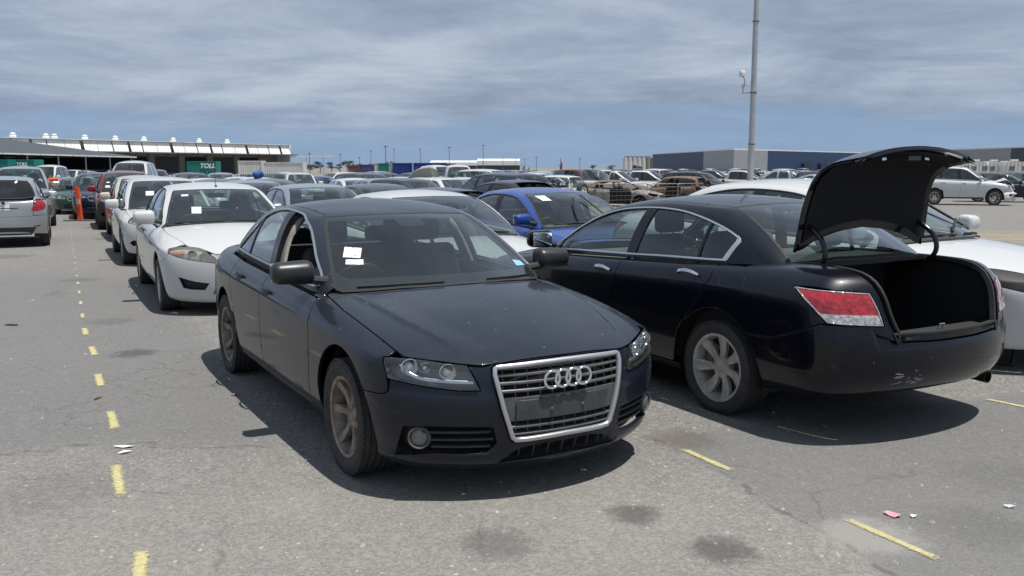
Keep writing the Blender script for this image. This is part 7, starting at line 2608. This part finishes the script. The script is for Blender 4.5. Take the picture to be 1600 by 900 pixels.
def suv_front(S):
    S['headlight'] = [(1.86, .84, .93), (2.02, .70, .92), (2.15, .50, .87), (2.22, .47, .80), (2.10, .68, .80), (1.92, .83, .84)]
    return S


def hatch_spec():
    S = wagon_spec()
    S['taillight'] = [(-2.12, .84, 1.20), (-2.25, .76, 1.18), (-2.34, .66, 1.02), (-2.39, .58, .86), (-2.35, .70, .83), (-2.22, .82, .88), (-2.12, .86, 1.0)]
    S['bw'] = [(0, 1.13), (.35, 1.13), (.58, 1.15), (.635, 1.20), (.60, 1.33), (.55, 1.46), (.50, 1.53), (.25, 1.55), (0, 1.552)]
    S['plate'] = (-.19, .19, .78, .90)
    S = warp(S, X=([-2.42, -1.335, 1.335, 2.27], [-1.95, -1.245, 1.245, 2.03]), Z=([0, .22, 1.05, 1.65], [0, .19, .95, 1.475]), ys=.955)
    S['wr'] = .30; S['rim'] = .195; S['arch'] = .36; S['track'] = 1.47; S['tw'] = .195; S['rocker'] = .27; S['zb'] = .235
    S['split'] = [(.9, .42, 'p', -.5), (.42, -.30, 'f', -.1), (-.30, -.40, 'p', -.1), (-.40, -1.02, 'r', 0), (-1.02, -1.10, 'p', 0), (-1.10, -2, 'q', 0)]
    S['antenna'] = (-1.35, .10)

    def ex(P, B, G, S, pan, both, on):
        # dark lower bumper with red reflectors, rear wiper, plate recess
        po = [(-1.9, y, z) for y, z in ((-.62, .43), (.62, .43), (.55, .27), (-.55, .27))]
        P.add('bumper_insert', panel(B, 'CB', po, (), step=.06, gap=0, off=.004, depth=.01, bevel=0), 'plastic')
        po = [(-1.85, .52, .46), (-1.85, .68, .475), (-1.85, .66, .445), (-1.85, .54, .435)]
        both('reflector', panel(B, 'CB', po, (), step=.05, gap=0, off=.006, depth=.006, bevel=0), 'tail_red')
        m = MB(); m.tube([(-1.955, 0, .93), (-1.93, .20, 1.03), (-1.90, .34, 1.06)], .008, 6); m.lathe([(.03, -.03), (.03, .02), (.01, .03)], 10, 'X', c=(-1.94, 0, .93)); P.add('rear_wiper', m, 'black')
        po = [(-1.9, y, z) for y, z in ((-.26, .83), (.26, .83), (.26, .815), (-.26, .815))]
        P.add('gate_handle', panel(B, 'CB', po, (), step=.05, gap=0, off=.006, depth=.02, bevel=0), 'plastic')
        po = [(-1.9, y, z) for y, z in ((-.045, .89), (0, .905), (.045, .89), (0, .875))]
        P.add('badge', panel(B, 'CB', po, (), step=.03, gap=0, off=.006, depth=.006, bevel=0), 'chrome')
    S['extra2'] = ex
    return windows(S)


hatch = build_car(hatch_spec(), 0.040)
hatch.inst('silver_hatchback', (-11.79, 20.84, 0), R(116.7), 'paint_silver', 'silver small hatchback seen from behind at the left edge', swap={'glass': 'glass_tint', 'glass_side': 'glass_tint'}, scale=(1, 1, 1.06))


def crash_hood(l):
    """a bonnet folded upwards near its front edge"""
    t = max(0.0, 1 - abs(l[0] - 1.72) / .36)
    return .17 * t + .05 * math.sin(l[1] * 9) * max(0, (l[0] - 1.4))


S = wagon_spec(); S['hood_disp'] = crash_hood; S['rails'] = (-.1, -1.9, .50); S['rail_mat'] = 'alloy'; S['rim_style'] = 'thin'; S['spokes'] = 8; S['sill_mat'] = 'plastic'
S['split'] = S['split']
S['bump_disp'] = lambda l: (-.06 if l[2] > .55 else .07) + .05 * math.sin(l[1] * 8 + l[2] * 9)
crashed = build_car(windows(S), 0.055)
crashed.inst('white_suv', (23.3, 46.0, 0), R(-25), 'paint_whiteclean', 'white SUV with its smashed front at the right edge', swap={'glass_side': 'glass_tint'}, scale=(1.02, 1.05, 1.2))


def four_wd_spec():
    S = wagon_spec()
    S['dlo'] = [(.72, 1.07), (.50, 1.22), (.25, 1.40), (.12, 1.49), (-.05, 1.525), (-.9, 1.545), (-1.75, 1.53), (-2.0, 1.49), (-2.10, 1.33), (-2.13, 1.18), (-2.05, 1.12), (-1.3, 1.105), (-.5, 1.09), (.3, 1.07)]
    S['split'] = [(.9, .56, 'p', -.5), (.56, -.22, 'f', -.05), (-.22, -.31, 'w', 0), (-.31, -1.0, 'r', 0), (-1.0, -1.12, 'w', 0), (-1.12, -1.58, 'q', 0), (-1.58, -1.64, 'w', 0), (-1.64, -2.3, 'q', 0)]
    S = warp(S, X=([-2.42, -1.335, 1.335, 2.27], [-2.55, -1.425, 1.425, 2.22]), Z=([0, .22, 1.05, 1.65], [0, .38, 1.14, 1.84]), ys=1.03)
    S['wr'] = .38; S['rim'] = .21; S['arch'] = .46; S['rocker'] = .47; S['zb'] = .42; S['rim_mat'] = 'steel_wheel'; S['tw'] = .26
    S['pane_mat'] = {1: None}

    def ex(P, B, G, S, pan, both, on):
        ty = tyre_mesh(.38, .26, .21, 28, False); rm = rim_mesh(.21, .26, 6, 'plain', False)
        for m_, nm, mt in ((ty, 'spare_tyre', 'tyre'), (rm, 'spare_rim', 'container_white')):
            m_.v = [(-2.72 - y, x + .18, z + 1.05) for x, y, z in m_.v]
            P.add(nm, m_, mt)
    S['extra2'] = ex
    S2 = windows(S)
    S2['panes'] = [p for p, d in zip(S2['panes'], S2['pane_door']) if d != 'w']
    S2['pane_door'] = [d for d in S2['pane_door'] if d != 'w']
    return S2


fourwd = build_car(four_wd_spec(), 0.060)


def ute_spec(double=True):
    S = wagon_spec()
    k = -1.02 if double else -.35
    S['gl'] = [dict(z=[(.8, 1.02), (k, 1.06)], y=[(.8, .80), (0, .82), (k, .80)], f=(1.12, .30, 1.05), r=(k - .10, .10, 1.08)),
               dict(z=[(.5, 1.20), (k, 1.24)], y=[(.5, .77), (k, .765)], f=(.80, .27, 1.20), r=(k - .06, .09, 1.25)),
               dict(z=[(.2, 1.42), (k, 1.45)], y=[(.2, .695), (k, .695)], f=(.46, .22, 1.41), r=(k - .01, .09, 1.45)),
               dict(z=[(0, 1.55), (k + .2, 1.575)], y=[(0, .60), (k + .2, .60)], f=(.22, .16, 1.565), r=(k + .06, .09, 1.57), crease=.2)]
    S['gcap'] = [(.2, 1.58), (-.2, 1.615), (k + .3, 1.62), (k + .1, 1.59)]
    S['bw'] = [(0, 1.15), (.35, 1.15), (.60, 1.15), (.635, 1.18), (.60, 1.32), (.55, 1.46), (.50, 1.52), (.25, 1.54), (0, 1.545)]
    S['rail'] = [(.08, .50), (-.2, .545), (k + .3, .55), (k + .13, .50)]
    S['gbase'] = (.85, k - .03)
    S['dlo'] = [(.72, 1.07), (.45, 1.22), (.2, 1.38), (.05, 1.47), (-.15, 1.525), (k + .35, 1.535), (k + .18, 1.50), (k + .12, 1.30), (k + .10, 1.12), (k + .2, 1.09), (.3, 1.065)]
    S['split'] = [(.9, .60, 'p', -.5), (.60, -.17, 'f', -.1), (-.17, -.27, 'p', -.08), (-.27, -1.2, 'r', 0)] if double else [(.9, .60, 'p', -.5), (.60, -.6, 'f', 0)]
    S['seat_x'] = [.05, -.55] if double else [.05]
    S['cabin'] = (.80, k + .02)
    S['doorC'] = [(k + .05, 1.06), (k + .03, .95), (k + .06, .78), (-.95 if double else k + .04, .58), (-.90 if double else k + .04, .34)]
    S = warp(S, X=([-2.42, -1.335, 1.335, 2.27], [-2.75, -1.5, 1.5, 2.36]), Z=([0, .22, 1.05, 1.65], [0, .34, 1.14, 1.79]), ys=.985)
    S['wr'] = .36; S['rim'] = .21; S['arch'] = .44; S['rocker'] = .45; S['zb'] = .39
    S['plate'] = None

    def ex(P, B, G, S, pan, both, on):
        kx = S['gbase'][1] - .08
        # load tray: floor well with walls let into the body top
        x0, x1 = kx, S['tail'][5][0] + .12
        m = MB()
        for (c, s) in ((((x0 + x1) / 2, 0, .85), (x0 - x1, 1.36, .03)), (((x0 + x1) / 2, .70, 1.0), (x0 - x1, .05, .34)), (((x0 + x1) / 2, -.70, 1.0), (x0 - x1, .05, .34)), ((x0 - .02, 0, 1.0), (.04, 1.4, .34)), ((x1 + .02, 0, 1.0), (.04, 1.4, .34))):
            m.box(c, s)
        P.add('load_tray', m, 'plastic', smooth=False)
        tp = [B.hit('T', (x, .745))[0] for x in np.linspace(x0, x1, 8)]
        nn = [(0, 0, 1)] * len(tp)
        both('tray_rail', sweep([(p[0], p[1], p[2]) for p in tp], nn, .10, .03, -.02), 'paint')
    S['extra2'] = ex
    return windows(S)


ute2 = build_car(ute_spec(True), 0.060)
ute1 = build_car(ute_spec(False), 0.060)


def van_spec():
    S = wagon_spec()
    S['sx'] = 0
    S = warp(S, X=([-2.42, -1.335, .9, 1.335, 2.27], [-2.75, -1.35, 1.15, 1.45, 2.15]), Z=([0, .22, 1.05, 1.65], [0, .24, 1.22, 2.12]), ys=1.03)
    S['wr'] = .33
    return windows(S)


van = build_car(van_spec(), 0.070)
far = [far_proto(p) for p in (sedan, wagon, hatch, ute2, fourwd, van)]
far_sedan, far_wagon, far_hatch, far_ute, far_4wd, far_van = far
KIND = {'sedan': (sedan, 'sedan'), 'wagon': (wagon, 'wagon'), 'hatch': (hatch, 'hatchback'), 'ute2': (ute2, 'pickup'), 'ute1': (ute1, 'pickup'), '4wd': (fourwd, '4WD'), 'van': (van, 'van')}
TINT = {'glass_side': 'glass_tint'}
NOPLATE = {}

# ---- the cars one can tell apart nearby
wagon2 = wagon
wagon.inst('white_wagon', (-6.82, 17.45, 0), HD, 'paint_white', 'white wagon with a paper on its screen behind the white hatchback', scale=(1.02, 1.0, .94))
wagon.inst('white_wagon', (-9.38, 22.8, 0), HD, 'paint_cream', 'off-white wagon half hidden behind the white wagon', swap=TINT, scale=(1, 1, .95))
S = wagon_spec(); S['papers'] = [[(-.47, 1.50), (-.36, 1.50), (-.37, 1.47), (-.48, 1.47)], [(-.53, 1.36), (-.47, 1.36), (-.48, 1.33), (-.54, 1.33)], [(-.55, 1.28), (-.46, 1.28), (-.47, 1.22), (-.57, 1.22)]]
wagon.inst('red_suv', (-11.85, 27.4, 0), R(-64), 'paint_red', 'dark red SUV with a damaged front behind the off-white wagon', swap={'front_bumper': 'black', 'grille_frame': 'black'}, skip=('intake',), scale=(1, 1, 1.03))
wagon.inst('navy_suv', (-15.25, 32.9, 0), R(-64), 'paint_navy', 'dark blue SUV between the red SUV and the bollard', swap=TINT, scale=(1, 1, 1.0))
sedan.inst('green_sedan', (-18.0, 37.0, 0), R(-64), 'paint_green', 'dark greenish sedan behind the orange bollard', scale=(1, 1, 1.0))
fourwd.inst('grey_four_wheel_drive', (-18.9, 43.4, 0), R(-64), 'paint_silverblue', 'grey blue 4WD with a black roof load beyond the red SUV', 'car', swap={'roof': 'black'})
wagon.inst('silver_suv', (-15.6, 28.4, 0), R(-62), 'paint_silver', 'silver SUV facing the camera behind the silver hatchback', scale=(1, 1, 1.12))
sedan.inst('black_wreck', (-15.0, 28.9 + 5, 0), R(-63), 'paint_black', 'black damaged sedan behind the silver SUV on the left', swap=TINT)
sedan.inst('white_sedan', (-1.02, 11.1, 0), R(-62), 'paint_white', 'white sedan with its roof showing just above the dark sedan', skip=('mirror',), scale=(1, 1, .965))
blue = sedan.inst('blue_sedan', (.62, 13.1, 0), R(-63), 'paint_blue', 'bright blue sedan with raised wiper blades in the middle', scale=(1, 1, .965))
sedan.inst('silver_sedan', (-3.72, 17.0, 0), R(-63), 'paint_silverblue', 'silver blue sedan seen above the roof of the dark sedan', scale=(1, 1, .975))
sedan.inst('dark_saloon', (-2.95, 20.4, 0), R(-62), 'paint_darkgrey', 'charcoal sedan between the silver sedan and the black wreck', scale=(1, 1, .95))
sedan.inst('black_wreck', (-1.05, 17.3, 0), R(-40), 'paint_black', 'black sedan with broken side windows behind the white sedan', skip=('windscreen',), scale=(1, 1, .92))
white4 = sedan.inst('white_sedan', (3.39, 9.32, 0), R(-56), 'paint_whiteclean', 'large white sedan with missing headlights on the far side of the black sedan', swap={'headlight': 'black'}, skip=('lamp_housing', 'lamp_surround', 'reflector_bowl', 'grille_slat'), scale=(1.12, 1.0, 1.07))


def label_sheet(proto_G, S, poly, parent, name='windscreen_label', mat='paper_print', off=0.003):
    mb = panel(proto_G, 'F', [(0, a, b) for a, b in poly], (), step=0.05, gap=0, off=off, depth=0, bevel=0)
    me = mb.mesh(name); me.materials.append(MATS[mat])
    o = link(bpy.data.objects.new(name, me), parent)
    return o


m = MB()
p0, p1 = at(1591, 500, 7.5), at(1579, 588, 7.3)
m.tube([tuple(p0), tuple(p0 + (p1 - p0) * .5 + Vector((.01, 0, 0))), (p1.x, p1.y, max(.01, p1.z))], .018, 6)
m.tube([(p1.x, p1.y, .012), (p1.x - .12, p1.y + .05, .012), (p1.x - .22, p1.y + .02, .012)], .008, 5)
tag(m.build('loose_strap', 'alloy_dark'), 'grey strip hanging from the nose of the white sedan at right', 'strip')
SS = sedan_spec()
label_sheet(sedan.G, SS, [(-.46, 1.34), (-.33, 1.345), (-.32, 1.28), (-.44, 1.275)], blue)
for (a, b) in (((-.28, 1.02), (-.05, 1.26)), ((.22, 1.02), (.13, 1.30))):
    p0, n0 = sedan.G.hit('F', a); p1, n1 = sedan.G.hit('F', b)
    m = MB(); q0 = Vector(p0) + Vector(n0) * .03; q1 = Vector(p1) + Vector(n1) * .06
    m.tube([tuple(q0 + Vector((.05, 0, -.02))), tuple(q0 + (q1 - q0) * .45)], .010, 6); m.tube([tuple(q0 + (q1 - q0) * .2), tuple(q1)], .012, 6)
    m.build('raised_wiper', 'black', blue)
for (a, b) in (((-.10, 1.0), (.25, 1.06)), ((.42, 1.03), (.30, 1.20))):
    p0, n0 = sedan.G.hit('F', a); p1, n1 = sedan.G.hit('F', b)
    m = MB(); q0 = Vector(p0) + Vector(n0) * .02; q1 = Vector(p1) + Vector(n1) * .05
    m.tube([tuple(q0), tuple(q0 + (q1 - q0) * .5)], .010, 6); m.tube([tuple(q0 + (q1 - q0) * .3), tuple(q1)], .013, 6)
    m.build('raised_wiper', 'black', white4)
w2 = [o for o in COL.objects if o.get('label', '').startswith('white wagon with a paper')][0]
label_sheet(wagon.G, None, [(-.36, 1.36), (-.22, 1.36), (-.235, 1.28), (-.375, 1.28)], w2)
rd = [o for o in COL.objects if o.get('label', '').startswith('dark red SUV')][0]
for poly in ([(-.54, 1.32), (-.46, 1.32), (-.47, 1.29), (-.55, 1.29)], [(-.58, 1.22), (-.47, 1.22), (-.48, 1.16), (-.60, 1.16)]):
    label_sheet(wagon.G, None, poly, rd)


def px(u, d):
    return (u - 800) / 1386.0 * d / 1.009


def put(kind, u, d, yaw, col, label, group=None, name=None, far_ok=True, **k):
    pr, word = KIND[kind]
    use = pr
    if far_ok and d > 20:
        use = {'sedan': far_sedan, 'wagon': far_wagon, 'hatch': far_hatch, 'ute2': far_ute, '4wd': far_4wd, 'van': far_van}.get(kind, pr)
    nm = name or (col + '_' + {'4wd': 'four_wheel_drive', 'ute1': 'pickup', 'ute2': 'pickup', 'hatch': 'hatchback'}.get(kind, kind))
    return use.inst(nm, (px(u, d), d, 0), R(yaw), 'paint_' + col, label, {'van': 'van', 'ute1': 'pickup', 'ute2': 'pickup'}.get(kind, 'car'), group, **k)


G1 = 'cars parked in the middle rows'
put('sedan', 395, 21.5, -63, 'silverblue', 'silver blue wagon roof just right of the white hatchback roof', G1, far_ok=False)
put('sedan', 345, 26, -63, 'grey', 'grey sedan roof behind the white hatchback aerial', G1)
put('sedan', 322, 30, -63, 'white', 'white sedan roof behind the grey sedan', G1)
put('sedan', 272, 31, -63, 'darkred', 'dark red sedan roof right of the red SUV', G1)
put('wagon', 300, 37, -63, 'black', 'black car with raised tailgate left of the green trailer', G1)
put('sedan', 425, 27, -63, 'grey', 'grey sedan roof above the silver blue sedan', G1)
put('wagon', 345, 47, -70, 'silver', 'silver SUV in front of the green trailer', G1)
put('sedan', 375, 42, -65, 'white', 'white sedan in front of the shorter white trailer', G1)
put('hatch', 315, 52, -80, 'white', 'white hatchback under the green trailer', G1)
put('wagon', 426, 46, -75, 'grey', 'grey SUV facing out below the longer white trailer', G1)
put('wagon', 444, 56, -80, 'white', 'white SUV half hidden behind the grey SUV', G1)
put('wagon', 468, 45, -72, 'white', 'white SUV facing the camera left of the blue hatchback', G1)
put('hatch', 498, 49, -84, 'blue', 'blue hatchback facing the camera in the middle rows', G1)
put('wagon', 519, 60, -130, 'cream', 'pale 4WD turned sideways right of the blue hatchback', G1)
put('wagon', 546, 47, 105, 'black', 'black SUV seen from behind left of the dark grey SUV', G1)
put('wagon', 580, 36, -52, 'darkgrey', 'dark grey SUV facing right above the charcoal sedan', G1)
put('wagon', 607, 46, -60, 'black', 'black SUV behind the dark grey SUV', G1)
put('sedan', 603, 29, -60, 'silverblue', 'grey blue sedan in front of the dark grey SUV', G1)
hoodup = put('sedan', 634, 40, -55, 'white', 'white car with its bonnet raised in the middle rows', G1, far_ok=False, skip=('hood',))
hm = [p for p in sedan.parts if p['name'] == 'hood'][0]['me']
ho = bpy.data.objects.new('raised_hood', hm); link(ho, hoodup); ho.material_slots[0].link = 'OBJECT'; ho.material_slots[0].material = MATS['paint_white']
an = R(-58); hh = Vector((1.10, 0, .99)); ho.rotation_euler = (0, an, 0); ho.location = hh - Matrix.Rotation(an, 3, 'Y') @ hh
put('hatch', 650, 27, -48, 'darkgrey', 'dark grey hatchback right of the charcoal sedan', G1)
put('sedan', 668, 33, -58, 'white', 'white sedan behind the dark grey hatchback', G1)
put('hatch', 706, 31, -52, 'whiteclean', 'white coupe above the black wreck', G1)
put('wagon', 660, 52, -60, 'darkgrey', 'dark wagon below the blue curtain trailers', G1)
put('sedan', 690, 47, -60, 'darkgrey', 'dark sedan below the long blue trailer', G1)
put('van', 715, 52, 95, 'white', 'white van with open side left of the white utes', G1)
put('ute1', 738, 50, -60, 'white', 'white pickup cab behind the navy wagon', G1)
put('4wd', 775, 46, -38, 'white', 'white 4WD facing right behind the navy wagon', G1)
put('wagon', 766, 27.5, 128, 'navy', 'navy wagon seen from behind left of the white boxy 4WD', G1)
put('sedan', 788, 23.5, 126, 'black', 'black sedan with missing windows behind the blue sedan', G1, far_ok=False, skip=('rear_window',), swap=TINT)
put('ute2', 815, 62, -45, 'gold', 'tan pickup behind the white boxy 4WD', G1)
put('wagon', 846, 58, -100, 'silverblue', 'pale blue wagon behind the tan pickup', G1)
bx = put('4wd', 850, 40, 138, 'whiteclean', 'white boxy 4WD with a spare wheel on its back door', None, 'white_four_wheel_drive', far_ok=False, scale=(.84, .84, .84))
put('sedan', 872, 58, -30, 'white', 'white sedan roof behind the boxy 4WD', G1)
put('4wd', 912, 60, -48, 'darkred', 'maroon 4WD facing the camera right of the boxy 4WD', G1)
put('4wd', 932, 60, -40, 'black', 'black 4WD beside the maroon one', G1)
ute1.inst('white_pickup', (px(967, 52), 52, 0), R(-28), 'paint_white', 'white single cab pickup with a damaged bonnet behind the burnt sedan', 'pickup')
ute2.inst('white_pickup', (px(1016, 54), 54, 0), R(-25), 'paint_whiteclean', 'white double cab pickup behind the burnt wagon', 'pickup', swap=TINT)
wagon.inst('black_suv', (px(1100, 48), 48, 0), R(-36), 'paint_black', 'black SUV facing right beside the burnt wagon', 'car', swap=TINT, scale=(1.02, 1.02, 1.04))
ute2.inst('grey_pickup', (px(1118, 66), 66, 0), R(-22), 'paint_grey', 'dark grey pickup behind the black SUV', 'pickup', swap=TINT)
ute2.inst('tan_pickup', (px(1166, 59), 59, 0), R(-20), 'paint_cream', 'cream pickup beside the light pole', 'pickup', swap=TINT)
put('sedan', 1055, 70, -30, 'darkred', 'dark red car behind the white double cab pickup', G1)
put('sedan', 1265, 66, 160, 'silver', 'silver car roof right of the light pole', G1)
put('wagon', 1320, 75, -20, 'black', 'black car between the light pole and the raised boot lid', G1)
put('wagon', 1572, 50.5, -24, 'black', 'black SUV beyond the smashed white SUV', G1)
put('wagon', 1610, 60, -20, 'darkgrey', 'dark SUV at the right picture edge behind the white one', G1)
for k, (kd, u, d, yw, cl, lb) in enumerate((('ute2', 1212, 64, 155, 'silver', 'silver pickup just right of the light pole'), ('wagon', 1240, 72, -25, 'white', 'white wagon right of the light pole'), ('wagon', 1290, 70, -20, 'darkgrey', 'charcoal wagon left of the raised boot lid'), ('sedan', 1140, 74, -30, 'white', 'white sedan left of the light pole'), ('4wd', 985, 66, -35, 'grey', 'grey 4WD between the two white pickups'), ('wagon', 948, 70, 150, 'white', 'white wagon behind the single cab pickup'), ('sedan', 890, 70, -40, 'silver', 'silver sedan behind the maroon 4WD'), ('wagon', 812, 52, 130, 'whiteclean', 'white wagon left of the boxy 4WD'), ('van', 690, 60, -60, 'whiteclean', 'white van in front of the long blue trailer'), ('sedan', 735, 36, -50, 'white', 'white sedan left of the navy wagon'), ('sedan', 560, 31, -62, 'white', 'white sedan roof above the silver blue sedan'))):
    put(kd, u, d, yw, cl, lb, G1)
put('sedan', 1440, 58, 160, 'silver', 'silver car hidden behind the raised boot lid', G1)
van.inst('white_van', (px(206, 44), 44, 0), R(-76), 'paint_whiteclean', 'white van with a long roof behind the red SUV', 'van', swap=TINT, scale=(1.25, 1.1, 1.06))
van.inst('white_van', (px(72, 58), 58, 0), R(-80), 'paint_whiteclean', 'white van facing the camera at far left beyond the silver cars', 'van')
put('ute2', 109, 72, -86, 'whiteclean', 'white pickup facing the camera at the end of the lane', None, far_ok=False)
put('wagon', 128, 85, -86, 'silver', 'pale wagon beside the white pickup at the lane end', G1)
put('4wd', 240, 50, -70, 'grey', 'grey 4WD in front of the white van', G1)

# ---- burnt-out shells
simple('burnt', (0.15, 0.105, 0.075), 0.9, var=0.65, scale=7, bump=0.5)
simple('burnt_grey', (0.20, 0.19, 0.18), 0.85, var=0.7, scale=5, bump=0.5)
simple('char', (0.02, 0.018, 0.016), 0.95, var=0.5, scale=9)
GLASSY = ('windscreen', 'rear_window', 'side_window', 'headlight', 'tail_light', 'mirror', 'windscreen_seal', 'rear_window_seal', 'window_seal', 'pillar_trim', 'tyre', 'wiper', 'rear_view_mirror', 'number_plate', 'grille_frame', 'tail_light_band')
BURN = {'plastic': 'char', 'seat': 'char', 'alloy': 'burnt', 'dash': 'char', 'trim': 'char', 'chrome_soft': 'burnt_grey', 'sill': 'char'}
MATS['paint_burnt'] = MATS['burnt']; MATS['paint_burntgrey'] = MATS['burnt_grey']
o = sedan.inst('burnt_sedan', (px(970, 44), 44, 0), R(-28), 'paint_burntgrey', 'burnt-out grey sedan shell behind the wire fence', 'car', skip=GLASSY + ('front_door',), swap=dict(BURN, roof='burnt', side_frame='burnt', hood='burnt_grey'), scale=(.92, .95, .93))
o.location.z -= .06
o = wagon.inst('burnt_wagon', (px(1046, 46), 46, 0), R(150), 'paint_burnt', 'rusty burnt-out wagon shell with its back to the fence', 'car', skip=GLASSY + ('rear_door', 'hood'), swap=dict(BURN, tailgate='burnt_grey', rear_bumper='burnt_grey'), scale=(.82, 1, .93))
o.location.z -= .06
o = sedan.inst('burnt_sedan', (px(806, 36), 36, 0), R(140), 'paint_burnt', 'rusty stripped shell left of the white boxy 4WD', 'car', skip=GLASSY, swap=BURN, scale=(.8, .95, .93))
o.location.z -= .06


# ---- wire fence panels in front of the shells
simple('galvanised', (0.30, 0.30, 0.28), 0.5, metal=0.5, var=0.2)


def fence(u0, u1, d0, d1, label):
    a, b = Vector((px(u0, d0), d0, 0)), Vector((px(u1, d1), d1, 0))
    l = (b - a).length; rz = math.atan2((b - a).y, (b - a).x)
    root = empty('wire_fence', a, rz, label, 'fence', 'temporary wire fence panels')
    h = 1.05
    m = MB(); m.tube([(0, 0, 0), (0, 0, h), (.06, 0, h + .05), (l - .06, 0, h + .05), (l, 0, h), (l, 0, 0)], .022, 6); m.build('frame', 'galvanised', root)
    for k in range(5):
        z = .15 + k * .2
        m = MB(); m.tube([(0, 0, z), (l, 0, z)], .0028, 4); m.build('wire', 'galvanised', root)
    n = int(l / .25)
    for k in range(1, n):
        m = MB(); m.tube([(l * k / n, 0, .1), (l * k / n, 0, h + .04)], .0028, 4); m.build('wire', 'galvanised', root)
    for x in (.05, l - .05):
        m = MB(); m.box((x, 0, .05), (.22, .5, .10)); m.build('foot', 'concrete', root)


fence(936, 1012, 41.5, 43, 'wire fence panel across the burnt grey sedan')
fence(1019, 1060, 43, 43.6, 'wire fence panel across the rusty burnt wagon')
fence(1060, 1100, 43.6, 45, 'wire fence panel in front of the black SUV')

# ---- white caravans behind the smashed SUV
for k, (u, w, d, lab) in enumerate(((1496, 30, 92, 'leftmost white caravan behind the smashed SUV'), (1524, 30, 93, 'second white caravan from the left'), (1552, 28, 94, 'third white caravan from the left'), (1584, 34, 92, 'white caravan nearest the right edge'))):
    wd = w * d / 1386
    root = empty('caravan', (px(u, d), d, 0), R(-8), lab, 'caravan', 'white caravans')
    m = MB(); m.prism([(-wd / 2, .5), (wd / 2, .5), (wd / 2 + .05, 1.6), (wd / 2 - .35, 2.5), (-wd / 2 + .2, 2.6), (-wd / 2, 2.2)], -1.0, 1.0); m.build('body', 'container_white', root, smooth=False)
    for x in (-.25, .28):
        m = MB(); m.box((x * wd, -1.02, 1.85), (.5, .05, .45)); m.build('window', 'glass_far', root, smooth=False)
    m = MB(); m.lathe([(.02, -.1), (.3, -.1), (.32, 0), (.3, .1), (.02, .1)], 14, 'Y', c=(0, -.9, .32)); m.build('wheel', 'tyre', root)
    m = MB(); m.box((0, .0, 2.68), (.6, .6, .18)); m.build('roof_hatch', 'container_white', root, smooth=False)

# ---- blue tarpaulin bundle on a roof
v, f = soft_box((0, 0, 0), (.42, .40, .34), .45, 4)
m = MB(); m.add([(p[0] + .03 * math.sin(17 * p[2] + 9 * p[1]), p[1] + .03 * math.sin(19 * p[0]), p[2] + .035 * math.sin(18 * p[0] + 9 * p[1])) for p in v], f)
o = tag(m.build('tarpaulin', 'tarp_blue', angle=80), 'crumpled blue tarpaulin heaped on a car roof', 'tarpaulin'); o.location = (px(403, 38), 38, 1.55 + gz(38))
put('sedan', 403, 38.3, -63, 'white', 'white sedan carrying the blue tarpaulin', G1)

# ---- long rows in the distance
rs = random.Random(5)
COLS = ['white', 'white', 'whiteclean', 'white', 'whiteclean', 'cream', 'silver', 'silver', 'grey', 'black', 'darkgrey', 'navy', 'darkred', 'blue', 'gold', 'silverblue']
WORD = {'cream': 'cream', 'white': 'white', 'whiteclean': 'white', 'silver': 'silver', 'grey': 'grey', 'black': 'black', 'darkgrey': 'charcoal', 'navy': 'navy', 'darkred': 'dark red', 'blue': 'blue', 'gold': 'tan', 'silverblue': 'silver blue'}
PROT = [(far_sedan, 'sedan'), (far_wagon, 'wagon'), (far_hatch, 'hatchback'), (far_ute, 'pickup'), (far_4wd, '4WD'), (far_van, 'van')]
for row, (d, u0, u1, gap) in enumerate(((66, 560, 1000, 3.6), (74, 600, 1420, 3.8), (84, 690, 1460, 4.0), (97, 720, 1480, 4.3), (112, 730, 1500, 4.6), (132, 740, 1500, 5.4), (160, 750, 1480, 6.6), (200, 760, 1480, 8.0), (72, 380, 560, 4.5))):
    x = px(u0, d); x1 = px(u1, d)
    while x < x1:
        q, word = rs.choices(PROT, (6, 5, 4, 2, 2, .3) if x > px(900, d) else (6, 1.5, 5, 0, 0, 0))[0]
        c = rs.choice(COLS)
        w = {'4WD': 'four_wheel_drive'}.get(word, word)
        q.inst('parked_' + w, (x, d + rs.uniform(-1.0, 1.0), 0), R(rs.choice((-70, -62, 112, 118)) + rs.uniform(-6, 6)), 'paint_' + c, 'small far %s %s in the distant rows of parked vehicles' % (WORD[c], word), word if word in ('pickup', 'van') else 'car', 'vehicles in the distant rows')
        x += gap * rs.uniform(.75, 1.5) * (1 if rs.random() > .12 else 2.2)
